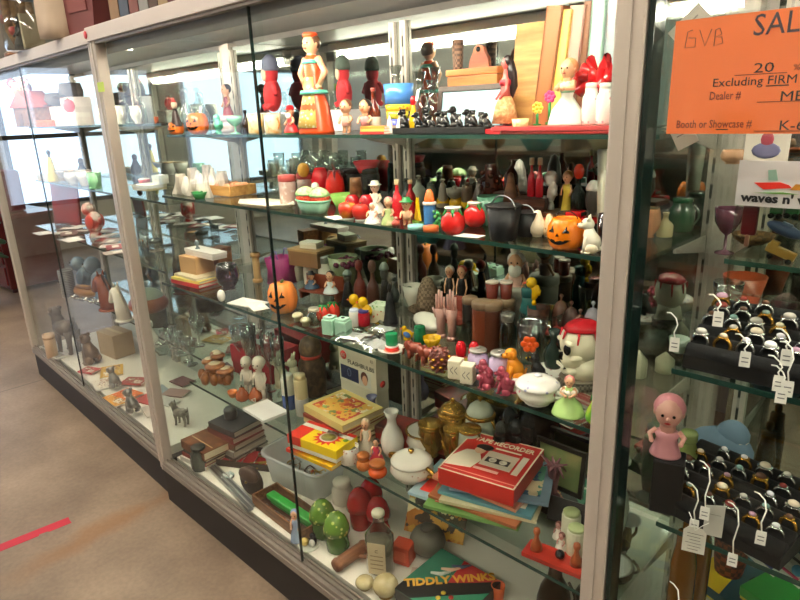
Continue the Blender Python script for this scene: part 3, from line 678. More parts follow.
G().lathe([(0, h * .42), (R * .42, h * .42), (R * .7, h * .3), (R * .95, h * .06), (R * .85, h * .06), (R * .3, h * .36), (0, h * .36)], 40, rib=lambda a, z: 1 + .05 * math.sin(a * 20)).obj('straw_skirt', two('e6cf9a', 'c48f5c', 'wood', 120, .45, .7), t)
G().lathe([(R * .4, h * .56), (R * .44, h * .6), (R * .4, h * .64), (R * .3, h * .64)], 14).obj('top', m('c22436', .4), t)
G().ball((0, R * .12, h * .875), (R * .33, R * .33, h * .085), 14, 10).tube([(0, R * .25, h * .88), (0, R * .45, h * .72), (0, R * .5, h * .55), (0, R * .45, h * .4)], [R * .3, R * .36, R * .36, R * .12], 10).obj('hair', m('1d1314', .35), t)
g = G()
for s in (-1, 1): g.ball((s * R * .1, -R * .25, h * .86), R * .035, 6, 4)
g.obj('eyes', BLACK, t)
G().lathe([(0, 0), (R * .8, 0), (R * .75, h * .03), (0, h * .03)], 16).obj('base', m('c3262c', .3), t)
p = at(497, .235, 1.4372)
book(p, (.06, .05, .009), -.1, 'flat red card case under the hula doll', m('c3262c', .4), soft=True, name='card_case', cat='case')
lt((520, 133, 119, 16, 1, .24), 'seashell', 'cream shell dish right of the hula doll', 'shell', [('body', 'bowl', m('e9d79c', .35), 0, 1, 1)], rib=lambda a, z: 1 + .12 * abs(math.sin(a * 5)), n=40)
t = fig((566, 124, 58, 38, 1.451, .265), 'figurine', 'girl figurine in wide white dress and green bodice, top shelf right', 'figurine', m('e9efe4', .3), m('c98a5a', .4), head=.3, rz=0, arms='front', slim=.4)
p, h, W = place((566, 124, 58, 38, 1.451, .265))
G().lathe([(W * .12, h * .46), (W * .19, h * .5), (W * .21, h * .62), (W * .13, h * .645)], 16, sy=.92).obj('bodice', m('86c29a', .3), t)
for px, lb in ((590, 'left white jar of the pair with a red bow behind'), (604, 'right white jar of the pair beside the right post')):
    lt((px, 124, 83, 18, 1.451, .27), 'cookie_jar', lb, 'jar', [('body', 'jar', two('eef0e8', 'e3a4a8', 'spots', 70, .16), 0, .86, 1), ('lid', 'lid', m('e6e8e0', .2), .85, 1, .7)], 'white jars with pink flowers')
q = (597, 80, 58, 40, 1.505, .31); p, h, W = place(q); t = T('bow', 'big shiny red ribbon bow lying over the white jars', 'bow', p, -.4); g = G()
for s in (-1, 1):
    for k in range(3): g.tube([(0, 0, h * .5), (s * W * (.3 + .05 * k), -.01 * k, h * (.95 - .2 * k)), (s * W * .5, -.01 * k, h * (.6 - .2 * k)), (s * W * .3, -.012 * k, h * (.3 - .1 * k)), (0, 0, h * .5)], [.004, .011, .013, .011, .004], 8)
g.obj('loops', RED, t); G().ball((0, -.012, h * .5), (.012, .01, h * .25), 10, 8).obj('knot', RED, t)
for px, pb, hx, lb in ((537, 118, 'e6bd3a', 'yellow blossom head figurine between hula doll and girl figurine'), (549, 104, 'd8488a', 'pink blossom head figurine left of the girl figurine')):
    q = (px, 124, pb - 14, 13, 1.451, .25 if px < 540 else .29); p, h, W = place(q); t = T('flower_figurine', lb, 'figurine', p)
    G().tube([(0, 0, 0), (0, 0, h * .7)], .003).obj('stem', GREEN, t); G().lathe(prof('lid', W * .3, h * .08), 14).obj('foot', GREEN, t); g = G().ball((0, 0, h * .8), W * .2)
    for k in range(7): g.ball((W * .32 * math.cos(k * .9), 0, h * .8 + W * .32 * math.sin(k * .9)), W * .18, 8, 6)
    g.obj('blossom', m(hx, .35), t)
# flat red trays at right
p = at(565, .28, 1.4372); t = T('serving_tray', 'lower coral red serving tray under the girl figurine', 'tray', p, 0, 'red serving trays')
G().box((0, 0, .0028), (.26, .14, .0056), .002).obj('base', m('c23a38', .35), t)
t = T('serving_tray', 'upper coral pink serving tray under the girl figurine', 'tray', p + Vector((.002, 0, .0058)), .01, 'red serving trays')
G().box((0, 0, .0028), (.26, .14, .0056), .002).obj('base', m('e2696a', .35), t); G().box((0, -.0705, .0042), (.26, .003, .0084), .001).obj('rim', m('c9484a', .35), t)

# ================================================================ MIDDLE CASE, SECOND SHELF
# left end: pale curios, pig, trays
animal((130, 199, 184, 22, 2, .22), 'figurine', 'pink pig figurine at the left end of second shelf', m('e2a892', .4), 'stand', rz=0, ear='point')
lt((145, 190, 178, 12, 2, .30), 'pot', 'small red pot behind the pig on second shelf', 'pot', [('body', 'cup', m('d84a40', .3), 0, .8, 1), ('lid', 'dome', m('e8dcd0', .3), .78, 1, .95)])
carton(at(150, .21, 1.2275), (.12, .08, .022), .1, 'flat_box', 'long flat cream box in front of the pig', 'box', m('d9c8a0', .5), lid=m('ece2cc', .5), lid_h=.5)
carton(at(161, .235, 1.25), (.045, .045, .034), .2, 'small_box', 'little white box standing on the flat cream box', 'box', m('f2efe8', .5), lid=m('fbf9f4', .5), lid_h=.4)
for i in range(14):
    px = (178 if i < 7 else 192) + (i % 7) * 5 + (i // 7) * 3; b = 197 - (i // 7) * 9
    lt((px, b, b - 16 - (i * 7) % 9, 10, 2, .2 if i < 7 else .27), 'seashell', 'bleached shell in the pale shell heap on the second shelf', 'shell', [('body', ['cone', 'urn', 'pear'][i % 3], m(['ddd6c8', 'c9beae', 'e9e4d8'][i % 3], .5), 0, 1, 1)], 'pale shells heaped on the second shelf', rib=lambda a, z: 1 + .14 * math.sin(a * 6), n=30, rz=i)
lt((200, 201, 192, 16, 2), 'dish', 'small green leaf dish in front of the shell heap', 'dish', [('body', 'plate', GREEN, 0, 1, 1)])
p = at(228, .30, 1.2275); t = T('wooden_tray', 'tan wooden tray of orange soaps left of the glass door edge', 'tray', p, .05)
G().box((0, 0, .006), (.19, .11, .01), .002).obj('base', PINE, t)
for s in (-1, 1): G().box((0, s * .053, .018), (.19, .005, .034), .001).obj('side', PINE, t)
for s in (-1, 1): G().box((s * .094, 0, .018), (.005, .1, .034), .001).obj('end', PINE, t)
for i in range(6):
    pp = p + Vector((-.06 + .06 * (i % 3), -.022 + .045 * (i // 3), .0125)); t = T('rose_soap', 'orange rose shaped soap in the tan wooden tray', 'soap', pp, i, 'orange soaps in the wooden tray')
    g = G().ball((0, 0, .014), (.02, .02, .014))
    for k in range(6): g.ball((.015 * math.cos(k * 1.05), .015 * math.sin(k * 1.05), .018), (.01, .01, .011), 8, 6)
    g.obj('petals', m('e9a07a', .5), t)
p = at(262, .175, 1.2275); t = T('platter', 'wide flat white platter jutting from the second shelf at the door edge', 'platter', p + Vector((0, .015, 0)), .1)
G().lathe([(0, 0), (.09, 0), (.125, .012), (.125, .015), (.09, .004), (0, .004)], 6, sy=.5).obj('body', m('f1ead8', .3), t)
# glass shakers with red lids, owl
for px, pb, pt, lb in ((289, 206, 175, 'left glass jar with red lid and doily pattern on second shelf'), (307, 201, 173, 'right glass jar with red lid and doily pattern on second shelf')):
    lt((px, pb, pt, 17, 2), 'glass_jar', lb, 'jar', [('body', 'cyl', two('cfd2cc', 'a98e86', 'noise', 60, .5, .1), 0, .8, 1), ('lid', 'lid', m('b34a48', .3), .78, 1, 1.04)], 'glass jars with red lids')
lt((304, 178, 163, 12, 1.30, .33), 'figurine', 'little yellow owl face shaker on the glass jar', 'shaker', [('body', 'ball', m('d9a43a', .35), 0, 1, 1), ('beak', 'cone', BLACK, .4, .55, .3)])
for i in range(12):
    px = 276 + i * 6; k = i % 3
    lt((px, 190, [160, 153, 165][k], 11, 2, .44), 'wine_glass', 'clear stemmed glass in the back row behind the red lidded jars', 'glass', [('bowl', 'goblet', GLASSWARE, 0, 1, 1)], 'clear stemmed glasses at the back of the second shelf')
# mint dish with two strawberry shakers
p, h, W = place((314, 218, 200, 46, 2)); t = T('basket_dish', 'mint green basket dish holding two strawberry shakers', 'dish', p, -.1)
G().lathe([(0, 0), (W * .36, 0), (W * .42, h * .3), (W * .5, h), (W * .47, h * .96), (W * .38, h * .3), (0, h * .2)], 40, rib=lambda a, z: 1 + .03 * math.sin(a * 12), sy=.6).obj('bowl', m('9fd3b6', .25), t)
G().tube([(W * .5 * math.cos(a), W * .3 * math.sin(a), h) for a in [2 * PI * k / 24 for k in range(24)]], .003, 6, True).obj('rim', m('7fbf9f', .25), t)
def fruit(q, label, body, leaf, grp=None, leaves=6, cat='shaker', kind='tomato', cap=None, name='fruit_shaker'):
    p, h, W = place(q); t = T(name, label, cat, p, random.random() * 3, grp)
    G().lathe(prof(kind, W / 2, h * (.85 if cap else .9)), 20, rib=lambda a, z: 1 - .04 * abs(math.cos(a * 2.5)) ** 4).obj('body', body, t)
    if leaf:
        g = G()
        for k in range(leaves):
            a = 2 * PI * k / leaves; c, s = math.cos(a), math.sin(a)
            g.tube([(0, 0, h * .9), (W * .25 * c, W * .25 * s, h * .9), (W * .42 * c, W * .42 * s, h * .68)], [W * .05, W * .1, W * .02], 6)
        g.tube([(0, 0, h * .86), (W * .03, 0, h * 1.0)], W * .04, 6); g.obj('leaves', leaf, t)
    if cap:
        G().lathe([(0, h * .8), (W * .26, h * .8), (W * .3, h * .93), (W * .33, h * .95), (W * .33, h), (0, h)], 18).obj('lid', cap, t)
    return t
SM = two('e0402a', 'f0b080', 'spots', 160, .2)
p0 = place((314, 218, 200, 46, 2))[0]
for dx, lb in ((-.032, 'left strawberry shaker with green striped top in the mint dish'), (.03, 'right strawberry shaker with green striped top in the mint dish')):
    t = T('strawberry_shaker', lb, 'shaker', p0 + Vector((dx, 0, .009))); r = .025
    G().lathe([(0, 0), (r * .7, .003), (r, .022), (r * 1.08, .03), (r * .96, .042), (0, .042)], 20).obj('berry', SM, t)
    G().lathe([(r * 1.1, .037), (r * 1.06, .043), (r * .8, .053), (r * .3, .06), (0, .06)], 30, rib=lambda a, z: 1 + .07 * math.sin(a * 10)).obj('leaf_cap', two('3f9a3e', 'bfe0a0', 'noise', 90, .5), t)
# red mitts etc.
fruit((322, 185, 164, 20, 2, .36), 'left round red pepper shaker at the back of the second shelf', m('d3212b', .2), None, 'red pepper shakers')
fruit((336, 192, 168, 20, 2, .34), 'right round red pepper shaker at the back of the second shelf', m('dd2a24', .2), m('8c1016', .3), 'red pepper shakers')
bird((318, 196, 182, 14, 2, .30), 'figurine', 'small white bird under the red pepper shakers', WHITE, YELLOW, 0)
for px, lb in ((352, 'left squat black jar with lid on second shelf'), (371, 'right squat black jar with lid on second shelf')):
    lt((px, 192, 168, 20, 2, .40), 'black_jar', lb, 'jar', [('body', 'cyl', m('1e1c1e', .25), 0, .85, 1), ('lid', 'lid', m('2b2426', .25), .84, 1, .9)], 'squat black jars')
lt((367, 168, 161, 28, 1.317, .40), 'dish', 'red and amber rimmed glass dish lying on the black jars', 'dish', [('body', 'plate', m('a82a32', .2), 0, 1, 1)])
lt((357, 200, 178, 13, 2, .30), 'wooden_cup', 'turned wooden egg cup behind the white apples', 'cup', [('body', 'urn', WOOD, 0, 1, 1)])
lt((345, 203, 194, 30, 2, .30), 'leaf_plate', 'lime green leaf plate behind the white price card', 'plate', [('body', 'plate', m('8fbf5a', .3), 0, 1, 1)])
for px, hx, lb in ((327, 'e39a2e', 'orange flowerpot shaker right of mint dish'), (338, 'e2662a', 'red flowerpot shaker right of mint dish')):
    lt((px, 199, 188, 11, 2, .34), 'pot_shaker', lb, 'shaker', [('pot', 'cup', m(hx, .3), 0, .7, 1), ('plant', 'dome', GREEN, .6, 1, .9)])
p = at(336, .168, 1.2275); t = T('price_card', 'white folded price card lying between mint dish and apples', 'card', p, -.2); G().slab([(-.035, -.015), (.03, -.02), (.038, .012), (-.025, .018)], 0, .0015).obj('card', TAGW, t)
for px, pb, lb, c in ((353, 206, 'left dark red apple behind the yellow and red apples', 'b51a24'), (367, 206, 'right dark red apple behind the bonnet lady', 'a81622')):
    fruit((px, pb, pb - 13, 16, 2, .27), lb, m(c, .12), None, 'dark red apples', name='apple', cat='apple', kind='tomato')
def apple(q, lb, mt):
    p, h, W = place(q); t = T('apple_shaker', lb, 'shaker', p)
    G().lathe([(0, h * .1), (W * .3, h * .08), (W * .44, h * .3), (W * .5, h * .6), (W * .42, h * .85), (W * .2, h * .93), (W * .06, h * .86), (0, h * .86)], 20).obj('fruit', mt, t)
    G().lathe([(0, 0), (W * .34, 0), (W * .3, h * .12), (0, h * .12)], 18).obj('base', WHITE, t); G().tube([(0, 0, h * .85), (W * .06, 0, h * 1.02)], W * .04, 6).obj('stem', WOOD, t)
apple((348, 221, 201, 19, 2), 'yellow and red apple shaker on white base, second shelf front', two('e8b92e', 'd8402a', 'noise', 25, .5, .15))
apple((361, 222, 203, 18, 2), 'all red apple shaker on white base, second shelf front', m('cf2e26', .12))
W1 = m('efe9dd', .2)
fig((376, 214, 180, 20, 2), 'figurine', 'white lady figurine with pointed bonnet behind the pair of dolls', 'figurine', W1, m('f3eee0', .3), skin=m('eccdb2', .3), head=.32, rz=.4, hat=W1)
fig((373, 225, 203, 18, 2), 'figurine', 'plump white crinoline doll in front of the bonnet lady', 'figurine', two('f0eae0', 'e0a8a0', 'spots', 120, .2), W1, head=.34, rz=.4)
fig((389, 226, 197, 17, 2), 'figurine', 'doll figurine in pink hood right of the crinoline doll', 'figurine', two('ead9b4', 'a8b878', 'noise', 50, .5), m('e58a8a', .3), head=.36, rz=.4)
fig((407, 227, 197, 19, 2), 'figurine', 'elf figurine with green cap in front of the red bottles', 'figurine', m('e3b28e', .3), m('3f7a4a', .3), head=.38, legs=True, rz=.4, hat=m('2e8a48', .3))
for px, pb, lb in ((398, 220, 'left red ketchup style bottle with cream cap'), (411, 214, 'right red ketchup style bottle with cream cap')):
    lt((px, pb, 180, 11, 2), 'red_bottle', lb, 'bottle', [('body', 'bottle', m('c8202a', .15), 0, .92, 1), ('cap', 'cyl', m('dcc49a', .3), .88, 1, .46)], 'red bottles with cream caps')
lt((396, 227, 217, 9, 2, .17), 'figurine', 'tiny red squirrel figurine at the elf feet', 'figurine', [('body', 'pear', m('b0483a', .3), 0, .8, 1), ('head', 'ball', m('d8a088', .3), .7, 1, .5)])
# sailboat
p, h, W = place((418, 227, 197, 16, 2)); t = T('sailboat', 'yellow sailed toy boat with green hull on blue base', 'boat', p, -.5)
G().prism([(-W * .4, 0), (W * .4, 0), (W * .55, h * .16), (-W * .55, h * .16)], -W * .2, W * .2).obj('hull', m('7fae3a', .3), t)
G().tube([(0, 0, h * .1), (0, 0, h)], .0015, 6).obj('mast', WOOD, t)
for s in (-1, 1): G().prism([(s * .001, h * .18), (s * W * .5, h * .2), (s * W * .2, h * .6), (s * .001, h * .98)][::s], -.003, .003).obj('sail', YELLOW, t)
lt((416, 233, 225, 17, 2, .165), 'stand', 'pale aqua block stand in front of the sailboat', 'stand', [('body', 'cyl', m('8fd0cc', .25), 0, 1, 1)])
lt((431, 234, 226, 16, 2, .165), 'stand', 'orange brown block stand below the lighthouse shaker', 'stand', [('body', 'cyl', m('d8703a', .3), 0, 1, 1)])
lt((430, 229, 189, 12, 2), 'lighthouse_shaker', 'blue cylindrical lighthouse shaker with orange top', 'shaker', [('tower', 'cyl', m('3e78b4', .25), 0, .62, 1), ('gallery', 'lid', WHITE, .6, .68, 1.15), ('lantern', 'dome', m('ef7a3c', .25), .66, 1, .9)])
p, h, W = place((436, 229, 209, 11, 2)); t = T('grape_shaker', 'bunch of green grapes shaker beside the lighthouse', 'shaker', p); g = G()
for k in range(16): g.ball((W * .3 * math.cos(k * 2.4), W * .3 * math.sin(k * 2.4), h * (.12 + .05 * k)), W * .2, 8, 6)
g.obj('grapes', m('4fb062', .2), t); G().tube([(0, 0, h * .85), (0, 0, h)], W * .06).obj('stem', WOOD, t)
for px, pb, lb in ((443, 208, 'left golden yellow pear behind the tomato jars'), (456, 207, 'middle golden yellow pear behind the tomato jars'), (468, 203, 'right golden yellow pear behind the tomato jars')):
    lt((px, pb, pb - 17, 14, 2), 'pear', lb, 'pear', [('fruit', 'pear', m('cfa01e', .2), 0, .92, 1), ('stem', 'cyl', WOOD, .9, 1.06, .1)], 'golden pears')
fruit((453, 236, 207, 25, 2), 'front tomato jar with white lid and green leaf', m('d3221e', .12), m('2f9a4a', .3), 'tomato jars with white lids', cap=WHITE, name='tomato_jar', cat='jar', leaves=5)
fruit((475, 228, 202, 23, 2), 'rear tomato jar with white lid beside the black bucket', m('cf201e', .12), m('2f8a3a', .3), 'tomato jars with white lids', cap=WHITE, name='tomato_jar', cat='jar', leaves=3)
p = at(468, .166, 1.2275); t = T('price_card', 'white price card lying in front of the rear tomato jar', 'card', p + Vector((0, 0, .0003)), .2); G().slab([(-.03, -.012), (.03, -.014), (.034, .016), (-.02, .02)], 0, .0012).obj('card', TAGW, t)
# amber grape cluster jar, green bowl
p, h, W = place((491, 198, 166, 24, 2)); t = T('grape_jar', 'dark amber glass jar shaped like a bunch of grapes', 'jar', p); g = G().lathe(prof('jar', W * .4, h), 14)
for k in range(34): z = h * (.08 + .8 * (k / 34)); rr = W * (.42 - .1 * abs(k / 34 - .4)); g.ball((rr * math.cos(k * 2.4), rr * math.sin(k * 2.4), z), W * .12, 8, 6)
g.obj('grapes', AMBER, t); G().lathe([(0, h * .95), (W * .2, h * .95), (W * .24, h * 1.04), (0, h * 1.04)], 14).obj('lid', AMBER, t)
lt((490, 209, 196, 27, 2, .30), 'bowl', 'small dull green bowl below the amber grape jar', 'bowl', [('body', 'bowl', m('4e7f68', .25), 0, 1, 1)])
# black coal bucket pair
def bucket(q, lb):
    p, h, W = place(q); t = T('bucket', lb, 'bucket', p, -.3)
    G().lathe([(0, 0), (W * .36, 0), (W * .37, h * .04), (W * .5, h), (W * .47, h), (W * .35, h * .06), (0, h * .05)], 8).obj('pail', m('222224', .35, .3), t)
    G().tube([(W * .5 * math.cos(a), 0, h * .92 + W * .32 * math.sin(a)) for a in [PI * k / 12 for k in range(13)]], .0016, 6).obj('handle', STEEL, t)
    G().lathe([(W * .49, h * .96), (W * .53, h * .97), (W * .53, h), (W * .49, h)], 8).obj('rim', IRON, t)
bucket((503, 243, 205, 36, 2), 'larger black metal coal bucket with wire handle on second shelf')
bucket((525, 242, 212, 27, 2, .24), 'smaller black metal coal bucket behind the egg shakers')
# wooden chest with two red bottles, jugs, birds
carton(at(531, .36, 1.2275), (.075, .08, .062), .35, 'wooden_chest', 'dark wooden chest with two little red bottles on top', 'chest', DWOOD, lid=DWOOD, lid_h=.25)
for px, lb in ((531, 'left small red bottle on the dark wooden chest'), (539, 'right small red bottle on the dark wooden chest')):
    lt((px, 176, 158, 8, 1.2905, .36), 'small_bottle', lb, 'bottle', [('body', 'bottle', m('b81e2c', .15), 0, .85, 1), ('cap', 'cyl', m('d8c8a8', .3), .82, 1, .6)], 'small red bottles on the wooden chest')
lt((510, 200, 172, 16, 2, .36), 'jug', 'brown wooden jug left of the dark chest', 'jug', [('body', 'pear', WOOD, 0, 1, 1)], handle=(WOOD, .3, .75, (1,)))
lt((511, 174, 160, 14, 1.293, .385), 'bottle', 'amber brown bottle behind the brown wooden jug', 'bottle', [('body', 'bottle', AMBER, 0, 1, 1)])
lt((519, 174, 159, 17, 1.293, .42), 'seashell', 'white scallop shell above the dark chest', 'shell', [('body', 'dome', m('e9e4da', .4), 0, 1, 1)], rib=lambda a, z: 1 + .1 * math.sin(a * 9), n=40, sq=.5)
carton(at(516, .42, 1.2275), (.09, .07, .064), 0, 'wooden_chest', 'brown wooden caddy at the back under the white scallop shell', 'chest', WOOD, lid=DWOOD, lid_h=.3)
bird((551, 189, 170, 13, 1.262, .38), 'figurine', 'white bird figurine right of the dark wooden chest', m('e2dfd8', .3), m('8a7a6a', .4), -.6)
fig((566, 190, 171, 11, 1.262, .37), 'figurine', 'little dancer figurine in yellow skirt on the wooden slab', 'figurine', m('e0c64a', .25), m('b9924a', .3), head=.28)
lt((577, 190, 164, 14, 1.262, .37), 'bottle', 'dark green bottle with a red round stopper', 'bottle', [('body', 'bottle', m('15231c', .15), 0, .72, 1), ('stopper', 'ball', m('d8381e', .2), .68, 1, .72)])
lt((592, 190, 180, 15, 1.262, .36), 'sugar_pot', 'small white topped pot at the right end, second shelf', 'pot', [('body', 'urn', m('4b463f', .3), 0, .75, 1), ('lid', 'dome', WHITE, .7, 1, 1)])
p = at(570, .37, 1.2275); t = T('wooden_rack', 'long wooden slab rack under the bird and dancer', 'rack', p, .05); G().box((0, 0, .029), (.2, .07, .012), .002).obj('top', WOOD, t)
for s in (-1, 0, 1): G().lathe(prof('cyl', .018, .023), 14, (s * .07, 0, 0)).obj('foot', m('a8592e', .4), t)
p = at(527, .275, 1.2275); t = T('toy_truck', 'long orange toy car carrier behind the egg shakers', 'toy car', p, .15)
G().box((0, 0, .013), (.12, .035, .012), .003).obj('bed', m('e8491f', .3), t); G().box((.045, 0, .025), (.028, .033, .016), .005).obj('cab', m('e8491f', .3), t)
for x in (-.04, .04):
    for s in (-1, 1): G().lathe(prof('lid', .0075, .006), 14).xf(Matrix.Translation((x, s * .0165, .0075)) @ Matrix.Rotation(PI / 2 * s, 4, 'X') @ Matrix.Translation((0, 0, -.003))).obj('wheel', BLACK, t)
p = at(577, .31, 1.2275); t = T('toy_car', 'bright red toy car behind the orange pumpkin pail', 'toy car', p, .1)
G().box((0, 0, .03), (.075, .034, .014), .005).box((-.005, 0, .043), (.036, .03, .014), .005).obj('body', RED, t); G().box((-.005, 0, .044), (.038, .026, .008), .002).obj('windows', BLACK, t)
for x in (-.024, .024):
    for s in (-1, 1): G().lathe(prof('lid', .014, .006), 14).xf(Matrix.Translation((x, s * .0165, .014)) @ Matrix.Rotation(PI / 2 * s, 4, 'X') @ Matrix.Translation((0, 0, -.003))).obj('wheel', BLACK, t)
for px, pb, pt, lb, mt in ((537, 238, 210, 'plain cream egg shaped shaker left of the pumpkin pail', m('e6d8bc', .3)), (549, 238, 214, 'brown speckled egg shaped shaker touching the pumpkin pail', two('e0bd92', '8a4f36', 'spots', 130, .2))):
    lt((px, pb, pt, 17, 2), 'egg_shaker', lb, 'shaker', [('egg', 'pear', mt, .03, 1, 1), ('foot', 'lid', CREAM, 0, .08, .6)])
jack((565, 254, 217, 37, 2), 'orange pumpkin pail with black grin and handle on second shelf', .05, m('f5820f', .22), open_=True)
animal((590, 257, 216, 26, 2), 'figurine', 'tan and white cat figurine leaning on the pumpkin pail', two('e6cfa6', 'f0ead8', 'noise', 18, .45, .3), 'sit', rz=.3, ear='point')
q = (604, 246, 150, 24, 2, .27); p, h, W = place(q)
t = T('glass_vase', 'tall pale square glass vase against the right post, second shelf', 'vase', p, .1); G().lathe([(0, 0), (W * .3, 0), (W * .5, h), (W * .45, h), (W * .27, h * .06), (0, h * .06)], 4).obj('body', m('cdc9b4', .2), t)
for px, lb in ((605, 'purple toned cut glass tumbler below the tall square vase'),): lt((px, 245, 214, 18, 2, .2), 'tumbler', lb, 'tumbler', [('body', 'cup', glass('b99aa4', 2, .05), 0, 1, 1)])
# ================================================================ MIDDLE CASE, THIRD SHELF
z3 = SHELF[3][0]
def flat(px, py, z, size, rz, label, cover, **k): return book(on_z(px, py, z), size, rz, label, cover, **k)
# left: books, boxes
pb = at(200, .19, z3 + .0006)
for i, (hx, sz, rz, lb) in enumerate((('c22a2e', (.17, .13, .014), .1, 'red picture book at bottom of the pile at left of third shelf'), ('e3d06a', (.165, .125, .01), .14, 'yellow picture book in the middle of the pile, third shelf left'), ('cfc4a4', (.15, .115, .009), .04, 'cream picture book on top of the pile, third shelf left'))):
    book(pb + Vector((0, 0, (0, .0146, .025)[i])), sz, rz, lb, m(hx, .45), group='picture books on the third shelf')
carton(at(198, .20, z3 + .035), (.10, .08, .062), .1, 'cardboard_box', 'tan cardboard box on the picture book pile', 'box', m('c29a68', .6), group=None, flap=True)
carton(at(222, .29, z3 + .001), (.06, .07, .11), .2, 'wooden_box', 'brown wooden box right of the tan cardboard box', 'box', two('9a6236', '784622', 'wood', 50, .4, .5), lid=WOOD, lid_h=.2)
carton(at(206, .21, z3 + .148 - .0495), (.19, .06, .024), .03, 'long_box', 'long white box bridging the tan carton and brown box', 'box', m('e6dcd2', .5), lid=m('efe8e0', .5), lid_h=.5)
lt((229, 291, 264, 24, 3), 'glass_vase', 'purple glass vase right of the picture books on third shelf', 'vase', [('body', 'urn', glass('8f6f9c', 4, .05, 'purple glass'), 0, 1, 1)])
lt((258, 283, 253, 10, 3, .32), 'spool', 'tall tan wooden spool behind the pumpkin', 'spool', [('core', 'cyl', m('cfa870', .5), 0, 1, .7), ('foot', 'lid', m('b98f58', .5), 0, .12, 1), ('rim', 'lid', m('b98f58', .5), .88, 1, 1)])
p = at(283, .37, z3 + .0006); t = T('gift_bag', 'magenta and violet gift bag behind the pumpkin on third shelf', 'bag', p, .1)
G().lathe([(0, 0), (.055, 0), (.05, .05), (.058, .095), (.054, .095), (.046, .05), (.05, .003), (0, .003)], 4).xf(Matrix.Rotation(PI / 4, 4, 'Z')).obj('bag', m('a02a72', .35), t)
for s in (-1, 1): G().tube([(-.018, s * .03, .093), (-.012, s * .03, .12), (.012, s * .03, .12), (.018, s * .03, .093)], .0018, 6).obj('handle', m('6a4aa8', .4), t)
jack((284, 315, 282, 30, 3), 'orange ceramic pumpkin with painted grin at the glass door edge', .45, m('f08a3c', .25))
for i, (px, py, rz, lb) in enumerate(((248, 303, .2, 'large white envelope left of the ceramic pumpkin'), (258, 307, -.3, 'small white envelope touching the ceramic pumpkin'))):
    p = on_z(px, py, z3 + .0006 + .003 * i); t = T('envelope', lb, 'envelope', p, rz); G().box((0, 0, .001), (.12 - .04 * i, .07 - .02 * i, .002), .0004).obj('paper', PAPER, t); G().slab([(-.055 + .02 * i, .033 - .01 * i), (.055 - .02 * i, .033 - .01 * i), (0, -.004)][::-1], .0021, .0026).obj('flap', TAGW, t)
lt((222, 297, 290, 8, 3, .105), 'bead', 'single white bead ball at the shelf edge below the purple vase', 'bead', [('ball', 'ball', WHITE, 0, 1, 1)])
# back left: jars, crystal, cardboard box of papers
carton(at(312, .42, z3 + .075), (.14, .09, .06), .15, 'cardboard_box', 'open cardboard box of papers on the white mason jars', 'box', m('7a5a3a', .6), lid=m('a5855c', .6), lid_h=.15)
carton(at(312, .42, z3 + .1365), (.07, .05, .022), .3, 'small_carton', 'little white carton on top of the cardboard box', 'box', m('d8cdb6', .5), lid=m('e6dfd0', .5), lid_h=.4)
for px, lb in ((297, 'left white milk glass jar beneath the cardboard box'), (311, 'middle white milk glass jar beneath the cardboard box'), (326, 'right white milk glass jar beneath the cardboard box')):
    lt((px, 280, 256, 14, 3, .42), 'milk_glass_jar', lb, 'jar', [('body', 'jar', m('d8d5c6', .25), 0, .8, 1), ('lid', 'lid', m('9a9a94', .3, .5), .78, 1, .8)], 'white milk glass jars')
lt((345, 284, 256, 30, 3, .43), 'serving_bowl', 'olive green serving bowl behind the seated couple', 'bowl', [('body', 'bowl', m('6f7a58', .25), 0, 1, 1)])
p = at(347, .43, z3 + .095); t = T('bead_heap', 'heap of dark plum coloured beads in the olive bowl', 'beads', p); g = G()
for k in range(40): a = k * 2.4; r = .05 * math.sqrt((k % 20) / 20); g.ball((r * math.cos(a), r * math.sin(a), .006 + .02 * (1 - r / .05)), .009, 6, 5)
g.obj('beads', m('5a2436', .2), t)
p = at(322, .33, z3 + .0006); t = T('doll_bench', 'reddish wooden doll bench under the seated couple', 'bench', p, .25)
G().box((0, 0, .026), (.15, .05, .008), .002).obj('seat', m('7a3a24', .4), t); G().box((0, .024, .05), (.15, .006, .05), .002).obj('back', m('7a3a24', .4), t)
for s in (-1, 1): G().box((s * .07, 0, .011), (.008, .045, .022), .001).obj('leg', m('6a301c', .4), t)
for px, lb, hr, dr, ht in ((312, 'seated man figurine in dark hat and blue suit on the doll bench', '2a2622', '3a5570', '1c1c20'), (331, 'seated woman figurine with black hair and pale dress on the doll bench', '17100e', 'cfd8d8', None)):
    fig((px, 296, 271, 16, z3 + .0312, .325), 'figurine', lb, 'figurine', m(dr, .3), m(hr, .3), head=.42, hat=m(ht, .4) if ht else None, rz=.4)
for px, pt, lb in ((349, 270, 'black robed figurine right of the seated woman'), (386, 262, 'tall black bust figurine left of the centre shelf standards')):
    lt((px, 303, pt, 16, 3, .34), 'figurine', lb, 'figurine', [('robe', 'bell', m('15140f', .3), 0, .72, 1), ('head', 'ball', m('3a3a34', .3), .66, .9, .5), ('cap', 'dome', m('5d6a60', .3), .86, 1, .6)])
for px, lb, hx in ((361, 'left tall brown wooden cat totem', '5f2318'), (374, 'right tall brown wooden cat totem', '4d3026')):
    lt((px, 300, 260, 13, 3, .36), 'totem', lb, 'figurine', [('body', 'bottle', m(hx, .3), 0, .8, 1), ('head', 'ball', m(hx, .3), .74, 1, .62)], 'brown wooden totems')
lt((391, 300, 283, 16, 3, .28), 'bell', 'black iron bell in front of the black bust', 'bell', [('body', 'bell', IRON, 0, .8, 1), ('ring', 'ball', IRON, .78, 1, .25)])
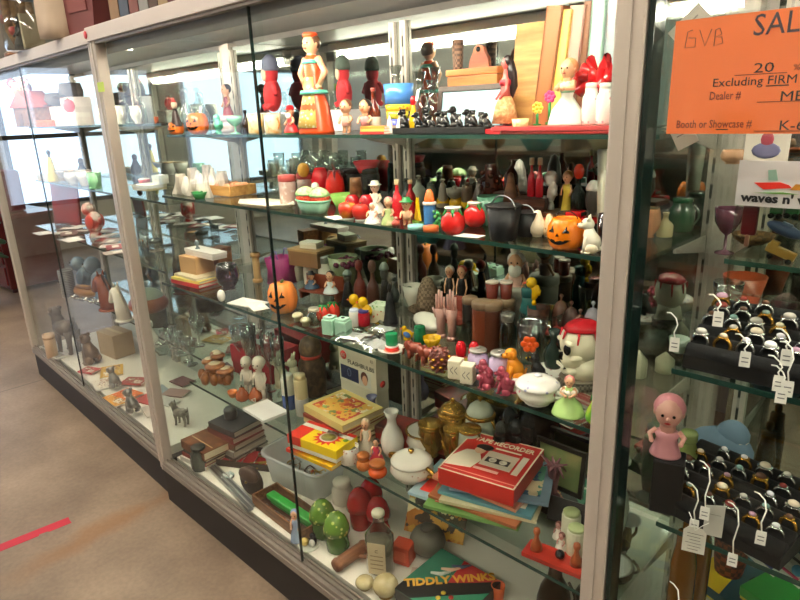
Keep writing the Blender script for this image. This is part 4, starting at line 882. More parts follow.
# front left: chicks, mint cubes, hearts, jars
for px, pt, lb in ((357, 294, 'left round yellow chick shaker behind the mint cubes'), (366, 297, 'right round yellow chick shaker behind the mint cubes')):
    bird((px, pt + 14, pt, 14, z3, .25), 'chick_shaker', lb, YELLOW, ORANGE, .2, group='yellow chick shakers')
def cube_shaker(q, lb, mt, top=None, grp=None):
    p, h, W = place(q); t = T('cube_shaker', lb, 'shaker', p, .25, grp); a = W * .75
    G().box((0, 0, h * .43), (a, a, h * .86), a * .08).obj('body', mt, t); G().box((0, 0, h * .93), (a * .82, a * .82, h * .14), a * .06).obj('top', top or mt, t)
    g = G().lathe([(0, 0), (a * .16, 0), (a * .12, .002), (0, .002)], 10, (0, 0, h)); g.obj('holes', IRON, t)
for px, pb, lb in ((331, 336, 'left mint green cube shaker near the shelf edge'), (344, 338, 'right mint green cube shaker near the shelf edge')):
    cube_shaker((px, pb, pb - 20, 17, 3), lb, m('a8d2b8', .2), m('b8dcc6', .2), 'mint cube shakers')
for px, pb, lb in ((324, 323, 'left red heart shaker behind the mint cubes'), (333, 320, 'right red heart shaker behind the mint cubes')):
    fruit((px, pb, pb - 18, 15, 3), lb, m('e0402c', .15), GREEN, 'red heart shakers')
lt((315, 328, 308, 15, 3), 'glass_jar', 'small clear glass jar left of the red heart shakers', 'jar', [('body', 'jar', GLASSWARE, 0, .85, 1), ('lid', 'lid', m('b8b4a0', .3, .6), .83, 1, .75)])
for px, pb, lb in ((298, 322, 'first tiny cream charm right of the ceramic pumpkin'), (306, 327, 'second tiny cream charm beside the glass jar')):
    lt((px, pb, pb - 9, 11, 3), 'charm', lb, 'charm', [('body', 'mush', m('cfc9a4', .3), 0, 1, 1)])
p, h, W = place((355, 326, 309, 10, 3)); 
lt((355, 327, 309, 11, 3), 'column_shaker', 'white pillar shaker left of the red one', 'shaker', [('body', 'cyl', WHITE, 0, .86, 1), ('cap', 'lid', m('d8e0ee', .2), .84, 1, .85)])
lt((364, 327, 310, 13, 3), 'column_shaker', 'red pillar shaker right of the white one', 'shaker', [('body', 'cyl', m('b71c2c', .2), 0, .86, 1), ('cap', 'lid', m('4a3f8a', .3), .84, 1, .85)])
carton(at(381, .29, z3 + .0006), (.05, .045, .055), .3, 'floral_box', 'small flowered cream box right of the pillar shakers', 'box', two('ded8b8', 'c86a5a', 'spots', 90, .22), lid=two('cfe0c4', '7fae7a', 'spots', 90, .22), lid_h=.3)
# plastic bags with papers
def bag(px, py, w_, d_, rz, lb, z=z3):
    p = on_z(px, py, z + .0006); t = T('plastic_bag', lb, 'bag', p, rz); n = 9; vs = []; fs = []
    for j in range(n):
        for i in range(n):
            x, y = (i / 8 - .5) * w_, (j / 8 - .5) * d_; e = min(i, 8 - i, j, 8 - j) / 4
            vs.append((x, y, .002 + .022 * e ** .6 * (1 + .4 * math.sin(i * 2.3 + j * 1.7))))
    for j in range(n - 1):
        for i in range(n - 1): o = j * n + i; fs.append((o, o + 1, o + n + 1, o + n))
    G().add(vs, fs).obj('film', glass('f4f6f8', 5, .12, 'plastic film'), t)
    g = G().box((0, 0, .004), (w_ * .6, d_ * .55, .003), .0005); g.obj('paper', TAGW, t); return t
bag(357, 338, .12, .09, .3, 'clear plastic bag with folded paper beside the mint cubes')
bag(377, 345, .10, .08, -.3, 'clear plastic bag nearest the green and white shaker')
bag(384, 330, .09, .07, .2, 'clear plastic bag with pinkish charms behind the others')
p = place((392, 357, 350, 36, 3))[0]; t = T('saucer', 'white saucer under the green shaker on third shelf', 'saucer', p); G().lathe(prof('plate', .036, .008), 26).obj('plate', WHITE, t); G().lathe([(.0, .0035), (.02, .0035), (.019, .0045), (0, .0045)], 24).obj('centre_ring', m('e86a4a', .3), t)
lt((392, 357, 333, 13, z3 + .005, p.y), 'shaker', 'green capped shaker with red base on the white saucer', 'shaker', [('base', 'cyl', m('d8342a', .25), 0, .2, 1.05), ('band', 'cyl', WHITE, .19, .3, 1), ('body', 'cyl', m('1f8a54', .2), .29, 1, .95)])
lt((420, 345, 326, 12, 3), 'shaker', 'plain dark green cylinder shaker behind the elephants', 'shaker', [('body', 'cyl', m('1c7a4c', .2), 0, .9, 1), ('cap', 'lid', m('2a8e5c', .2), .88, 1, .9)])
bird((407, 342, 326, 15, 3), 'duck_figurine', 'yellow duck figurine with blue base behind the green shaker', YELLOW, ORANGE, .4, belly=m('4a78c0', .3))
lt((432, 349, 337, 17, 3), 'flower_dish', 'yellow blossom dish behind the brown elephants', 'dish', [('body', 'bowl', YELLOW, 0, 1, 1)], rib=lambda a, z: 1 + .12 * abs(math.sin(a * 4)), n=40)
def elephant(q, lb, mt, rz=0, grp=None):
    p, h, W = place(q); t = T('elephant_figurine', lb, 'figurine', p, rz, grp); L = W / 2; g = G()
    g.tube([(L * .75, 0, h * .5), (L * .4, 0, h * .62), (-L * .1, 0, h * .6), (-L * .4, 0, h * .62)], [h * .2, h * .32, h * .3, h * .22], 12).ball((-L * .5, 0, h * .72), (h * .24, h * .22, h * .25), 12, 9)
    g.tube([(-L * .66, 0, h * .66), (-L * .88, 0, h * .42), (-L * .9, 0, h * .16), (-L * 1.0, 0, h * .1)], [h * .11, h * .08, h * .06, h * .045], 8)
    for x in (-L * .28, L * .5):
        for s in (-1, 1): g.tube([(x, s * h * .17, h * .5), (x, s * h * .17, 0)], [h * .13, h * .11], 10)
    g.tube([(L * .85, 0, h * .6), (L * 1.0, 0, h * .35)], [h * .03, h * .03], 6); g.obj('body', mt, t)
    for s in (-1, 1):
        G().ball((-L * .36, s * h * .25, h * .68), (h * .17, h * .04, h * .22), 10, 7).obj('ear', mt, t); G().tube([(-L * .68, s * h * .1, h * .6), (-L * .9, s * h * .11, h * .5)], [h * .03, h * .01], 6).obj('tusk', CREAM, t)
EM = m('8f4331', .22)
elephant((414, 362, 341, 26, 3), 'left reddish brown elephant figurine near the shelf edge', EM, .3, 'brown elephants')
elephant((428, 369, 346, 27, 3), 'right reddish brown elephant figurine near the shelf edge', EM, .4, 'brown elephants')
p, h, W = place((440, 377, 346, 24, 3)); t = T('pinecone', 'brown and gold painted pine cone ornament beside the elephants', 'ornament', p); g = G().ball((0, 0, h * .5), (W * .38, W * .38, h * .48)); gg = G()
for k in range(60):
    z = .06 + .86 * k / 60; r = W * .42 * math.sqrt(max(.05, 1 - (2 * z - 1) ** 2)); a = k * 2.4; (gg if k % 3 == 0 and z < .75 else g).ball((r * math.cos(a), r * math.sin(a), z * h), (W * .09, W * .09, h * .05), 6, 5)
g.obj('scales', m('7a4038', .3), t); gg.obj('gilded_scales', m('d8a02a', .25, .6), t); G().tube([(0, 0, h * .95), (0, 0, h * 1.05)], W * .05).obj('tip', GOLD, t)
p = on_z(428, 328, z3 + .0006); t = T('sail_dish', 'white curved leaf dish behind the elephants', 'dish', p, -.3); G().ball((0, 0, .02), (.065, .03, .02), 16, 8, (.3, 0, 0)).obj('body', m('dcd8cc', .25), t); G().tube([(-.06, 0, .022), (0, .0, .012), (.068, 0, .026)], .003, 6).obj('stem', m('c9b26a', .3), t)
# white domino cubes
for px, pb, lb in ((456, 380, 'left cream cube shaker with dark scrollwork'), (468, 385, 'right cream cube shaker with dark scrollwork')):
    p, h, W = place((px, pb, pb - 21, 16, 3)); t = T('cube_shaker', lb, 'shaker', p, .35, 'cream cube shakers'); a = W * .85
    G().box((0, 0, h / 2), (a, a, h), a * .12).obj('body', m('ece2c8', .25), t)
    for s in (-1, 1): G().tube([(s * a * .16 + a * .1 * math.cos(k * .8), -a * .505, h * .5 + h * .05 * (k - 4)) for k in range(9)], a * .025, 5).obj('scroll', m('6a655c', .3), t)
# pink praying hands
for px, lb in ((441, 'left pale pink hand shaped vase'), (452, 'right pale pink hand shaped vase')):
    p, h, W = place((px, 326, 290, 13, 3, .30)); t = T('hand_vase', lb, 'vase', p, .3, 'pale pink hand vases'); g = G().tube([(0, 0, 0), (0, 0, h * .4), (0, 0, h * .6)], [W * .3, W * .36, W * .44], 10)
    for k, (x, hh) in enumerate(((-.3, .9), (-.1, 1.0), (.1, .97), (.28, .86))): g.tube([(x * W, 0, h * .55), (x * W * 1.1, 0, h * hh)], [W * .13, W * .09], 6)
    g.tube([(-W * .35, 0, h * .42), (-W * .6, -W * .1, h * .62)], [W * .14, W * .1], 6); g.obj('hand', m('c79a90', .3), t); G().lathe([(0, 0), (W * .45, 0), (W * .35, h * .08), (0, h * .08)], 14).obj('cuff', m('b58a80', .3), t)
# brown wooden canisters and cups
canis = [(470, 330, 297, 15, .33, '2c2724', 'dark slender canister left of the brown ones'), (482, 336, 301, 20, .30, '7a3a22', 'reddish brown canister with tan lid, left'), (491, 340, 302, 21, .31, '5b3020', 'widest brown canister with metal lid'), (504, 334, 298, 20, .36, '6a4a34', 'tan brown canister at the back')]
for px, pb, pt, wd, y, hx, lb in canis:
    lt((px, pb, pt, wd, 3, y), 'canister', lb + ' among the canisters on third shelf', 'canister', [('body', 'cyl', m(hx, .35), 0, .86, 1), ('lid', 'lid', m('8a7058', .35), .85, 1, 1.05)])
for px, lb in ((492, 'left brown glazed cup standing on the canister lids'), (506, 'right brown glazed cup standing on the canister lids')):
    pz = z3 + .115; lt((px, 297, 278, 13, pz, .34 if px < 500 else .36), 'cup', lb, 'cup', [('body', 'cup', m('6a2a20', .2), 0, .8, 1), ('rim', 'lid', m('c9b8a8', .3), .78, .86, 1)], 'brown glazed cups')
p = at(466, .40, z3 + .0006); t = T('doll_sofa', 'little rust red toy sofa at the back of third shelf', 'toy sofa', p, .2)
G().box((0, 0, .024), (.10, .05, .03), .008).obj('seat', m('8d3c2c', .7), t); G().box((0, .024, .05), (.10, .018, .06), .008).obj('back', m('8d3c2c', .7), t)
for s in (-1, 1): G().box((s * .048, 0, .036), (.014, .052, .05), .006).obj('arm', m('7d3224', .7), t); G().lathe(prof('cyl', .006, .01), 10, (s * .04, -.018, 0)).obj('foot', DWOOD, t)
for px, lb, a, b in ((450, 'pilgrim man figurine in black behind the toy sofa', '221c1a', 'e8e0d4'), (462, 'pilgrim figurine with red collar behind the toy sofa', '1c1a1c', 'c2382a')):
    fig((px, 296, 266, 11, z3 + .0006, .455), 'figurine', lb, 'figurine', m(a, .3), m(b, .4), head=.2, rz=.3)
fig((515, 288, 252, 20, z3 + .09, .43), 'figurine', 'white bearded gnome figurine with tall curled white hat, third shelf back', 'figurine', m('d8b0a0', .4), m('efe9dc', .4), head=.36, beard=m('f4f0e6', .5), rz=.4)
p, h, W = place((515, 288, 252, 20, z3 + .09, .43)); G().tube([(0, .004, h * .88), (-.004, .002, h * 1.02), (-.012, 0, h * 1.16), (-.022, 0, h * 1.22)], [.0125, .0105, .006, .003], 10).ball((-.023, 0, h * 1.225), .005, 8, 6).obj('curled_hat', m('f0ece0', .6), COL.objects[-1].parent)
lt((514, 304, 286, 30, 3, .43), 'box_stand', 'low round box beneath the white bearded gnome', 'box', [('body', 'cyl', m('8a8478', .35), 0, .85, 1), ('lid', 'lid', m('a8a294', .35), .8, 1, 1.05)])
lt((428, 305, 276, 40, 3, .41), 'woven_hat', 'brown woven straw hat at the back of third shelf', 'hat', [('brim', 'plate', two('7a6650', '55432f', 'weave', 120, .4, .7), 0, .2, 1), ('crown', 'dome', two('7a6650', '55432f', 'weave', 120, .4, .7), .1, 1, .6)])
lt((413, 300, 285, 20, 3, .45), 'dish', 'pale fluted dish with trinkets right of the centre standards', 'dish', [('body', 'bowl', m('cfcabc', .25), 0, 1, 1)])
bird((533, 290, 277, 13, z3 + .118, .37), 'figurine', 'yellow bird figurine above the teal pot', YELLOW, ORANGE, .3)
lt((527, 311, 288, 18, 3, .37), 'pot', 'teal glazed pot beneath the yellow bird', 'pot', [('body', 'jar', m('2d6a68', .2), 0, .88, 1), ('lid', 'lid', m('245856', .2), .86, 1, .8)])
p = at(547, .37, z3 + .0006); t = T('flower_basket', 'small basket of red and yellow china flowers, third shelf', 'flowers', p); G().lathe(prof('bowl', .035, .05), 20).obj('basket', two('8a5a38', '5d3a22', 'weave', 160, .4, .6), t)
for k in range(9):
    a = k * 2.1; r = .024 if k else 0; G().ball((r * math.cos(a), r * math.sin(a), .058 + .008 * (k % 2)), (.013, .013, .01), 8, 6).obj('blossom', m(('d8392a', 'f0c62a', 'e8862a')[k % 3], .35), t)
for i, (px, pt) in enumerate(((559, 285), (569, 292), (578, 300), (590, 292))):
    lt((px, pt + 20, pt + 9, 19, 3, .40), 'onion_jar', ['first dark brown round jar right of the flower basket', 'second dark brown round jar right of the flower basket', 'third dark brown round jar, lowest of the row', 'purple grey crackled ball ornament by the right post'][i], 'jar', [('body', 'ball', m(('5a3428', '4d2a26', '57362c', '8d8590')[i], .2), 0, .9, 1), ('lid', 'knob', m(('6a4434', '5d3a36', '67463c', 'a8a2a8')[i], .2), .9, 1, .22)])
# glassware
p, h, W = place((470, 350, 322, 28, 3)); t = T('napkin_holder', 'clear ribbed glass fan holder left of the red ball', 'holder', p, .2); fan = [(-W * .5, 0), (W * .5, 0)] + [(W * .5 * math.cos(a) * (1 + .04 * math.cos(a * 20)), h * .35 + h * .65 * math.sin(a)) for a in [PI * k / 20 for k in range(21)]]
for s in (-1, 1): G().prism(fan, s * .012 - .002, s * .012 + .002).obj('fan', glass('e4eeea', 4, .05, 'cut glass'), t)
G().box((0, 0, .003), (W, .03, .006), .002).obj('base', GLASSWARE, t)
for px, lb in ((461, 'left glass cherry red ball in front of the glass fan'), (474, 'right glass cherry red ball in front of the glass fan')):
    lt((px, 350, 341, 11, z3 + .009, .2), 'cherry_shaker', lb, 'shaker', [('body', 'ball', m('d8202c', .1), 0, 1, 1)], 'cherry red balls')
lt((488, 351, 326, 18, 3), 'heart_dish', 'red teardrop shaped jar between glass fan and glass jar', 'jar', [('body', 'pear', m('b8202c', .15), 0, 1, 1)])
lt((507, 357, 313, 19, 3), 'glass_jar', 'clear glass storage jar with ribbed neck right of the glass fan', 'jar', [('body', 'jar', glass('d8e2dc', 3, .03), 0, .82, 1), ('lid', 'lid', m('a8a8a0', .2, .7), .8, 1, .8)])
lt((540, 345, 310, 44, 3, .36), 'glass_bowl', 'large clear glass punch bowl behind the painted pitcher', 'bowl', [('body', 'bowl', GLASSWARE, 0, 1, 1)])
lt((537, 318, 307, 22, 3, .36), 'wooden_bowl', 'brown turned wooden bowl seen above the glass punch bowl', 'bowl', [('body', 'bowl', DWOOD, 0, 1, 1)])
lt((530, 366, 322, 27, 3), 'glass_pitcher', 'clear glass pitcher painted with a big orange flower', 'pitcher', [('body', 'mug', glass('dfe8e2', 3, .03), 0, 1, 1)], handle=(GLASSWARE, .2, .85, (1,)))
p, h, W = place((530, 366, 322, 27, 3)); t = bpy.data.objects[COL.objects[-1].parent.name]; g = G()
for k in range(6): g.ball((W * .2 * math.cos(k * 1.047), -W * .49 , h * .55 + W * .2 * math.sin(k * 1.047)), (W * .13, W * .05, W * .13), 8, 6)
g.xf(Matrix.Rotation(.5, 4, 'Z')).ball((W * .235, -W * .43, h * .55), W * .1, 8, 6); g.obj('painted_flower', m('ee5a14', .3), t)
lt((553, 368, 330, 20, 3, .30), 'glass_vase', 'dark green tinted glass vase right of the painted pitcher', 'vase', [('body', 'vase', m('20332c', .12), 0, 1, 1)])
lt((563, 345, 318, 12, 3, .40), 'vase', 'yellow daisy faced dark vase behind the skull', 'vase', [('body', 'jar', m('5a5a30', .3), 0, 1, 1), ('daisy', 'ball', YELLOW, .5, .8, 1.1)])
# lilac jars, dog, cat, poodles, skull, tureen, lady
for px, pb, pt, lb in ((478, 373, 347, 'left lilac lustre jar with silver lid'), (499, 378, 350, 'right lilac lustre jar with silver lid')):
    lt((px, pb, pt, 21, 3), 'sugar_jar', lb, 'jar', [('body', 'jar', m('cdb8dc', .15), 0, .82, 1), ('lid', 'lid', m('c9c4bc', .2, .5), .8, .92, .85), ('knob', 'knob', m('b8b2b0', .2, .5), .9, 1, .25)], 'lilac lustre jars')
animal((514, 384, 346, 27, 3), 'figurine', 'bright orange puppy figurine between the lilac jars and tureen', m('ee9420', .25), 'sit', rz=.9, ear='flop', group=None)
animal((537, 384, 352, 20, 3, .22), 'figurine', 'black cat figurine behind the orange puppy', m('15151a', .2), 'sit', rz=.4, ear='point', eye=YELLOW)
lt((553, 380, 352, 40, 3, .27), 'dinner_plate', 'large white flowered plate lying behind the covered tureen', 'plate', [('plate', 'plate', two('e2ded4', 'b87a80', 'spots', 60, .16), 0, .25, 1)])
PK = m('a34456', .12)
animal((486, 396, 361, 24, 3), 'figurine', 'left dark pink lustre poodle figurine', PK, 'sit', rz=.3, ear='flop', fluffy=10, group='pink lustre poodles')
animal((505, 402, 368, 28, 3), 'figurine', 'right dark pink lustre poodle figurine nearest the tureen', PK, 'sit', rz=.3, ear='flop', fluffy=10, group='pink lustre poodles')
q = (537, 422, 374, 45, 3); lt(q, 'tureen', 'white covered tureen with pink flowers at the shelf edge', 'tureen', [('bowl', 'urn', two('f0ece2', 'cf8a90', 'spots', 55, .17, .15), 0, .66, .94), ('lid', 'dome', two('efebe4', 'a8aacb', 'spots', 55, .17, .15), .6, .92, 1.0), ('knob', 'knob', m('e6e4ea', .15), .88, 1, .2)], handle=(WHITE, .35, .58, (-1, 1)))
# skull on basket
p, h, W = place((583, 396, 378, 42, 3, .30))
lt((579, 396, 376, 38, 3, .26), 'basket', 'round woven basket carrying the white skull', 'basket', [('body', 'cyl', two('8f8574', '5d5648', 'weave', 150, .4, .6), 0, .9, 1), ('rim', 'lid', m('7a705e', .6), .85, 1, 1.04)])
ph = place((579, 396, 376, 38, 3, .26)); zb = ph[0].z + ph[1]
p, h, W = place((578, 376, 321, 46, zb, .26)); t = T('skull', 'white plastic skull with dripping red top on the woven basket', 'skull', p + Vector((0, 0, .0008)), -.6); SKM = m('e9e2c6', .35)
g = G().ball((0, W * .06, h * .62), (W * .38, W * .5, h * .38), 18, 12).ball((0, -W * .12, h * .34), (W * .27, W * .3, h * .2), 14, 9).tube([(0, W * .15, 0), (0, W * .05, h * .3)], [W * .36, W * .28], 14)
g.ball((0, -W * .2, h * .12), (W * .22, W * .2, h * .1), 12, 8)
for s in (-1, 1): g.ball((s * W * .25, -W * .2, h * .4), (W * .1, W * .15, h * .06), 10, 7); g.ball((s * W * .16, -W * .34, h * .66), (W * .16, W * .08, h * .05), 10, 7)
g.obj('cranium', SKM, t)
for s in (-1, 1): G().ball((s * W * .165, -W * .37, h * .55), (W * .115, W * .07, h * .1), 10, 8).obj('eye_socket', BLACK, t)
G().prism([(-W * .06, h * .34), (W * .06, h * .34), (0, h * .47)], -W * .45, -W * .38).obj('nose_hole', BLACK, t)
g = G().box((0, -W * .40, h * .2), (W * .3, W * .06, h * .012))
g.obj('mouth_gap', BLACK, t)
for k in range(6): G().box(((k - 2.5) * W * .05, -W * .43, h * .235), (W * .042, W * .04, h * .06), .001).obj('tooth', m('f3eedc', .25), t)
g = G().lathe([(W * .40, h * .85), (W * .33, h * .93), (W * .18, h * 1.0), (0, h * 1.02)], 24, (0, W * .06, 0), rib=lambda a, z: 1 + .05 * math.sin(a * 5 + 1), sx=.9, sy=1.08)
for k in range(8): a = k * .785 + .2; g.tube([(W * .375 * math.cos(a), W * .06 + W * .44 * math.sin(a), h * .85), (W * .395 * math.cos(a), W * .06 + W * .505 * math.sin(a), h * (.72 - .06 * (k % 3)))], [W * .03, W * .015], 6)
g.obj('red_drips', m('c8202a', .2), t)
t = fig((568, 420, 376, 33, 3), 'figurine', 'little lady figurine in lime green gown with pink hair', 'figurine', m('b7d987', .25), m('d8807a', .3), head=.27, rz=.4, arms='front', slim=.36)
p, h, W = place((568, 420, 376, 33, 3)); g = G()
for k in range(8): a = k * .785; g.ball((W * .2 * math.cos(a), W * .18 * math.sin(a), h * .6), W * .08, 8, 6)
g.obj('ruffle', m('efe6d8', .3), t)
fruit((594, 416, 396, 18, 3, .125), 'yellow green mango shaker by the right post, third shelf', two('dcc82a', '6fb03a', 'noise', 25, .45, .25), GREEN, None, leaves=3, kind='pear')
# ================================================================ MIDDLE CASE, FOURTH SHELF
z4 = SHELF[4][0]
p, w_, d_, rz = quad((436, 467), (512, 490), (546, 450), z4 + .118)
# comic stack under the box
cols = [['cfe0e8', 'd8342a', 'f4efe4', '7fb0c8'], ['6fa84a', 'e9e0c4', 'd84a3a', '2f6aa0'], ['b8402a', 'ecd9a0', '4a2a20', 'd89a3a'], ['d9d2b4', '8a3a2a', '3f6a8a', 'efe6d0'], ['4a8a9a', 'f0e8d0', 'c83a3a', 'e8c03a'], ['efc8b8', 'd8563a', '6a4a8a', 'f4ece0'], ['3a6a8a', 'e8d8b0', '9a4a3a', '5aa08a']]
lbs = ['pale blue comic with red balloon sticking out left at the bottom of the stack', 'green comic second from the bottom under the red box', 'rust brown comic third from the bottom under the red box', 'cream comic in the middle of the stack under the red box', 'teal comic above the cream one in the stack', 'pink and orange comic just below the uppermost one', 'blue grey comic uppermost, directly beneath the red recorder box']
z = z4 + .0006; offs = [(-.075, -.03, .0), (-.01, -.045, .12), (.0, -.03, -.05), (.02, -.02, .15), (.015, -.012, .05), (-.01, .0, -.12), (.025, .01, .22)]
for i, (ox, oy, r) in enumerate(offs):
    th = .0085; bo = book(Vector((p.x + ox, p.y + oy + .01, z)), (.25, .19, th), rz + r, lbs[i], m(('a9c6d0', '6f9a52', 'a8603a', 'cbbf98', '5f97a2', 'd98a6a', '7f96a8')[i], .45), m(('cfe0e0', '8fae7a', 'b08a5a', 'd9cfae', '8ab0a8', 'e0b8a0', 'b8b89a')[i], .7), name='comic_book', cat='comic', group='comics stacked under the red box', soft=True, art=many(cols[i], 14 + i)); z += th + .0014
zrec = z
hb = .118 + z4 - zrec
t = T('tape_recorder_box', 'big flat red box printed with a tape recorder and a woman, on the comics', 'box', Vector((p.x, p.y, zrec + .0003)), rz); RBX = m('cb2a24', .35, 0, .05); OFF = m('efe2c6', .45)
G().box((0, 0, hb * .48), (w_ * .985, d_ * .985, hb * .96), .001).obj('body', RBX, t)
lid = G().box((0, 0, hb * .6), (w_, d_, hb * .8), .0015).obj('lid', RBX, t); zt = hb + .0002
def plate(name, x0, x1, y0, y1, mt, dz=0, par=None): return G().box(((x0 + x1) / 2, (y0 + y1) / 2, zt + dz), (x1 - x0, y1 - y0, .0008)).obj(name, mt, par or lid)
X = w_ / 2; Y = d_ / 2
for nm, a in (('border', (-X, X, -Y, -Y + .004)), ('border', (-X, X, Y - .004, Y)), ('border', (-X, -X + .004, -Y, Y)), ('border', (X - .004, X, -Y, Y))): plate(nm, *a, OFF)
plate('stripe', -X, X, -Y + .016, -Y + .019, m('f0a090', .4))
plate('machine_picture', -X * .2, X * .62, -Y * .38, Y * .3, m('d9c9b4', .4)); plate('machine_face', -X * .12, X * .5, -Y * .2, Y * .02, m('3a302c', .4), .0006); plate('microphone', X * .68, X * .84, -Y * .45, Y * .4, m('e4d6c4', .4))
for xx in (.08, .36): G().lathe([(0, 0), (X * .1, 0), (X * .1, .0012), (X * .05, .0012), (X * .05, .0008), (0, .0008)], 20, (X * xx - X * .02, -Y * .09, zt + .0006)).obj('reel', m('e8dccb', .4), lid)
g = G(); g.slab([(-X * .95, -Y * .75), (-X * .3, -Y * .62), (-X * .2, -Y * .2), (-X * .42, Y * .18), (-X * .75, Y * .1), (-X * .95, -Y * .3)], zt - .0003, zt + .0006); g.obj('woman_picture', m('e9d8c0', .45), lid)
G().ball((-X * .42, Y * .22, zt), (X * .15, Y * .2, .0014), 14, 6).obj('printed_face', m('e0b090', .45), lid); G().ball((-X * .36, Y * .38, zt + .0004), (X * .24, Y * .15, .0016), 14, 6).obj('printed_hair', m('221c1c', .45), lid)
text('lettering', 'TAPE RECORDER', .028, OFF, lid, (-X * .78, Y * .62, zt + .0004), width=w_ * .82, bold=.0006); plate('printed_line', -X * .1, X * .6, Y * .44, Y * .5, OFF); plate('printed_line', -X * .25, X * .4, -Y * .6, -Y * .5, m('f2b8a8', .4))
# printed red balloon on the protruding comic
# yellow starburst box
p, w_, d_, rz = quad((288, 432), (337, 449), (356, 433), z4 + .075)
book(Vector((p.x - .01, p.y - .01, z4 + .0006)), (w_ * 1.0, d_ * .9, .012), rz - .06, 'yellow and red booklet beneath the starburst box', two('f0d020', 'd8342a', 'noise', 8, .42), m('f0e090', .6), soft=True, name='booklet', cat='booklet')
hb = .042; t = T('starburst_box', 'yellow and red box with a starburst on its lid, fourth shelf left', 'box', Vector((p.x, p.y, z4 + .024)), rz); X = w_ / 2; Y = d_ / 2; YB = m('f2cf12', .4); RB = m('dd3020', .4)
G().box((0, 0, hb * .47), (w_ * .98, d_ * .98, hb * .94), .001).obj('tray', m('ece6d6', .5), t); lid = G().box((0, 0, hb * .66), (w_, d_, hb * .68), .0012).obj('lid', YB, t); zt = hb + .0003
plate('red_panel', -X, -X * .45, -Y, Y, RB); plate('white_band', -X, X, Y * .35, Y * .7, m('efe9da', .45), .0003); plate('red_edge', -X, X, Y * .72, Y, RB, .0003)
G().box((-X * .72, -Y - .0002, hb * .66), (w_ * .28, .0008, hb * .66)).obj('red_side', RB, lid)
star = [((X * .5 if k % 2 == 0 else X * .34) * math.cos(PI * k / 14) + X * .28, (Y * .95 if k % 2 == 0 else Y * .62) * math.sin(PI * k / 14) - Y * .02) for k in range(28)]
G().slab(star, zt, zt + .0007).obj('starburst', RB, lid); G().lathe([(0, 0), (1, 0), (1, .0006), (0, .0006)], 24).xf(Matrix.Translation((X * .28, -Y * .02, zt + .0006)) @ Matrix.Diagonal((X * .3, Y * .52, 1, 1))).obj('star_ring', m('e8c8c0', .4), lid)
G().lathe([(0, 0), (1, 0), (1, .0006), (0, .0006)], 24).xf(Matrix.Translation((X * .28, -Y * .02, zt + .0011)) @ Matrix.Diagonal((X * .24, Y * .42, 1, 1))).obj('centre_picture', m('8a7f3a', .4), lid)
G().lathe([(0, 0), (Y * .16, 0), (Y * .16, .0006), (0, .0006)], 16, (X * .86, Y * .22, zt)).obj('green_dot', m('7fa82a', .4), lid)
# white wire rack with papers at far left edge of the shelf
p, w_, d_, rz = quad((243, 404), (276, 424), (288, 414), z4 + .012); t = T('paper_stack', 'stack of white papers tied with a bow overhanging the fourth shelf', 'papers', Vector((p.x, p.y, z4 + .0006)), rz)
G().box((0, 0, .005), (.14, .10, .01), .001).obj('sheets', m('f3f0ea', .6), t); g = G().tube([(-.066, -.052, .0112), (-.066, .052, .0112)], .0016, 6); g.tube([(-.068, .0, .012), (-.08, -.006, .022), (-.074, .006, .026), (-.066, 0, .013)], .0022, 6); g.obj('bow', m('cfc4ac', .5), t)
# book pile and flashbulb carton
p, w_, d_, rz = quad((300, 408), (352, 437), (386, 404), z4 + .10); p = Vector((min(p.x, p.x), min(p.y, .34), 0))
hs = [.022, .018, .02, .012, .024]; z = z4 + .0006
for i, (cv, ar, lb) in enumerate(((m('b8a27c', .5), None, 'tan book at the bottom of the pile below the flashbulb carton'), (m('6a5a3a', .5), None, 'olive brown book second in the pile below the flashbulb carton'), (m('c9b98a', .5), None, 'straw coloured book in the middle of the pile'), (m('8a3a2a', .5), None, 'thin rust red book near the top of the pile'), (m('d9c27a', .5), many(['e0762a', 'efe0c0', 'c8402a', '7a8a4a', 'e8b04a'], 26), 'orange illustrated picture book on top of the pile, flashbulb carton behind'))):
    book(Vector((p.x, p.y, z)), (.22 - .004 * i, .165, hs[i]), rz + (.05, -.06, .03, .08, 0)[i], lb, cv, m('e0d2a8', .7), group='books piled beneath the flashbulb carton', art=ar); z += hs[i] + (.0008)
a = at(341, .44, z4); b = at(386, .40, z4); t = T('flashbulb_carton', 'standing cream carton of flashbulbs with blue panel and portrait', 'box', Vector(((a.x + b.x) / 2, .435, z4 + .10)), -.02)
w_ = .19; hb = .125; d_ = .055; G().box((0, 0, hb / 2 ), (w_, d_, hb), .0012).obj('body', m('d8d3bc', .5), t)
G().box((0, 0, -.05), (w_ * .98, d_ * .98, .1), .0012).obj('lower_body', m('cfc9b0', .5), t)
f = -d_ / 2 - .0004
def fp(name, x0, x1, z0, z1, mt, dy=0): return G().box(((x0 + x1) / 2, f - dy, (z0 + z1) / 2), (x1 - x0, .0008, z1 - z0)).obj(name, mt, t)
fp('blue_panel', -w_ * .46, w_ * .03, hb * .08, hb * .48, m('1f2c52', .4)); fp('portrait_panel', w_ * .07, w_ * .36, hb * .06, hb * .5, m('cfd0c4', .5)); 
G().ball((w_ * .2, f - .0006, hb * .26), (.014, .0012, .021), 12, 8).obj('portrait_face', m('d8a888', .5), t); G().ball((w_ * .19, f - .0004, hb * .32), (.018, .001, .022), 12, 8).obj('portrait_hair', m('5a2a20', .5), t)
G().lathe([(0, 0), (.016, 0), (.016, .001), (0, .001)], 22).xf(Matrix.Translation((-w_ * .36, f, hb * .78)) @ Matrix.Rotation(PI / 2, 4, 'X')).obj('red_roundel', m('d8403a', .4), t)
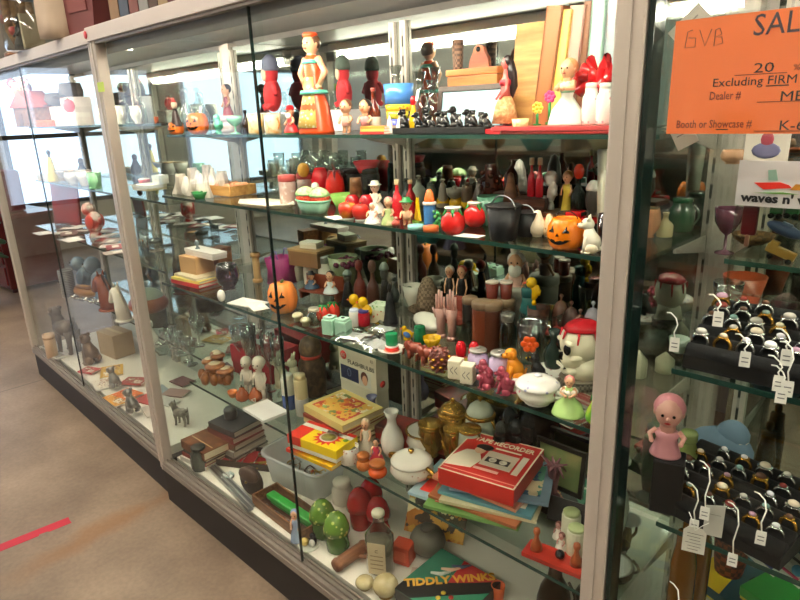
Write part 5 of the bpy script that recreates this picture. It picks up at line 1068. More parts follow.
G().lathe([(0, 0), (.012, 0), (.012, .001), (0, .001)], 22).xf(Matrix.Translation((w_ / 2 + .0002, 0, hb * .2)) @ Matrix.Rotation(PI / 2, 4, 'Y')).obj('red_roundel', m('d8403a', .4), t)
G().tube([(-w_ * .22 + .009 * math.cos(k * .628), f - .0006, hb * .31 + .014 * math.sin(k * .628)) for k in range(10)], .0006, 5, True).obj('bulb_drawing', m('9fb4d8', .4), t)
text('lettering', 'FLASHBULBS', .022, m('2c2a28', .5), t, (-w_ * .25, f - .0004, hb * .58), (PI / 2, 0, 0), width=w_ * .7); text('lettering', 'GE', .016, m('f4e8e0', .5), t, (-w_ * .42, f - .0014, hb * .74), (PI / 2, 0, 0), width=.02)
text('lettering', '12', .014, m('3a3a34', .5), t, (w_ * .36, f - .0004, hb * .84), (PI / 2, 0, 0))
# thermos pair
for px, pb, lb, c1, c2 in ((290, 411, 'left tall shaker, white above deep blue, by the starburst box', 'ddd9c8', '274a8a'), (303, 412, 'right tall cream shaker with silver base by the starburst box', 'd9c89a', 'b8b4ac')):
    lt((px, pb, 374, 14, 4, .27), 'tall_shaker', lb, 'shaker', [('lower', 'cyl', m(c2, .2), 0, .42, 1), ('upper', 'cyl', m(c1, .3), .4, .88, .95), ('cap', 'lid', m(c1, .25), .86, 1, .8)])
# tin boxes
def tin(px0, y, size, rz, lb, mt, lidm): return carton(at(px0, y, z4 + .0006), size, rz, 'tin_box', lb, 'box', mt, lid=lidm, lid_h=.4)
tin(401, .36, (.13, .10, .06), .2, 'red tin box with dark stripe behind the white vase', m('a82a26', .35), two('b0332c', '5a3a34', 'noise', 10, .4, .35))
tin(443, .42, (.12, .09, .075), .1, 'red and black tin box at the back right of the centre standards', m('7d1a1c', .35), two('a02a2c', '33282a', 'noise', 10, .42, .35))
lt((373, 423, 396, 18, 4, .38), 'glass_vase', 'small lavender glass vase left of the red tin box', 'vase', [('body', 'vase', m('6a6a8a', .15), 0, 1, 1)])
# figurines front
fig((367, 455, 419, 16, 4), 'figurine', 'pale girl figurine with flower cap behind the white ribbed cup', 'figurine', m('d8cdb8', .3), m('c9b090', .4), head=.28, rz=.5)
fig((377, 466, 439, 16, 4), 'figurine', 'small dancer figurine in blue and red dress above orange pots', 'figurine', two('3a4a9a', 'c83a4a', 'noise', 60, .5, .3), HAIRB, head=.28, rz=.5)
lt((350, 468, 446, 20, 4), 'cup', 'white ribbed mesh cup at the edge of the fourth shelf', 'cup', [('body', 'mug', two('ece6dc', 'b98a80', 'spots', 80, .2, .3), 0, 1, 1), ('filling', 'lid', m('6a665a', .6), .6, .75, .85)])
for px, pb, pt, wd, lb, c in ((364, 475, 454, 15, 'upper orange pot with cork lid beside the white cup', 'cf7a3c'), (378, 487, 462, 19, 'lower bright orange pot with lid at the fourth shelf edge', 'e2591c')):
    lt((px, pb, pt, wd, 4), 'honey_pot', lb, 'pot', [('body', 'ball', m(c, .25), 0, .72, 1), ('neck', 'cyl', m(c, .25), .62, .8, .72), ('lid', 'lid', m('b5672e', .35), .78, 1, .85)])
lt((393, 459, 411, 24, 4), 'milk_glass_vase', 'white milk glass bottle vase behind the covered dish', 'vase', [('body', 'vase', m('e6e2da', .2), 0, 1, 1)])
FL = two('ebe4d4', 'c9a890', 'spots', 70, .14, .15)
lt((412, 489, 449, 47, 4), 'sugar_bowl', 'white covered sugar bowl with gold loop knob near the red box', 'bowl', [('bowl', 'urn', FL, 0, .62, .94), ('lid', 'dome', m('e8e2d4', .15), .58, .86, .9), ('knob', 'knob', GOLD, .84, 1, .14)], handle=(GOLD, .3, .58, (-1, 1)))
lt((425, 459, 428, 40, 4), 'gravy_bowl', 'white open gravy bowl with gold rim behind the covered sugar bowl', 'bowl', [('bowl', 'urn', m('e2ddd0', .15), 0, .9, .95), ('rim', 'lid', GOLD, .88, .93, .96), ('liquid', 'lid', m('c9c6bc', .2), .86, .95, .85)], handle=(GOLD, .35, .85, (1,)))
for px, pb, pt, wd, y, lb in ((431, 436, 411, 26, .36, 'gold lustre sugar bowl with lid left of the gold pitcher'), (453, 447, 414, 20, .36, 'gold lustre pitcher with pale inside behind the red box'), (453, 425, 398, 32, .43, 'gold lustre teapot with lid at the back'), (480, 426, 396, 32, .44, 'white and green teapot with gold handle at the back'), (470, 440, 412, 24, .37, 'gold rimmed pale creamer left of black pots')):
    c = m('a8803a', .18, .75) if 'gold lustre' in lb else m('b9bda8', .15)
    lt((px, pb, pt, wd, 4, y), 'tea_service_piece', lb, 'tea ware', [('body', 'urn', c, 0, .72, 1), ('rim', 'lid', GOLD, .68, .74, .95)] + ([('lid', 'dome', c, .72, .92, .85), ('knob', 'knob', GOLD, .9, 1, .16)] if 'pitcher' not in lb and 'creamer' not in lb else []), handle=(GOLD, .2, .68, (1,)))
for px, pb, pt, wd, y, lb in ((508, 424, 402, 22, .45, 'left shiny black lidded pot behind the red box'), (526, 430, 406, 22, .445, 'right shiny black lidded pot with green top'), (500, 436, 416, 18, .40, 'front shiny black sugar pot nearest the gold creamer'), (515, 436, 414, 24, .43, 'front shiny black teapot beside the red box corner')):
    lt((px, pb, pt, wd, 4, y), 'black_pot', lb, 'pot', [('body', 'ball', m('0c0c10', .06), 0, .8, 1), ('lid', 'dome', m('12181a', .06), .7, .92, .72), ('knob', 'knob', m('0c0c10', .06), .9, 1, .2)], 'shiny black pots', handle=(m('0c0c10', .06), .3, .65, (1,)))
p, h, W = place((553, 462, 428, 34, 4, .40)); t = T('coral', 'dusky pink branching coral in front of the tan card', 'coral', p); g = G()
for k in range(14):
    a = k * 2.4; r = W * (.15 + .35 * (k % 5) / 5); g.tube([(0, 0, 0), (r * .4 * math.cos(a), r * .4 * math.sin(a), h * .5), (r * math.cos(a), r * math.sin(a), h * (.35 + .3 * ((k * 7) % 10) / 10))], [W * .07, W * .06, W * .02], 6)
g.obj('branches', m('8f5a62', .5), t); G().lathe(prof('dome', W * .25, h * .12), 14).obj('foot', m('6a4448', .5), t)
t, W = leaning(533, 582, .45, z4 + .0006, .13, .01, .12, 'framed_picture', 'dark framed tan and green picture behind the pink coral', 'picture', m('26201c', .4), innermat=two('b09a6a', '7a8a5a', 'noise', 6, .45))
p = at(566, .33, z4 + .0006); t = T('number_plate', 'black plate with white digits leaning under the coral', 'plate', p, .2); M = Matrix.Rotation(-.5, 4, 'X'); G().box((0, 0, .03), (.1, .006, .06), .001).xf(M).obj('plate', m('121214', .35), t)
text('lettering', '0 1', .034, m('cfcabc', .5), t, (-.035, .008, .018), (PI / 2 - .5, 0, 0))
# cruet tray
p, w_, d_, rz = quad((530, 570), (578, 590), (590, 575), z4 + .012); t = T('peg_board', 'flat red wooden board carrying two turned pegs and a ball', 'board', Vector((p.x - .035, max(p.y, .2), z4 + .0006)), rz); G().box((0, 0, .006), (.14, .055, .012), .002).obj('board', two('c83a2a', 'a82a20', 'wood', 40, .4, .35), t)
for dx, nm in ((-.045, 'peg'), (.05, 'peg')): G().lathe(prof('pegm', .014, .055), 18, (dx, 0, .012)).obj(nm, m('a8552e', .3), t)
G().ball((.012, 0, .022), .011, 12, 8).obj('ball', m('1c2024', .2), t)
for px, pb, pt, lb in ((570, 549, 511, 'rear pale green ribbed salt cylinder by the right post'), (575, 562, 527, 'front pale green ribbed salt cylinder by the right post')):
    lt((px, pb, pt, 18, 4, None) if False else (px, pb, pt, 18, 4), 'salt_cylinder', lb, 'shaker', [('body', 'cyl', m('d9d8bd', .3), 0, .92, 1), ('cap', 'lid', m('b9c48e', .3), .9, 1, .92)], 'pale green salt cylinders', rib=lambda a, z: 1 + .03 * math.sin(a * 16), n=48)
for px, pb, pt, lb in ((558, 541, 522, 'rear little pink doll figurine beside the salt cylinders'), (561, 552, 533, 'front little pink doll figurine beside the salt cylinders')):
    fig((px, pb, pt, 12, 4), 'figurine', lb, 'figurine', m('e6dcd0', .3), m('7a4a40', .4), skin=m('c9948a', .3), head=.38)
# fourth shelf, left half
p, w_, d_, rz = quad((183, 315), (215, 338), (243, 318), z4 + .13)
carton(Vector((-2.02, .40, z4 + .0006)), (.24, .15, .12), .1, 'cloth_box', 'large red cloth covered box at the left of the fourth shelf', 'box', m('a8202a', .8), lid=m('b52833', .8), lid_h=.6)
p = Vector((-2.06, .40, z4 + .1215)); t = T('price_card', 'white price card lying on the red cloth box', 'card', p, .1); G().slab([(-.04, -.015), (.04, -.018), (.038, .018), (-.036, .02)], 0, .0012).obj('card', TAGW, t)
for i, (px, pb, pt, wd) in enumerate(((168, 352, 330, 14), (178, 358, 333, 14), (188, 362, 338, 13), (192, 362, 340, 13), (200, 350, 318, 15), (246, 365, 326, 22), (254, 362, 325, 16))):
    lt((px, pb, pt, wd, .4888 if px < 205 else 4, (.30, .27, .25, .24, .38, .34, .28)[i]), 'goblet', ['first clear glass goblet from left below the red cloth box', 'second clear glass goblet from left below the red cloth box', 'third clear glass goblet from left below the red cloth box', 'fourth small clear goblet in front of the red cloth box', 'tall clear goblet close against the red cloth box', 'large clear wine goblet right of the red cloth box', 'narrow clear wine goblet furthest right of the row'][i], 'goblet', [('bowl', 'goblet', GLASSWARE, 0, 1, 1)], 'clear goblets on the fourth shelf')
animal((152, 347, 318, 20, .4888, .22), 'figurine', 'glossy white sitting dog figurine by the left post', WHITE, 'sit', rz=.3, ear='flop')
p, h, W = place((218, 388, 352, 46, 4)); t = T('mushroom_group', 'copper coloured mushroom cluster with pale banded caps', 'figurine', p, .2); MU = two('b9793f', '8a5226', 'noise', 40, .45, .3)
g = G()
for k in range(16): a = k * 2.4; r = W * .42 * math.sqrt((k + 1) / 16); g.ball((r * math.cos(a), r * .7 * math.sin(a), h * .2), (W * .1, W * .09, h * .2), 8, 6)
g.obj('base', MU, t)
for x, y, zz, s in ((-.26, .05, .42, .17), (-.05, .12, .62, .16), (.06, -.08, .42, .22), (.3, -.02, .3, .2), (-.2, .2, .6, .13)):
    c = G().lathe(prof('cyl', s * W * .45, h * zz), 12, (x * W, y * W, 0)).lathe(prof('mush', s * W, h * .26), 18, (x * W, y * W, h * zz)); c.obj('mushroom', MU, t); G().lathe([(0, 0), (s * W * .6, 0), (s * W * .5, h * .03), (0, h * .03)], 18, (x * W, y * W, h * (zz + .25))).obj('cap_top', m('d9c7a0', .35), t)
for px, pb, lb in ((249, 391, 'left white bisque child figurine right of the mushrooms'), (262, 395, 'right white bisque child figurine right of the mushrooms')):
    fig((px, pb, 357, 15, 4, .24), 'figurine', lb, 'figurine', m('e2d9c6', .5), m('d9d0bc', .5), skin=m('e2d6c2', .5), head=.3, legs=True, rz=.5)
for px, lb in ((243, 'left brown glazed pear at the edge of the fourth shelf'), (256, 'right brown glazed pear at the edge of the fourth shelf')):
    lt((px, 403, 386, 14, 4), 'pear', lb, 'pear', [('fruit', 'pear', m('a8552e', .2), 0, .92, 1), ('stem', 'cyl', DWOOD, .9, 1.05, .1)], 'brown glazed pears')
lt((233, 399, 391, 10, 4), 'pin_dish', 'tiny orange pin dish left of the brown pears', 'dish', [('body', 'bowl', m('cf7a3a', .3), 0, 1, 1)])
animal((282, 385, 355, 17, 4, .36), 'figurine', 'left cream rabbit figurine behind the tall blue shaker', CREAM, 'sit', rz=.4, ear='long')
animal((296, 384, 357, 17, 4, .40), 'figurine', 'right cream rabbit figurine behind the tall blue shaker', CREAM, 'sit', rz=.4, ear='long')
lt((314, 388, 336, 28, 4, .40), 'owl_figurine', 'mottled brown owl figurine left of the flashbulb carton', 'figurine', [('body', 'jar', two('6a5238', '3d2c1e', 'noise', 40, .45, .5), 0, .72, 1), ('head', 'ball', two('7a6244', '4d3a28', 'noise', 40, .45, .5), .6, 1, .8), ('scarf', 'lid', m('a8382a', .5), .64, .7, .75)])
# ================================================================ MIDDLE CASE, DECK
zd = SHELF['D'][0]
# leather box books at left
p, w_, d_, rz = quad((167, 432), (199, 449), (216, 437), zd + .085); p = at(203, .125, zd + .084); p.z = 0; z = zd + .0006
for i, (cv, hgt, sz, lb) in enumerate(((m('d9d4c8', .5), .018, (.16, .12), 'white book at the bottom of the pile under the leather album'), (m('8a2a24', .5), .014, (.155, .115), 'red book above the white one under the leather album'), (m('3a3a38', .5), .016, (.15, .115), 'dark book directly under the leather album'), (two('8a5430', '6b3c1e', 'noise', 30, .45, .4), .034, (.17, .13), 'thick brown stitched leather album on top of the pile at deck left'))):
    bo = book(p + Vector((.004 * i, .003 * i, z)), (sz[0], sz[1], hgt), .15 - .04 * i, lb, cv, m('d8cca8', .7), group='books under the leather album'); z += hgt + .0008
G().box((0, -.02, .0348), (.15, .004, .001)).obj('stitching', m('c9a878', .5), bo)
p, h, W = place((201, 473, 446, 17, 'D')); t = T('lantern', 'small dark green ribbed glass lantern on the deck', 'lantern', p)
G().lathe(prof('jar', W * .5, h * .9), 24, rib=lambda a, z: 1 + .05 * math.sin(a * 8)).obj('body', m('2f3b34', .15), t); G().lathe(prof('lid', W * .42, h * .12), 16, (0, 0, h * .88)).obj('lid', m('22281f', .3), t)
p = at(233, .25, zd + .134); p.z = zd + .0006; z = 0
for i, (cv, lb) in enumerate(((m('3d332c', .5), 'dark brown photo album at the bottom of the rear pile'), (m('8f8a80', .5), 'grey photo album second in the rear pile'), (m('5a5038', .5), 'olive photo album third in the rear pile'), (m('6a2a26', .5), 'dark red photo album near the top of the rear pile'), (m('3a3a3c', .5), 'charcoal photo album on top of the rear pile'))):
    book(p + Vector((.003 * i, 0, z)), (.2 - .01 * i, .17 - .008 * i, .026), .12 - .05 * (i % 2), lb, cv, m('cfc6b2', .7), group='photo albums piled at the back of the deck', name='photo_album', cat='album'); z += .0268
lt((231, 414, 406, 13, zd + .136, p.y), 'trinket_box', 'tiny pewter trinket box on the charcoal album', 'box', [('body', 'cyl', m('5a5a58', .3, .6), 0, .7, 1), ('lid', 'dome', m('6a6a68', .3, .6), .66, 1, 1)])
# red jewellery case with cutlery, brass spoons
p = on_z(243, 438, zd + .02) + Vector((.13, -.07, 0)); p.z = zd + .0006; t = T('cutlery_case', 'open long red lined cutlery case in the middle of the deck', 'case', p, .5); L, D_ = .34, .12
G().box((0, 0, .004), (L, D_, .008), .001).obj('base', m('2a201c', .5), t); G().box((0, 0, .010), (L * .94, D_ * .86, .006), .001).obj('lining', m('9a1520', .8), t)
for s in (-1, 1): G().box((0, s * D_ * .49, .014), (L, .005, .026), .001).obj('long_side', m('2a201c', .5), t)
for s in (-1, 1): G().box((s * L * .49, 0, .014), (.005, D_ * .94, .026), .001).obj('short_side', m('2a201c', .5), t)
for k in range(5):
    x = -.10 + .05 * k; q = T('spoon', 'old silver spoon lying in the red lined cutlery case', 'spoon', p + Matrix.Rotation(.5, 3, 'Z') @ Vector((x, 0, .0135)), .5 + PI / 2 + .05 * k, 'spoons in the cutlery case')
    G().tube([(-.04, 0, .002), (.02, 0, .003)], [.003, .002], 6).obj('handle', SILVER, q); G().ball((.031, 0, .003), (.014, .008, .003), 10, 6).obj('bowl', SILVER, q)
pt_ = at(306, .29, zd + .115)
for k in range(9):
    q = T('brass_spoon', 'tarnished brass spoon in the loose heap left of the plastic tub', 'spoon', Vector((pt_.x - .22 + .022 * (k % 3) + random.uniform(-.01, .01), .235 + .02 * (k // 3), zd + .001 + .008 * (k // 3))), random.uniform(.2, 1.2), 'brass spoons heaped on the deck')
    G().tube([(-.06, 0, .003), (0, 0, .007), (.03, 0, .004)], [.004, .003, .0025], 6).obj('handle', BRASS, q); G().ball((.045, 0, .005), (.018, .011, .0045), 10, 6).obj('bowl', BRASS, q)
p = on_z(228, 477, zd + .0006); t = T('turquoise_cluster', 'small turquoise and white beaded brooch on the deck', 'brooch', p); g = G()
for k in range(16): a = k * 2.4; r = .022 * math.sqrt(k / 16); g.ball((r * math.cos(a), r * math.sin(a), .007), .006, 6, 5)
g.obj('beads', two('5aa8a0', 'dfe6e0', 'noise', 60, .5, .25), t); G().lathe(prof('lid', .024, .004), 16).obj('backing', SILVER, t)
# metal rulers
for i, (a, b, lb) in enumerate((((208, 466), (251, 511), 'front long aluminium rail lying along the deck edge'), ((212, 466), (254, 507), 'rear long aluminium rail lying along the deck edge'))):
    A, B = on_z(*a, zd), on_z(*b, zd); v = B - A; t = T('metal_rail', lb, 'rail', Vector(((A.x + B.x) / 2, (A.y + B.y) / 2, zd + .0006)), math.atan2(v.y, v.x), 'aluminium rails on the deck'); L = v.length
    G().box((0, 0, .004), (L, .018, .008), .001).obj('web', STEEL, t)
    for s in (-1, 1): G().box((0, s * .009, .007), (L, .003, .014), .0008).obj('flange', m('b2b2ae', .3, .8), t)
p, h, W = place((251, 503, 462, 30, 'D')); t = T('leather_pouch', 'dark brown leather pouch leaning on the plastic tub', 'pouch', p + Vector((0, .01, 0)), .2); G().ball((0, 0, h * .42), (W * .5, W * .22, h * .42), 16, 10).obj('body', two('3f2c22', '2a1c16', 'noise', 30, .45, .6), t); G().ball((0, -W * .1, h * .62), (W * .44, W * .16, h * .22), 14, 8).obj('flap', m('4a3428', .6), t); G().ball((0, -W * .25, h * .48), .005, 8, 6).obj('snap', BRASS, t)
# plastic tub
def rrect(w_, d_, r, n=5):
    o = []
    for cx, cy, a0 in ((w_ / 2 - r, d_ / 2 - r, 0), (-w_ / 2 + r, d_ / 2 - r, PI / 2), (-w_ / 2 + r, -d_ / 2 + r, PI), (w_ / 2 - r, -d_ / 2 + r, 1.5 * PI)):
        for k in range(n + 1): a = a0 + PI / 2 * k / n; o.append((cx + r * math.cos(a), cy + r * math.sin(a)))
    return o
def tub(p, rz, w_, d_, h, lb, mt):
    t = T('plastic_tub', lb, 'tub', p, rz); rings = [(rrect(w_ * .86, d_ * .82, .03), 0), (rrect(w_, d_, .045), h), (rrect(w_ * .98, d_ * .97, .043), h), (rrect(w_ * .84, d_ * .79, .028), .004)]
    vs = []; fs = []; n = len(rings[0][0])
    for o, z in rings: vs += [(x, y, z) for x, y in o]
    for i in range(3):
        for k in range(n): k2 = (k + 1) % n; fs.append((i * n + k, i * n + k2, (i + 1) * n + k2, (i + 1) * n + k))
    fs += [tuple(reversed(range(n))), tuple(range(3 * n, 4 * n))]; G().add(vs, fs).obj('wall', mt, t)
    o = rrect(w_ * 1.03, d_ * 1.05, .047); G().tube([(x, y, h) for x, y in o], .006, 8, True).obj('rim', mt, t)
    G().box((-w_ * .52, 0, h * .86), (.02, d_ * .3, .012), .004).obj('grip', mt, t); return t
def frosted():
    M, nt, b = _new('frosted plastic'); b.inputs['Base Color'].default_value = lin('f6f8f7'); b.inputs['Roughness'].default_value = .3
    tr = nt.nodes.new('ShaderNodeBsdfTransparent'); tr.inputs[0].default_value = lin('f2f4f3'); mx = nt.nodes.new('ShaderNodeMixShader'); mx.inputs[0].default_value = .4
    nt.links.new(tr.outputs[0], mx.inputs[1]); nt.links.new(b.outputs[0], mx.inputs[2]); nt.links.new(mx.outputs[0], nt.nodes['Material Output'].inputs[0]); return M
FROST = frosted(); pt_ = at(304, .29, zd + .115); pt_.z = zd + .0006
tub(pt_, .12, .30, .17, .115, 'translucent plastic tub of odds and ends in the middle of the deck', FROST)
for k in range(14):
    a = k * 2.4; r = .085 * math.sqrt((k + .5) / 14); q = T('bracelet', 'tangled metal bracelet inside the translucent plastic tub', 'bracelet', pt_ + Vector((r * 1.3 * math.cos(a), r * .6 * math.sin(a), .012 + .005 * (k % 5))), k, 'bracelets in the plastic tub')
    G().tube([(.022 * math.cos(2 * PI * i / 14), .022 * math.sin(2 * PI * i / 14), .006 * math.sin(i * 1.3 + k) + .008) for i in range(14)], .003, 6, True).obj('chain', m(('6a5038', '8d8a84', '4a3028', 'a88a4a')[k % 4], .35, .7), q)
    G().ball((.022, 0, .012), .006, 8, 6).obj('charm', m(('a8502a', 'c9c4b8', '3a4a5a')[k % 3], .3), q)
# wooden crate with green sticks
A, B = on_z(254, 497, zd + .03), on_z(303, 535, zd + .03); v = B - A; L = v.length; p = (A + B) / 2; rz = math.atan2(v.y, v.x); pc = Vector((p.x, p.y + .045, zd + .0006)); t = T('wooden_tray', 'long brown wooden drawer tray holding the green bundle', 'tray', pc, rz)
G().box((0, 0, .003), (L, .10, .006), .001).obj('base', DWOOD, t)
for s in (-1, 1): G().box((0, s * .049, .022), (L, .006, .042), .001).obj('long_side', WOOD, t)
for s in (-1, 1): G().box((s * (L / 2 - .003), 0, .022), (.006, .092, .042), .001).obj('end', WOOD, t)
R3 = Matrix.Rotation(rz, 3, 'Z')
t = T('green_bundle', 'long bright green plastic ruler case in the wooden drawer tray', 'case', pc + R3 @ Vector((0, .012, .0065)), rz + .05); G().box((0, 0, .02), (L * .84, .034, .02), .006).obj('case', m('2fa33e', .3), t); G().box((0, 0, .0055), (L * .7, .03, .010), .003).obj('lower_half', m('237f30', .3), t)
for k in range(6):
    t = T('pen', 'cream pen lying in front of the green case in the drawer tray', 'pen', pc + R3 @ Vector((-.05 + .022 * k, -.03 + .003 * (k % 3), .0065)), rz + .1 * (k % 3) - .1, 'pens in the drawer tray'); G().tube([(-.045, 0, .0045), (.03, 0, .0045), (.04, 0, .0045)], [.004, .004, .001], 8).obj('barrel', m(('d9d0b4', 'b9a888', '8a6a4a')[k % 3], .3), t); G().tube([(-.05, 0, .0045), (-.02, 0, .0045)], .0046, 8).obj('cap', m(('3a3a3a', '7a2a2a', '2a3a6a')[k % 3], .3), t)
lt((343, 507, 480, 22, 'D'), 'jar', 'white ceramic jar with screw lid behind the green mugs', 'jar', [('body', 'jar', m('ded8c6', .25), 0, .82, 1), ('lid', 'lid', m('e6e0ce', .25), .8, 1, .82)])
GD = two('5f8a2e', 'c9d86a', 'spots', 55, .24, .15)
for px, pb, pt, lb in ((324, 541, 500, 'rear green spotted mushroom canister'), (338, 556, 512, 'front green spotted mushroom mug')):
    lt((px, pb, pt, 27, 'D'), 'mushroom_canister', lb, 'canister', [('body', 'jar', m('3f6a24', .2), 0, .62, .85), ('cap', 'dome', GD, .5, 1, 1)], 'green spotted canisters', handle=(m('3f6a24', .2), .15, .5, (1,)))
RG = m('9c0f18', .08)
for px, pb, pt, lb, hd in ((361, 533, 488, 'front left red glazed mushroom pot', 27), (372, 520, 478, 'rear red glazed mushroom pot with lid', 24), (379, 540, 497, 'right red glazed mushroom pot with handle', 25)):
    lt((px, pb, pt, hd, 'D'), 'mushroom_pot', lb, 'pot', [('body', 'jar', RG, 0, .6, .8), ('cap', 'dome', m('a8121c', .08), .5, 1, 1)], 'red glazed mushroom pots', handle=(RG, .1, .45, (1,)))
fig((297, 548, 510, 13, 'D'), 'figurine', 'little blue and white lady figurine at the glass door edge', 'figurine', m('9fb0cc', .25), m('7a94c0', .3), head=.26, rz=.6)
p, h, W = place((309, 561, 534, 22, 'D')); t = T('penguin_figurine', 'small penguin with an amber egg figurine near the green mug', 'figurine', p, .6); G().ball((W * .2, 0, h * .42), (W * .2, W * .18, h * .42)).ball((W * .2, 0, h * .85), W * .15).obj('body', m('1a1c22', .2), t); G().ball((W * .2, -W * .1, h * .4), (W * .15, W * .12, h * .32)).obj('belly', WHITE, t); G().ball((-W * .2, 0, h * .3), (W * .2, W * .2, h * .28)).obj('egg', m('d0b25a', .2), t); G().lathe(prof('lid', W * .48, h * .05), 18).obj('base', m('c9cabc', .2), t)
# gavel
A, B = on_z(336, 565, zd + .025), on_z(365, 545, zd + .025); t = T('gavel', 'wooden gavel lying on the deck in front of the red pots', 'gavel', Vector(((A.x + B.x) / 2, (A.y + B.y) / 2, zd + .0006)), math.atan2((B - A).y, (B - A).x)); L = (B - A).length * 1.05; GW = two('9a6a4a', '7a4a30', 'wood', 60, .4, .4)
G().lathe([(0, -L / 2), (.019, -L / 2), (.022, -L * .42), (.018, -L * .34), (.02, -L * .3), (.02, L * .3), (.018, L * .34), (.022, L * .42), (.019, L / 2), (0, L / 2)], 18).xf(Matrix.Translation((0, 0, .022)) @ Matrix.Rotation(PI / 2, 4, 'Y')).obj('head', GW, t); G().tube([(0, -.015, .02), (0, -.06, .014), (0, -.13, .0095)], [.006, .007, .009], 10).xf(Matrix.Rotation(.75, 4, 'Z')).obj('handle', GW, t)
# bottle with label
p, h, W = place((381, 578, 511, 29, 'D')); t = T('sauce_bottle', 'clear glass sauce bottle with tall paper label and cream cap', 'bottle', p, .5)
G().lathe([(0, 0), (W * .46, 0), (W * .5, h * .02), (W * .5, h * .62), (W * .2, h * .8), (W * .17, h * .95), (0, h * .95)], 20, sy=.75).obj('glass', glass('d9dcd2', 3, .03, 'bottle glass'), t); G().lathe([(W * .44, h * .03), (W * .44, h * .55), (0, h * .55), (0, h * .03)], 16, sy=.7).obj('contents', m('9a9184', .3), t)
G().box((0, -W * .385, h * .31), (W * .62, .002, h * .52), .0005).obj('label', m('c9b896', .6), t); G().lathe(prof('lid', W * .22, h * .07), 16, (0, 0, h * .93)).obj('cap', m('d6cbb0', .35), t); text('lettering', 'C', .014, m('5a4a3a', .5), t, (-.005, -W * .385 - .0012, h * .42), (PI / 2, 0, 0))
for k in range(4): G().box((0, -W * .385 - .0012, h * (.36 - .07 * k)), (W * .45, .0006, .0025)).obj('printed_line', m('8a7458', .5), t)
p, h, W = place((404, 567, 541, 24, 'D')); t = T('wooden_block', 'orange red painted wooden block beside the bottle', 'block', p, .3); G().box((0, 0, h * .45), (W * .8, W * .7, h * .9), .004).obj('block', m('c2472c', .4), t); G().box((0, -W * .352, h * .45), (W * .5, .001, h * .5)).obj('painted_panel', m('d8684a', .4), t)
lt((428, 563, 526, 36, 'D'), 'stone_ball', 'dull grey green ball vase in the shade behind the game box', 'vase', [('body', 'ball', m('6a675a', .5), 0, .94, 1), ('rim', 'lid', m('5a584e', .5), .9, 1, .4)])
for px, pb, pt, wd, lb in ((365, 601, 578, 19, 'left cream door knob at the front of the deck'), (386, 603, 577, 26, 'right larger cream round door knob at the front of the deck')):
    lt((px, pb, pt, wd, 'D'), 'door_knob', lb, 'knob', [('base', 'lid', BRASS, 0, .14, .6), ('ball', 'ball', two('d9cda8', 'b8a878', 'noise', 20, .45, .2), .08, 1, 1)], 'cream door knobs')
# yellow comic leaning
p = on_z(412, 535, zd + .0006); t = T('picture_book', 'yellow illustrated book leaning behind the bottle', 'book', Vector((-1.10, .362, zd + .0006)), .35); M = Matrix.Rotation(-.55, 4, 'X')
G().box((0, 0, .085), (.2, .006, .17), .001).xf(M).obj('cover', many(['d9a43a', 'e8d9a8', '8a3a22', 'd9a43a', '4a3a22', 'c9822a'], 22), t); G().box((0, .004, .085), (.194, .004, .164)).xf(M).obj('pages', PAPER, t)
# hand mirror / fan of pale cards
p = on_z(418, 578, zd + .0006); 
t = T('playing_cards', 'fan of pale pink cards left of the game box', 'cards', p, .2)
for k in range(5): G().box((.0, 0, .0012 + .0011 * k), (.028, .07, .0009)).xf(Matrix.Translation((.006 * k - .012, 0, 0)) @ Matrix.Rotation(-.16 * (k - 2), 4, 'Z')).obj('card', m(('d9bca8', 'c9a898')[k % 2], .5), t)
# tiddly winks
p, w_, d_, rz = quad((405, 585), (447, 545), (495, 575), zd + .042); hb = .042; S = .21
t = T('game_box', 'flat square game box lettered TIDDLY WINKS at the front of the deck', 'game box', Vector((-.905, .20, zd + .0006)), 0.02); BK = m('17181a', .4)
G().box((0, 0, hb * .45), (S * .98, S * .98, hb * .9), .001).obj('tray', BK, t); lid = G().box((0, 0, hb * .6), (S, S, hb * .8), .0015).obj('lid', BK, t); zt = hb + .0003; H = S / 2
G().slab([(-H, H), (-H, -H * .62), (-H * .05, H * .05), (-H * .2, H)][::-1], zt - .0003, zt + .0004).obj('green_field', m('2f7a62', .4), lid)
G().slab([(-H * .2, H), (-H * .05, H * .05), (H * .62, H)][::-1], zt - .0003, zt + .0004).obj('red_field', m('c22a30', .4), lid); G().slab([(H * .62, H), (-H * .05, H * .05), (H * .5, H * .52), (H, H)][::-1], zt - .0003, zt + .00035).obj('red_field', m('b82a30', .4), lid)
G().slab([(-H, -H), (H, -H), (H, H * .45), (-H * .45, -H)], zt - .0003, zt + .0004).obj('lower_field', m('3a8a6a', .4), lid)
for k, (x, y) in enumerate(((-.5, .35), (-.35, .62), (-.62, .05))): G().tube([(H * x, H * y, zt + .0006), (H * (x + .25), H * (y + .12), zt + .0006), (H * (x + .4), H * (y + .36), zt + .0006)], [.004, .007, .003], 6).obj('printed_player', m(('d8b49a', '3a4a6a', 'c9d0c4')[k], .4), lid)
text('lettering', 'TIDDLY WINKS', .038, m('e8a83c', .4), lid, (-H * .83, -H * .78, zt + .0004), (0, 0, PI / 4 * 1.02), width=S * 1.22, ext=.0006, bold=.0016)
for k in range(7): G().lathe([(0, 0), (.007, 0), (.007, .001), (0, .001)], 14, (H * (.1 + .25 * (k % 3)), -H * (.3 + .22 * (k // 3)), zt + .0004)).obj('printed_counter', m(('e8c03a', 'd8342a', 'efe6d0')[k % 3], .4), lid)
lt((498, 603, 585, 14, 'D'), 'counter_cup', 'small orange cup at the right corner of the game box', 'cup', [('body', 'cup', m('cf5a2a', .3), 0, 1, 1)])
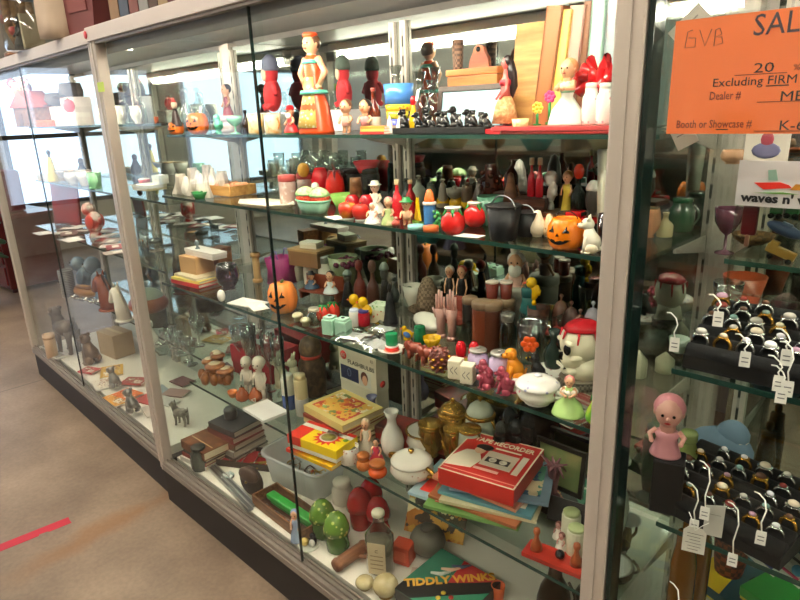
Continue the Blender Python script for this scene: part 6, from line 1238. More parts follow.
for i, (px, py, lb) in enumerate(((590, 520, 'dark bronze globe bottle beside the right post on the deck'), (565, 560, 'dark bronze jug behind the peg board on the deck'))):
    lt((px - 12 * i, 640 - 20 * i, 575 - 20 * i, 34, 'D', .42 - .1 * i), 'bronze_jug', lb, 'jug', [('body', 'vase', m('3a2a1c', .3, .5), 0, 1, 1)], handle=(m('3a2a1c', .3, .5), .3, .7, (1,)))
# ================================================================ EXTRA CURIOS, LEFT HALF OF THE MIDDLE CASE
def crystal(px, pb, pt, wd, s, lb, kind='goblet', grp='clear crystal pieces at the left of the middle case', y=None):
    q = (px, pb, pt, wd, s) + ((y,) if y else ())
    q = (px, pb, pt, wd, .4888, y or .3); return lt(q, 'crystal_piece', lb, 'crystal', [('body', kind, GLASSWARE, 0, 1, 1)], grp, rib=lambda a, z: 1 + .05 * math.sin(a * 10), n=40)
for i, (px, pb, pt, wd, k) in enumerate(((163, 368, 342, 15, 'urn'), (174, 374, 350, 15, 'goblet'), (184, 377, 352, 16, 'urn'), (170, 356, 330, 14, 'goblet'), (182, 362, 332, 14, 'bottle'), (193, 368, 340, 14, 'goblet'), (160, 378, 358, 17, 'bowl'), (178, 386, 366, 18, 'bowl'))):
    t = crystal(px, pb, pt, wd, 4, 'clear crystal piece in the cluster below the red cloth box, left of the mushrooms', k, y=.22 + .028 * ((i * 5) % 8))
for i, (px, pb, pt, wd, hx, k, lb) in enumerate(((145, 262, 232, 16, '8f989c', 'animal', 'smoky grey horse figurine at the left end of the third shelf'), (146, 280, 262, 14, 'c98a5a', 'pear', 'little orange brown bird figurine by the left post'), (157, 281, 255, 16, '6d665c', 'urn', 'dark pewter cup left of the picture books'), (168, 276, 250, 14, '4c4a45', 'vase', 'small charcoal vase behind the picture books'), (172, 285, 260, 11, 'c4a86a', 'bottle', 'straw coloured little bottle left of the picture books'), (155, 262, 238, 14, '5b5f60', 'jar', 'grey jar behind the pewter cup'), (180, 262, 240, 14, '7f8d94', 'bell', 'grey blue bell at the back of third shelf left'))):
    if k == 'animal': animal((px, pb, pt, 20, .9188, .36), 'figurine', lb, m('8f989c', .25), 'stand', ear='point')
    else: lt((px, pb, pt, wd, .9188, .42 if i % 2 else .33) if px < 170 else (px + 22, pb, pt, wd, 3, .2), 'curio', lb, 'curio', [('body', k, m(hx, .25), 0, .85, 1), ('top', 'knob', m(hx, .2), .8, 1, .35)])
lt((152, 345, 288, 38, .4888, .38), 'covered_bowl', 'big rust orange bowl with pale grey lid at left of the fourth shelf', 'bowl', [('foot', 'cyl', m('4a4238', .4), 0, .45, .8), ('bowl', 'ball', m('9a4d2c', .3), .3, .85, 1), ('lid', 'dome', m('a3aa9c', .3), .72, 1, .8)])
for i, (px, py, w_, d_, rz, hx, lb) in enumerate(((150, 400, .13, .09, .3, 'b8504a', 'faded red booklet on the deck by the left post'), (160, 392, .14, .08, -.1, '9aa6ae', 'blue grey pamphlet on the deck behind the red booklet'), (166, 402, .13, .07, .2, 'd8d4cc', 'white pamphlet on the deck left of the album piles'), (176, 394, .12, .08, .5, 'a8867e', 'dusty pink pamphlet on the deck behind the white one'), (152, 412, .12, .07, -.2, 'cfc6b8', 'cream pamphlet at the front left of the deck'), (183, 383, .12, .08, .1, '7a4a48', 'dull maroon booklet on the deck below the mushrooms'))):
    book(on_z(px, py, zd + .001) + Vector((0, 0, .0011 * i)), (w_, d_, .006), rz, lb, m(hx, .5), soft=True, name='booklet', cat='booklet', group='loose pamphlets at the left of the deck')
animal((182, 430, 402, 20, 'D', .2), 'figurine', 'small pewter and ivory horse figurine behind the leather album', two('c9c2ae', '7a7870', 'noise', 30, .5, .3), 'stand', ear='point', rz=.4)
lt((160, 428, 406, 13, 'D'), 'jar', 'little faded red jar by the left post on the deck', 'jar', [('body', 'jar', m('a8433c', .3), 0, .85, 1), ('lid', 'lid', m('c9a8a0', .3), .83, 1, .75)])
for i, (px, pb, pt, wd) in enumerate(((252, 352, 322, 14), (262, 356, 326, 14), (272, 360, 330, 14), (244, 346, 318, 14))):
    lt((px + 10, pb, pt + 8, wd, 4, .31), 'wine_glass', 'dusty clear wine glass in the row behind the white child figurines', 'glass', [('bowl', 'goblet', GLASSWARE, 0, 1, 1)], 'dusty wine glasses on the fourth shelf')
# dark curios along the back of the upper shelves
BK = [('bottle', '3a3028'), ('jar', '55604f'), ('urn', '6b5a48'), ('vase', '39403c'), ('bell', '7c7264'), ('pear', '4a3a34'), ('bottle', '7d8478'), ('goblet', '8d8a7c')]
i = 0
for s, xs, yy, hh in ((2, range(395, 500, 12), .455, 24), (3, range(395, 480, 15), .45, 26)):
    for px in xs:
        k, hx = BK[(i * 3) % 8]; p = at(px, yy, SHELF[s][0]); pr = 300
        h = .055 + .025 * ((i * 7) % 5) / 5; t = T('curio', 'drab old curio in the crowded back row against the mirror', 'curio', p + Vector((0, 0, .0006)), 0, f'curios against the mirror, {"second" if s == 2 else "third"} shelf')
        G().lathe(prof(k, .016 + .004 * (i % 3), h), 16).obj('body', m(hx, .3), t); G().lathe(prof('knob', .008, h * .16), 12, (0, 0, h * .97)).obj('top', m(hx, .2), t); i += 1
for o in COL.objects:
    if o.get('group') in ('curios against the mirror, second shelf', 'curios against the mirror, third shelf'):
        o['label'] = 'drab old curio in the back row against the mirror, ' + ('second shelf' if 'second' in o['group'] else 'third shelf')

# ================================================================ LEFT CASE
ZA = {1: 1.475, 2: 1.18, 3: .918, 4: .488, 'D': .191}
def pa(px, y, k): return at(px, y, ZA[k] + .0006)
p = pa(37, .30, 1); t = T('wicker_house', 'brown wicker house with red roof on the left case top shelf', 'ornament', p, .2)
G().box((0, 0, .05), (.2, .12, .1), .004).obj('walls', two('9a6a48', '6a4028', 'weave', 60, .4, .6), t); G().prism([(-.12, .1), (.12, .1), (0, .19)], -.07, .07).obj('roof', m('a8504a', .5), t); G().box((-.03, -.061, .035), (.03, .003, .07)).obj('door', m('5a3020', .5), t)
g = G()
for k in range(9): g.ball((random.uniform(-.1, .1), random.uniform(-.05, .05), .19 + .02 * (k % 3)), .028, 8, 6)
g.obj('flowers', many(['d86a7a', 'efe0dc', 'c83a4a', '8a9a6a'], 30), t)
for i, (px, y, w_, d_, h, hx, lx, lb) in enumerate(((52, .26, .16, .1, .03, 'd8602a', 'e8703a', 'flat orange box at the front of the left case top shelf'), (62, .40, .18, .1, .10, 'ece8e6', 'f4f0ee', 'big white box behind the flat orange box'), (74, .30, .14, .12, .06, 'efeae6', 'f8f4f0', 'low white box near the middle post of the left case'), (80, .40, .14, .1, .14, 'e8e4e4', 'f2eeee', 'tall white box beside the post, left case'))):
    carton(pa(px, y, 1), (w_, d_, h), .05, 'gift_box', lb, 'box', m(hx, .5), lid=m(lx, .5), lid_h=.35)
lt((70, 110, 99, 11, ZA[1] + .062, .30), 'pincushion', 'round red pincushion on the low white box', 'pincushion', [('body', 'ball', m('d8303a', .6), 0, 1, 1), ('top', 'knob', GREEN, .9, 1.1, .2)])
for px, y, z, lb in ((61, .40, .101, 'left charcoal felt cap on the white boxes'), (77, .40, .141, 'right charcoal felt cap on the tall white box')):
    p = pa(px, y, 1) + Vector((0, 0, z)); t = T('felt_cap', lb, 'cap', p, 0, 'charcoal felt caps'); G().lathe([(0, 0), (.055, 0), (.06, .03), (.05, .07), (0, .075)], 20).obj('crown', m('4a4648', .8), t); G().ball((0, -.06, .006), (.05, .035, .006), 14, 6).obj('peak', m('3a3638', .7), t)
carton(pa(58, .34, 2), (.2, .14, .035), .1, 'tray_box', 'shallow cream box of china on the second shelf, left case', 'box', m('d9c4a0', .5), lid=m('e8dcc4', .5), lid_h=.5)
for px, k, hx, lb in ((64, 'bowl', 'efe8e0', 'left white china bowl on the shallow cream box'), (74, 'urn', 'f0ebe4', 'middle white china sugar bowl on the second shelf, left case'), (86, 'bowl', 'ece4da', 'right white china bowl beside the mint green cup')):
    lt((px, 186, 170, 16, ZA[2] + (.037 if px < 66 else 0), .30), 'china_bowl', lb, 'bowl', [('body', k, m(hx, .2), 0, 1, 1), ('rim', 'lid', GOLD, .94, .99, 1)])
lt((96, 188, 172, 14, ZA[2], .28), 'cup', 'mint green cup near the post, second shelf of left case', 'cup', [('body', 'cup', m('8fcf9f', .2), 0, .96, 1), ('foot', 'lid', m('7fbf8f', .2), 0, .1, .9)], handle=(m('8fcf9f', .2), .2, .8, (1,)))
lt((54, 180, 150, 11, ZA[2] , .29), 'bottle', 'pale yellow bottle figurine with dark cap, left case', 'bottle', [('body', 'bell', m('e6cf5a', .3), 0, .8, 1), ('cap', 'knob', m('3a302a', .3), .76, 1, .4)])
lt((84, 180, 158, 11, ZA[2], .42), 'figurine', 'dark rooster like figurine at the back of second shelf, left case', 'figurine', [('body', 'pear', m('2a2420', .3), 0, .8, 1), ('head', 'ball', m('5a3424', .3), .7, 1, .5)])
p = pa(68, .36, 3); t = T('picture_board', 'large dark red upright board in the left case', 'board', p, .15); M = Matrix.Rotation(-.08, 4, 'X'); G().box((0, 0, .12), (.30, .012, .24), .002).xf(M).obj('board', m('8d1c1c', .4), t); G().box((0, -.0065, .12), (.27, .001, .2)).xf(M).obj('panel', m('a32420', .4), t)
bird((96, 242, 202, 24, ZA[3], .30), 'rooster_figurine', 'white and red rooster figurine with yellow beak, left case', two('e8e2d6', 'b8302a', 'noise', 22, .42, .3), YELLOW, .3, belly=m('c23a30', .3))
for i in range(18):
    px = 44 + (i * 37) % 76; y = .17 + .26 * ((i * 5) % 9) / 9; hx = ['cfc4c0', '6a4a48', 'a8988e', 'e8e2de', '8a2f30', '4a4a52'][i % 6]
    t = T('flat_packet', 'flat paper packet in the spread of packets under the rooster, left case', 'packet', pa(px, y, 3) + Vector((0, 0, .0032 * (i % 5))), i * .7, 'paper packets on the third shelf of the left case')
    G().box((0, 0, .0014), (.12, .08, .0028), .0005).obj('packet', m(hx, .4), t); G().box((.01, 0, .003), (.06, .03, .0006)).obj('label_panel', m('e6e0d4', .5), t)
lt((70, 296, 270, 14, ZA[4], .30), 'drum_mug', 'grey banded pottery mug on the fourth shelf, left case', 'mug', [('body', 'mug', two('8f8880', '5a504a', 'bands', 30, .4, .4), 0, 1, 1)], handle=(m('7a726a', .3), .2, .8, (-1,)))
def horse_head(q, lb, mt, mane, rz=0):
    p, h, W = place(q); t = T('horse_head', lb, 'figurine', p, rz); g = G(); L = W / 2
    g.tube([(L * .5, 0, 0), (L * .35, 0, h * .35), (L * .1, 0, h * .65), (-L * .1, 0, h * .85)], [W * .3, W * .26, W * .19, W * .15], 14).tube([(0, 0, h * .82), (-L * .4, 0, h * .72), (-L * .85, 0, h * .5), (-L * .95, 0, h * .44)], [W * .16, W * .16, W * .11, W * .09], 12)
    for s in (-1, 1): g.tube([(L * .05, s * W * .08, h * .9), (L * .05, s * W * .1, h * 1.04)], [W * .05, W * .01], 6)
    g.obj('body', mt, t); g = G()
    for k in range(7): z = .25 + .1 * k; g.ball((L * (.62 - .09 * k) + W * .1, 0, h * z), (W * .08, W * .04, h * .09), 8, 6)
    g.obj('mane', mane, t); e = G()
    for s in (-1, 1): e.ball((-L * .3, s * W * .13, h * .76), W * .03, 6, 5)
    e.obj('eyes', BLACK, t); G().lathe(prof('lid', W * .36, h * .05), 18, (L * .5, 0, 0)).obj('base', mt, t)
horse_head((106, 315, 272, 30, ZA[4], .34), 'chestnut brown horse head figurine in the left case', m('8f3f1e', .25), m('4a2214', .4), .2)
horse_head((121, 325, 283, 25, ZA[4], .31), 'white horse head figurine beside the middle post', m('e9e0d0', .25), m('cfc2ac', .35), .2)
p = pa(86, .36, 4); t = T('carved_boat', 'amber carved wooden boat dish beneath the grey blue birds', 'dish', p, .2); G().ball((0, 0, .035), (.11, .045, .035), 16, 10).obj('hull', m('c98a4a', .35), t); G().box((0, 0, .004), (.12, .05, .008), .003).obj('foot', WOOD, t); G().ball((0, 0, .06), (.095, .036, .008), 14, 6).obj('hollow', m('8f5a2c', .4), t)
for px, lb in ((80, 'left grey blue glass dove above the amber boat dish'), (95, 'right grey blue glass dove above the amber boat dish')):
    bird((px + 6, 284, 256, 20, ZA[4] + .0, .40), 'dove_figurine', lb, m('8fa3b4', .15), m('7a8a94', .3), .4, group='grey blue doves')
for i in range(12):
    px = 74 + (i * 29) % 50; y = .30 + .12 * ((i * 4) % 7) / 7; t = T('silver_trinket', 'small silver trinket in the scatter near the horse heads', 'trinket', pa(px, y, 4), i, 'silver trinkets in the left case'); G().lathe(prof(['bowl', 'plate', 'cup'][i % 3], .022, .018), 16).obj('body', SILVER, t); G().lathe(prof('lid', .012, .003), 12, (0, 0, .0005)).obj('foot', SILVER, t)
animal((70, 360, 307, 30, ZA['D'], .2), 'camel_figurine', 'tall grey bronze camel figurine in the left case deck', m('75695e', .35, .3), 'stand', ear='round', rz=.3)
animal((92, 372, 332, 24, ZA['D'], .22), 'figurine', 'brown bronze lizard like figurine right of the camel', m('7a6048', .35, .3), 'sit', ear='round', rz=.5)
lt((53, 352, 334, 11, ZA['D'], .105), 'mug', 'tan beaker at the left corner of the left case deck', 'mug', [('body', 'mug', m('c9ad92', .4), 0, 1, 1), ('band', 'lid', m('a98a6e', .4), .8, .9, 1.03)])
for i, (px, py, lb) in enumerate(((49, 348, 'small white dish at the left corner of the left case deck'), (58, 357, 'white rectangular ashtray on the left case deck'))):
    p = on_z(px, py, ZA['D'] + .0006); t = T('ashtray', lb, 'dish', p, .1); G().box((0, 0, .006), (.10, .07, .012), .003).obj('body', m('dcd6cc', .3), t); G().box((0, 0, .0125), (.08, .05, .001)).obj('well', m('9a948a', .3), t)
for i, (px, py, w_, hx, lb) in enumerate(((112, 372, .16, 'd9a838', 'yellow booklet beneath the pewter duck'), (104, 385, .14, 'e9e0d0', 'white card sheet left of the yellow booklet'), (120, 400, .15, 'df9a30', 'amber comic by the front edge of the left case deck'), (128, 396, .13, 'e0702a', 'orange comic by the middle post on the deck'), (90, 372, .10, 'c83a40', 'red card folder at the door edge of the left case'), (135, 383, .12, 'a8443c', 'rust red booklet against the middle post'))):
    book(on_z(px, py, ZA['D'] + .001) + Vector((0, 0, .0014 * i)), (w_, w_ * .7, .008), .2 * (i - 2), lb, m(hx, .5), soft=True, name='booklet', cat='booklet', art=many([hx, 'efe4cc', '8a5a3a', hx], 40))
animal((115, 388, 366, 16, ZA['D'] + .016, .16), 'duck_figurine', 'small pewter duck figurine on the yellow booklet', m('8d8a84', .3, .6), 'sit', ear='round', rz=.3)
animal((133, 415, 388, 22, ZA['D'] + .016, .10), 'squirrel_figurine', 'pewter squirrel figurine at the front by the middle post', m('85827c', .3, .6), 'sit', ear='round', rz=.3)
carton(pa(118, .38, 'D'), (.18, .12, .14), .1, 'cardboard_box', 'plain tan cardboard box at the back of the left case deck', 'box', m('b39a78', .6), flap=True)
# green price sticker on the post, pink sticker on the rail
p = on_y(101, 87, -.004); t = T('price_sticker', 'small yellow green sticker stuck on the post between left and middle cases', 'sticker', p); G().box((0, 0, 0), (.05, .0015, .03), .0004).obj('sticker', m('b9d24a', .5), t); t.location.y = -.0045
p = on_y(85, 35, -.01); t = T('pin_sticker', 'small red dot sticker on the white top rail', 'sticker', p); G().lathe([(0, 0), (.012, 0), (.012, .0015), (0, .0015)], 16).xf(Matrix.Rotation(PI / 2, 4, 'X')).obj('dot', m('d8404a', .5), t); t.location.y = -.0085

# ================================================================ RIGHT CASE
def onglass(px, py, y=-.0035): return on_y(px, py, y)
TL, BL = onglass(676, 22), onglass(668, 133)
SX0, SX1, SZ0, SZ1 = -.337, -.118, 1.4475, 1.5865
t = T('sale_sign', 'bright orange paper sale sign taped to the right case door', 'sign', (0, -.0042, 0)); OR = m('ff8448', .14, 0, .03)
G().box(((SX0 + SX1) / 2, .0008, (SZ0 + SZ1) / 2), (SX1 - SX0, .0006, SZ1 - SZ0)).obj('paper', OR, t)
INK = m('23150f', .5); PRN = m('7a2410', .5)
def st(s, a, b, hgt, mt, font_k=1.0):
    A, B = onglass(*a), onglass(*b); text('lettering', s, hgt, mt, t, (A.x, .0002, A.z), (PI / 2, 0, math.atan2(0, 1)), ext=.0002, width=B.x - A.x)
st('SALE', (752, 36), (813, 32), .034, m('4a3a44', .5)); st('20', (753, 73), (773, 71), .016, INK); st('%', (793, 70), (800, 70), .009, PRN)
st('Excluding FIRM', (712, 87), (795, 84), .014, INK); st('Dealer #', (709, 100), (740, 99), .014, PRN); st('MEL', (779, 101), (812, 98), .016, INK)
st('Booth or Showcase #', (676, 128), (751, 126), .014, PRN); st('K-62', (778, 130), (812, 127), .016, INK)
def line(a, b, mt, th=.0008):
    A, B = onglass(*a), onglass(*b); G().box(((A.x + B.x) / 2, .0001, (A.z + B.z) / 2), (B.x - A.x, .0004, th)).obj('rule', mt, t)
line((735, 74), (787, 74), PRN); line((757, 102), (800, 101), PRN); line((754, 131), (800, 131), PRN); line((766, 86), (789, 85), INK, .0012); line((716, 130), (728, 129), INK, .0012)
def scrib(pts):
    P = [onglass(*q) for q in pts]; G().tube([(v.x, .0001, v.z) for v in P], .0004, 5).obj('pen_stroke', m('6a3a30', .5), t)
scrib([(693, 30), (688, 32), (685, 48), (695, 47), (696, 38), (689, 38)]); scrib([(700, 30), (705, 46), (712, 29)]); scrib([(716, 30), (714, 46), (723, 43), (722, 37), (716, 37), (722, 34), (720, 28), (716, 30)])
G().box(((SX0 + SX1) / 2, -.0003, (SZ0 + SZ1) / 2), (SX1 - SX0 + .006, .0004, SZ1 - SZ0 + .006)).obj('clear_sleeve', glass('ffffff', 1.2, .06, 'sleeve'), t)
for px, py, r, lb, w_, h_ in ((690, 26, .75, 'tilted white paper slip behind the top corner of the orange sign', .05, .03), (684, 136, .5, 'tilted white paper slip below the corner of the orange sign', .03, .03)):
    p = on_y(px, py, .04); tt = T('paper_slip', lb, 'slip', p, 0); G().box((0, 0, 0), (w_, .0008, h_)).xf(Matrix.Rotation(-r, 4, 'Y')).obj('paper', PAPER, tt); G().box((0, -.0006, h_ * .1), (w_ * .6, .0004, .0015)).xf(Matrix.Rotation(-r, 4, 'Y')).obj('printed_line', m('9a948a', .5), tt)
# hanging toy bag
YB_ = .12
def hp(px, py): return on_y(px, py, YB_)
a = hp(740, 160); b = hp(739, 205); WB = .17; t = T('toy_bag', 'hanging white header card with red boat picture over a bag of toys', 'toy bag', (a.x, YB_, b.z)); hh = a.z - b.z
G().box((WB / 2, 0, hh / 2), (WB, .001, hh), 0).obj('header_card', m('d3d0d2', .4), t)
text('lettering', "waves n' wheels", hh * .27, m('16161a', .5), t, (.008, -.0008, hh * .1), (PI / 2, 0, 0), width=WB * .74, bold=.0006)
G().prism([(.022, hh * .52), (.055, hh * .55), (.066, hh * .5), (.07, hh * .44), (.035, hh * .38)], -.0012, -.0005).obj('boat_picture', m('d83024', .4), t)
G().prism([(.068, hh * .4), (.086, hh * .4), (.082, hh * .52), (.074, hh * .53)], -.0012, -.0005).obj('crab_picture', m('c98a2c', .4), t); G().prism([(.04, hh * .58), (.052, hh * .58), (.048, hh * .82), (.038, hh * .8)], -.0012, -.0005).obj('sail_picture', m('8fb4a4', .4), t); G().prism([(.022, hh * .3), (.06, hh * .34), (.08, hh * .31), (.05, hh * .29)], -.0012, -.0005).obj('wave_picture', m('6a9a4a', .4), t)
BAGH = .135; G().box((WB / 2, .012, -BAGH / 2), (WB, .026, BAGH), .006).obj('clear_bag', glass('eef2ea', 1.6, .06, 'toy bag film'), t)
def toy(px, py, name, g, mt, lb, rot=0):
    p = on_y(px, py, YB_ + .013); o = T(name, lb, 'toy', p, 0); g.xf(Matrix.Rotation(rot, 4, 'Y')).obj('body', mt, o); return o
def wheels(o, pts, r=.004):
    for x, z in pts: G().lathe(prof('lid', r, .003), 12).xf(Matrix.Translation((x, -.006, z)) @ Matrix.Rotation(PI / 2, 4, 'X')).obj('wheel', BLACK, o)
o = toy(750, 220, 'toy_barge', G().box((0, 0, 0), (.021, .01, .045), .004), m('5d1620', .3), 'dark red toy barge standing upright in the clear bag'); G().box((0, -.003, -.03), (.006, .006, .018), .002).obj('handle', m('9a6a5a', .4), o)
for px, lb in ((777, 'left green toy wagon in the clear bag'), (793, 'right green toy wagon in the clear bag')):
    o = toy(px, 209, 'toy_wagon', G().box((0, 0, .001), (.017, .010, .017), .003), m('1f6a34', .3), lb); wheels(o, ((-.005, -.009), (.005, -.009)))
o = toy(785, 230, 'toy_boat', G().ball((0, 0, 0), (.026, .009, .009), 14, 8), m('3a4f74', .3), 'dull blue toy boat tilted in the clear bag', .35); G().box((0, -.002, .008), (.014, .006, .006), .001).xf(Matrix.Rotation(.35, 4, 'Y')).obj('cabin', m('5a6f8c', .3), o)
o = toy(781, 252, 'toy_truck', G().box((0, 0, 0), (.04, .010, .013), .002).box((-.012, 0, .008), (.012, .010, .008), .002), m('a5813f', .3), 'mustard yellow toy truck tilted in the clear bag', .35); wheels(o, ((-.012, -.006), (.012, -.012)))
p = on_y(767, 145, .2); t = T('print_card', 'small framed print of a figure above the toy header card', 'print', p); G().box((0, 0, 0), (.06, .004, .05), .001).obj('card', m('cfcabd', .5), t); G().ball((0, -.002, -.008), (.02, .001, .012), 12, 6).obj('printed_hat', m('6a6a8a', .5), t); G().ball((0, -.002, .008), (.009, .001, .012), 12, 6).obj('printed_figure', m('9a3a4a', .5), t)
# dim curios on the upper shelves of the right case
def C1(px, pb, pt, wd, z, y, name, lb, cat, parts, **k): return lt((px, pb, pt, wd, z, y), name, lb, cat, parts, **k)
zc1, zc2, zc3, zc4, zc5 = 1.38, 1.224, 1.085, .80, .45
C1(672, 165, 148, 18, 1.4378, .42, 'seashell', 'pale spiral shell on the highest shelf of the right case', 'shell', [('body', 'cone', m('d3c9b0', .4), 0, 1, 1)], rib=lambda a, z: 1 + .1 * math.sin(a * 6 + z * 200), n=40)
C1(732, 165, 150, 24, zc1, .33, 'seashell', 'tan conch shell right of the pale spiral shell', 'shell', [('body', 'urn', m('b08a68', .4), 0, 1, 1)], rib=lambda a, z: 1 + .1 * math.sin(a * 5), n=40)
C1(762, 172, 163, 34, zc1, .39, 'dish', 'orange rimmed flat dish right of the conch shell', 'dish', [('body', 'plate', m('c9683c', .3), 0, 1, 1)])
p = at(700, .35, zc1 - .19)
C1(680, 250, 198, 26, 1.2278, .455, 'pitcher', 'deep green glass pitcher on the second shelf, right case', 'pitcher', [('body', 'jar', m('1f5a38', .12), 0, .9, 1), ('rim', 'lid', m('2a6a44', .12), .86, 1, .75)], handle=(m('1f5a38', .12), .2, .8, (1,)))
C1(646, 250, 208, 26, 1.2278, .36, 'vase', 'peach orange lustre vase left of the green glass pitcher', 'vase', [('body', 'urn', m('c0825c', .2), 0, 1, 1), ('rim', 'lid', GOLD, .96, 1, .83)])
C1(664, 250, 212, 16, 1.2278, .38, 'bottle', 'pale yellow glass bottle between the vase and green pitcher', 'bottle', [('body', 'bottle', m('c9bd8c', .12), 0, .9, 1), ('stopper', 'knob', m('d8cfa4', .12), .86, 1, .45)])
C1(724, 250, 208, 26, zc2, .31, 'goblet', 'plum coloured glass goblet right of the green pitcher', 'goblet', [('bowl', 'goblet', m('4a2a36', .12), 0, 1, 1)])
C1(752, 254, 234, 40, zc2, .42, 'basket', 'brown woven bread basket in front of the plum goblet', 'basket', [('body', 'bowl', two('7a5c38', '4d3820', 'weave', 90, .4, .6), 0, 1, 1)])
C1(724, 320, 282, 28, zc3, .34, 'dish', 'smoky glass pedestal dish below the peach vase', 'dish', [('body', 'goblet', GLASSWARE, 0, 1, 1)])
C1(740, 300, 276, 40, zc3 , .40, 'plate', 'rust red plate leaning behind the smoky pedestal dish', 'plate', [('body', 'plate', m('a2482c', .3), 0, 1, 1)])
C1(678, 350, 338, 20, zc3, .14, 'bowl', 'pale sea green bowl on the third shelf of the right case', 'bowl', [('body', 'bowl', m('8aa08c', .2), 0, 1, 1)])
for px, pt, lb in ((637, 350, 'left pale cream cone candle below the ring shelf'), (664, 352, 'right pale cream cone candle below the ring shelf')):
    C1(px, 405, pt, 18, .9128, .38 if px < 650 else .44, 'cone_candle', lb, 'candle', [('body', 'cyl', m('c9c4a6', .4), 0, .6, 1), ('tip', 'cone', m('c9c4a6', .4), .6, 1, 1)])
t = T('riser_box', 'small black riser box under the pink hooded doll', 'box', at(665, .12, zc4 + .0006), .3); G().box((0, 0, .05), (.05, .05, .1), .002).obj('body', m('18181a', .5), t); G().box((0, 0, .1005), (.044, .044, .002), .0005).obj('felt_top', m('26262a', .9), t)
t = fig((665, 446, 396, 30, zc4 + .103, .12), 'doll', 'pink hooded rubber doll in the right case beside the post', 'doll', m('c98a92', .4), m('d88a94', .4), skin=m('e0a89a', .4), head=.5, rz=.3)
C1(684, 470, 432, 20, zc4, .22, 'candy_jar', 'lime green candy jar right of the pink doll', 'jar', [('body', 'jar', m('8fa05a', .25), 0, .85, 1), ('lid', 'lid', m('9fb06a', .25), .82, 1, .8)])
p = at(716, .30, zc4 + .0006); t = T('cloth_pouch', 'crumpled blue grey cloth pouch behind the ring displays', 'pouch', p, .2); G().ball((0, 0, .045), (.06, .035, .045), 14, 9).ball((.02, 0, .08), (.03, .022, .03), 10, 7).obj('body', m('6a8498', .8), t); G().tube([(.02 + .026 * math.cos(a), .018 * math.sin(a), .072) for a in [k * .524 for k in range(12)]], .003, 6, True).obj('drawstring', m('c9c4b8', .6), t)
# lower shelves
for i, (px, pb, pt, wd, y, k, hx, lb) in enumerate(((616, 520, 452, 22, .14, 'vase', 'a8b0a4', 'pale grey green vase close behind the right post'), (612, 600, 562, 40, .16, 'urn', 'b7bcb2', 'pearly white lidded urn at the bottom beside the post'), (628, 560, 520, 26, .22, 'goblet', '9aa39c', 'cloudy glass goblet above the pearly urn'))):
    C1(px, pb, pt, wd, .4928, (.40, .27, .44)[i], 'vase' if i != 2 else 'goblet', lb, 'vase' if i != 2 else 'goblet', [('body', k, m(hx, .15), 0, .9, 1), ('rim', 'lid', m(hx, .12), .87, .93, .85)])
for px, pt, lb in ((652, 520, 'front amber beehive bottle in the dark lower part of right case'), (668, 508, 'rear amber beehive bottle in the dark lower part of right case')):
    C1(px + 22, 585, pt, 24, zc5, .19 if px < 660 else .27, 'amber_bottle', lb, 'bottle', [('body', 'jar', m('6b4212', .15), 0, .9, 1), ('cap', 'knob', m('7a4c16', .15), .86, 1, .4)], rib=lambda a, z: 1 + .05 * math.sin(z * 300), group='amber beehive bottles')
C1(725, 555, 522, 34, zc5, .40, 'basket', 'reddish brown woven basket behind the price tags', 'basket', [('body', 'bowl', two('7a3a22', '43231a', 'weave', 90, .4, .6), 0, 1, 1)])
# ring displays
VEL = m('09090b', .9, 0, .3, 60)
RINGS = []
def ring_display(loc, w_, d_, h0, h1, rz, lb, rolls=6):
    t = T('ring_display', lb, 'ring display', loc, rz); G().prism([(-w_ / 2, 0), (w_ / 2, 0), (w_ / 2, h0), (-w_ / 2, h0)], -d_ / 2, d_ / 2).obj('base', VEL, t)
    G().add([(-w_ / 2, -d_ / 2, h0), (w_ / 2, -d_ / 2, h0), (w_ / 2, d_ / 2, h0), (-w_ / 2, d_ / 2, h0), (-w_ / 2, d_ / 2, h1), (w_ / 2, d_ / 2, h1)], [(0, 3, 2, 1), (0, 1, 5, 4), (0, 4, 3), (1, 2, 5), (3, 4, 5, 2)], False).obj('slope', VEL, t)
    for k in range(rolls):
        u = (k + .5) / rolls; y = -d_ / 2 + d_ * u; z = h0 + (h1 - h0) * u; r = d_ / rolls * .56
        G().tube([(-w_ / 2 + .002, y, z), (w_ / 2 - .002, y, z)], r, 10).obj('foam_roll', VEL, t)
    M = Matrix.Translation(loc) @ Matrix.Rotation(rz, 4, 'Z')
    return [M, w_, d_, h0, h1, rolls, rz]
GEMS = ['c9c4bc', '8a3a34', 'e8e4f0', '7a9a94', 'b08aa0', 'e9d9c0', '6a4a3a', 'f0f0f0']
def ring_at(D, u, row, lb, gem, gold=False, grp='rings on the upper black display', big=1.0):
    M, w_, d_, h0, h1, n, rz = D; v = (row + 1) / n; y = -d_ / 2 + d_ * v; z = h0 + (h1 - h0) * v + d_ / n * .40
    t = T('ring', lb, 'ring', M @ Vector((u * w_ / 2, y, z)), rz + random.uniform(-.3, .3), grp); mt = GOLD if gold else SILVER; R = .012
    G().tube([(R * math.cos(a), 0, R * math.sin(a)) for a in [k * 2 * PI / 18 for k in range(18)]], .0028, 6, True).obj('band', mt, t)
    G().lathe([(0, 0), (.004, 0), (.0085 * big, .003), (.008 * big, .0045), (0, .0045)], 14, (0, 0, R * .9)).obj('setting', mt, t); G().ball((0, 0, R * 1.25 + .002), (.006 * big, .0045 * big, .004 * big), 10, 7).obj('stone', m(gem, .08), t); return t
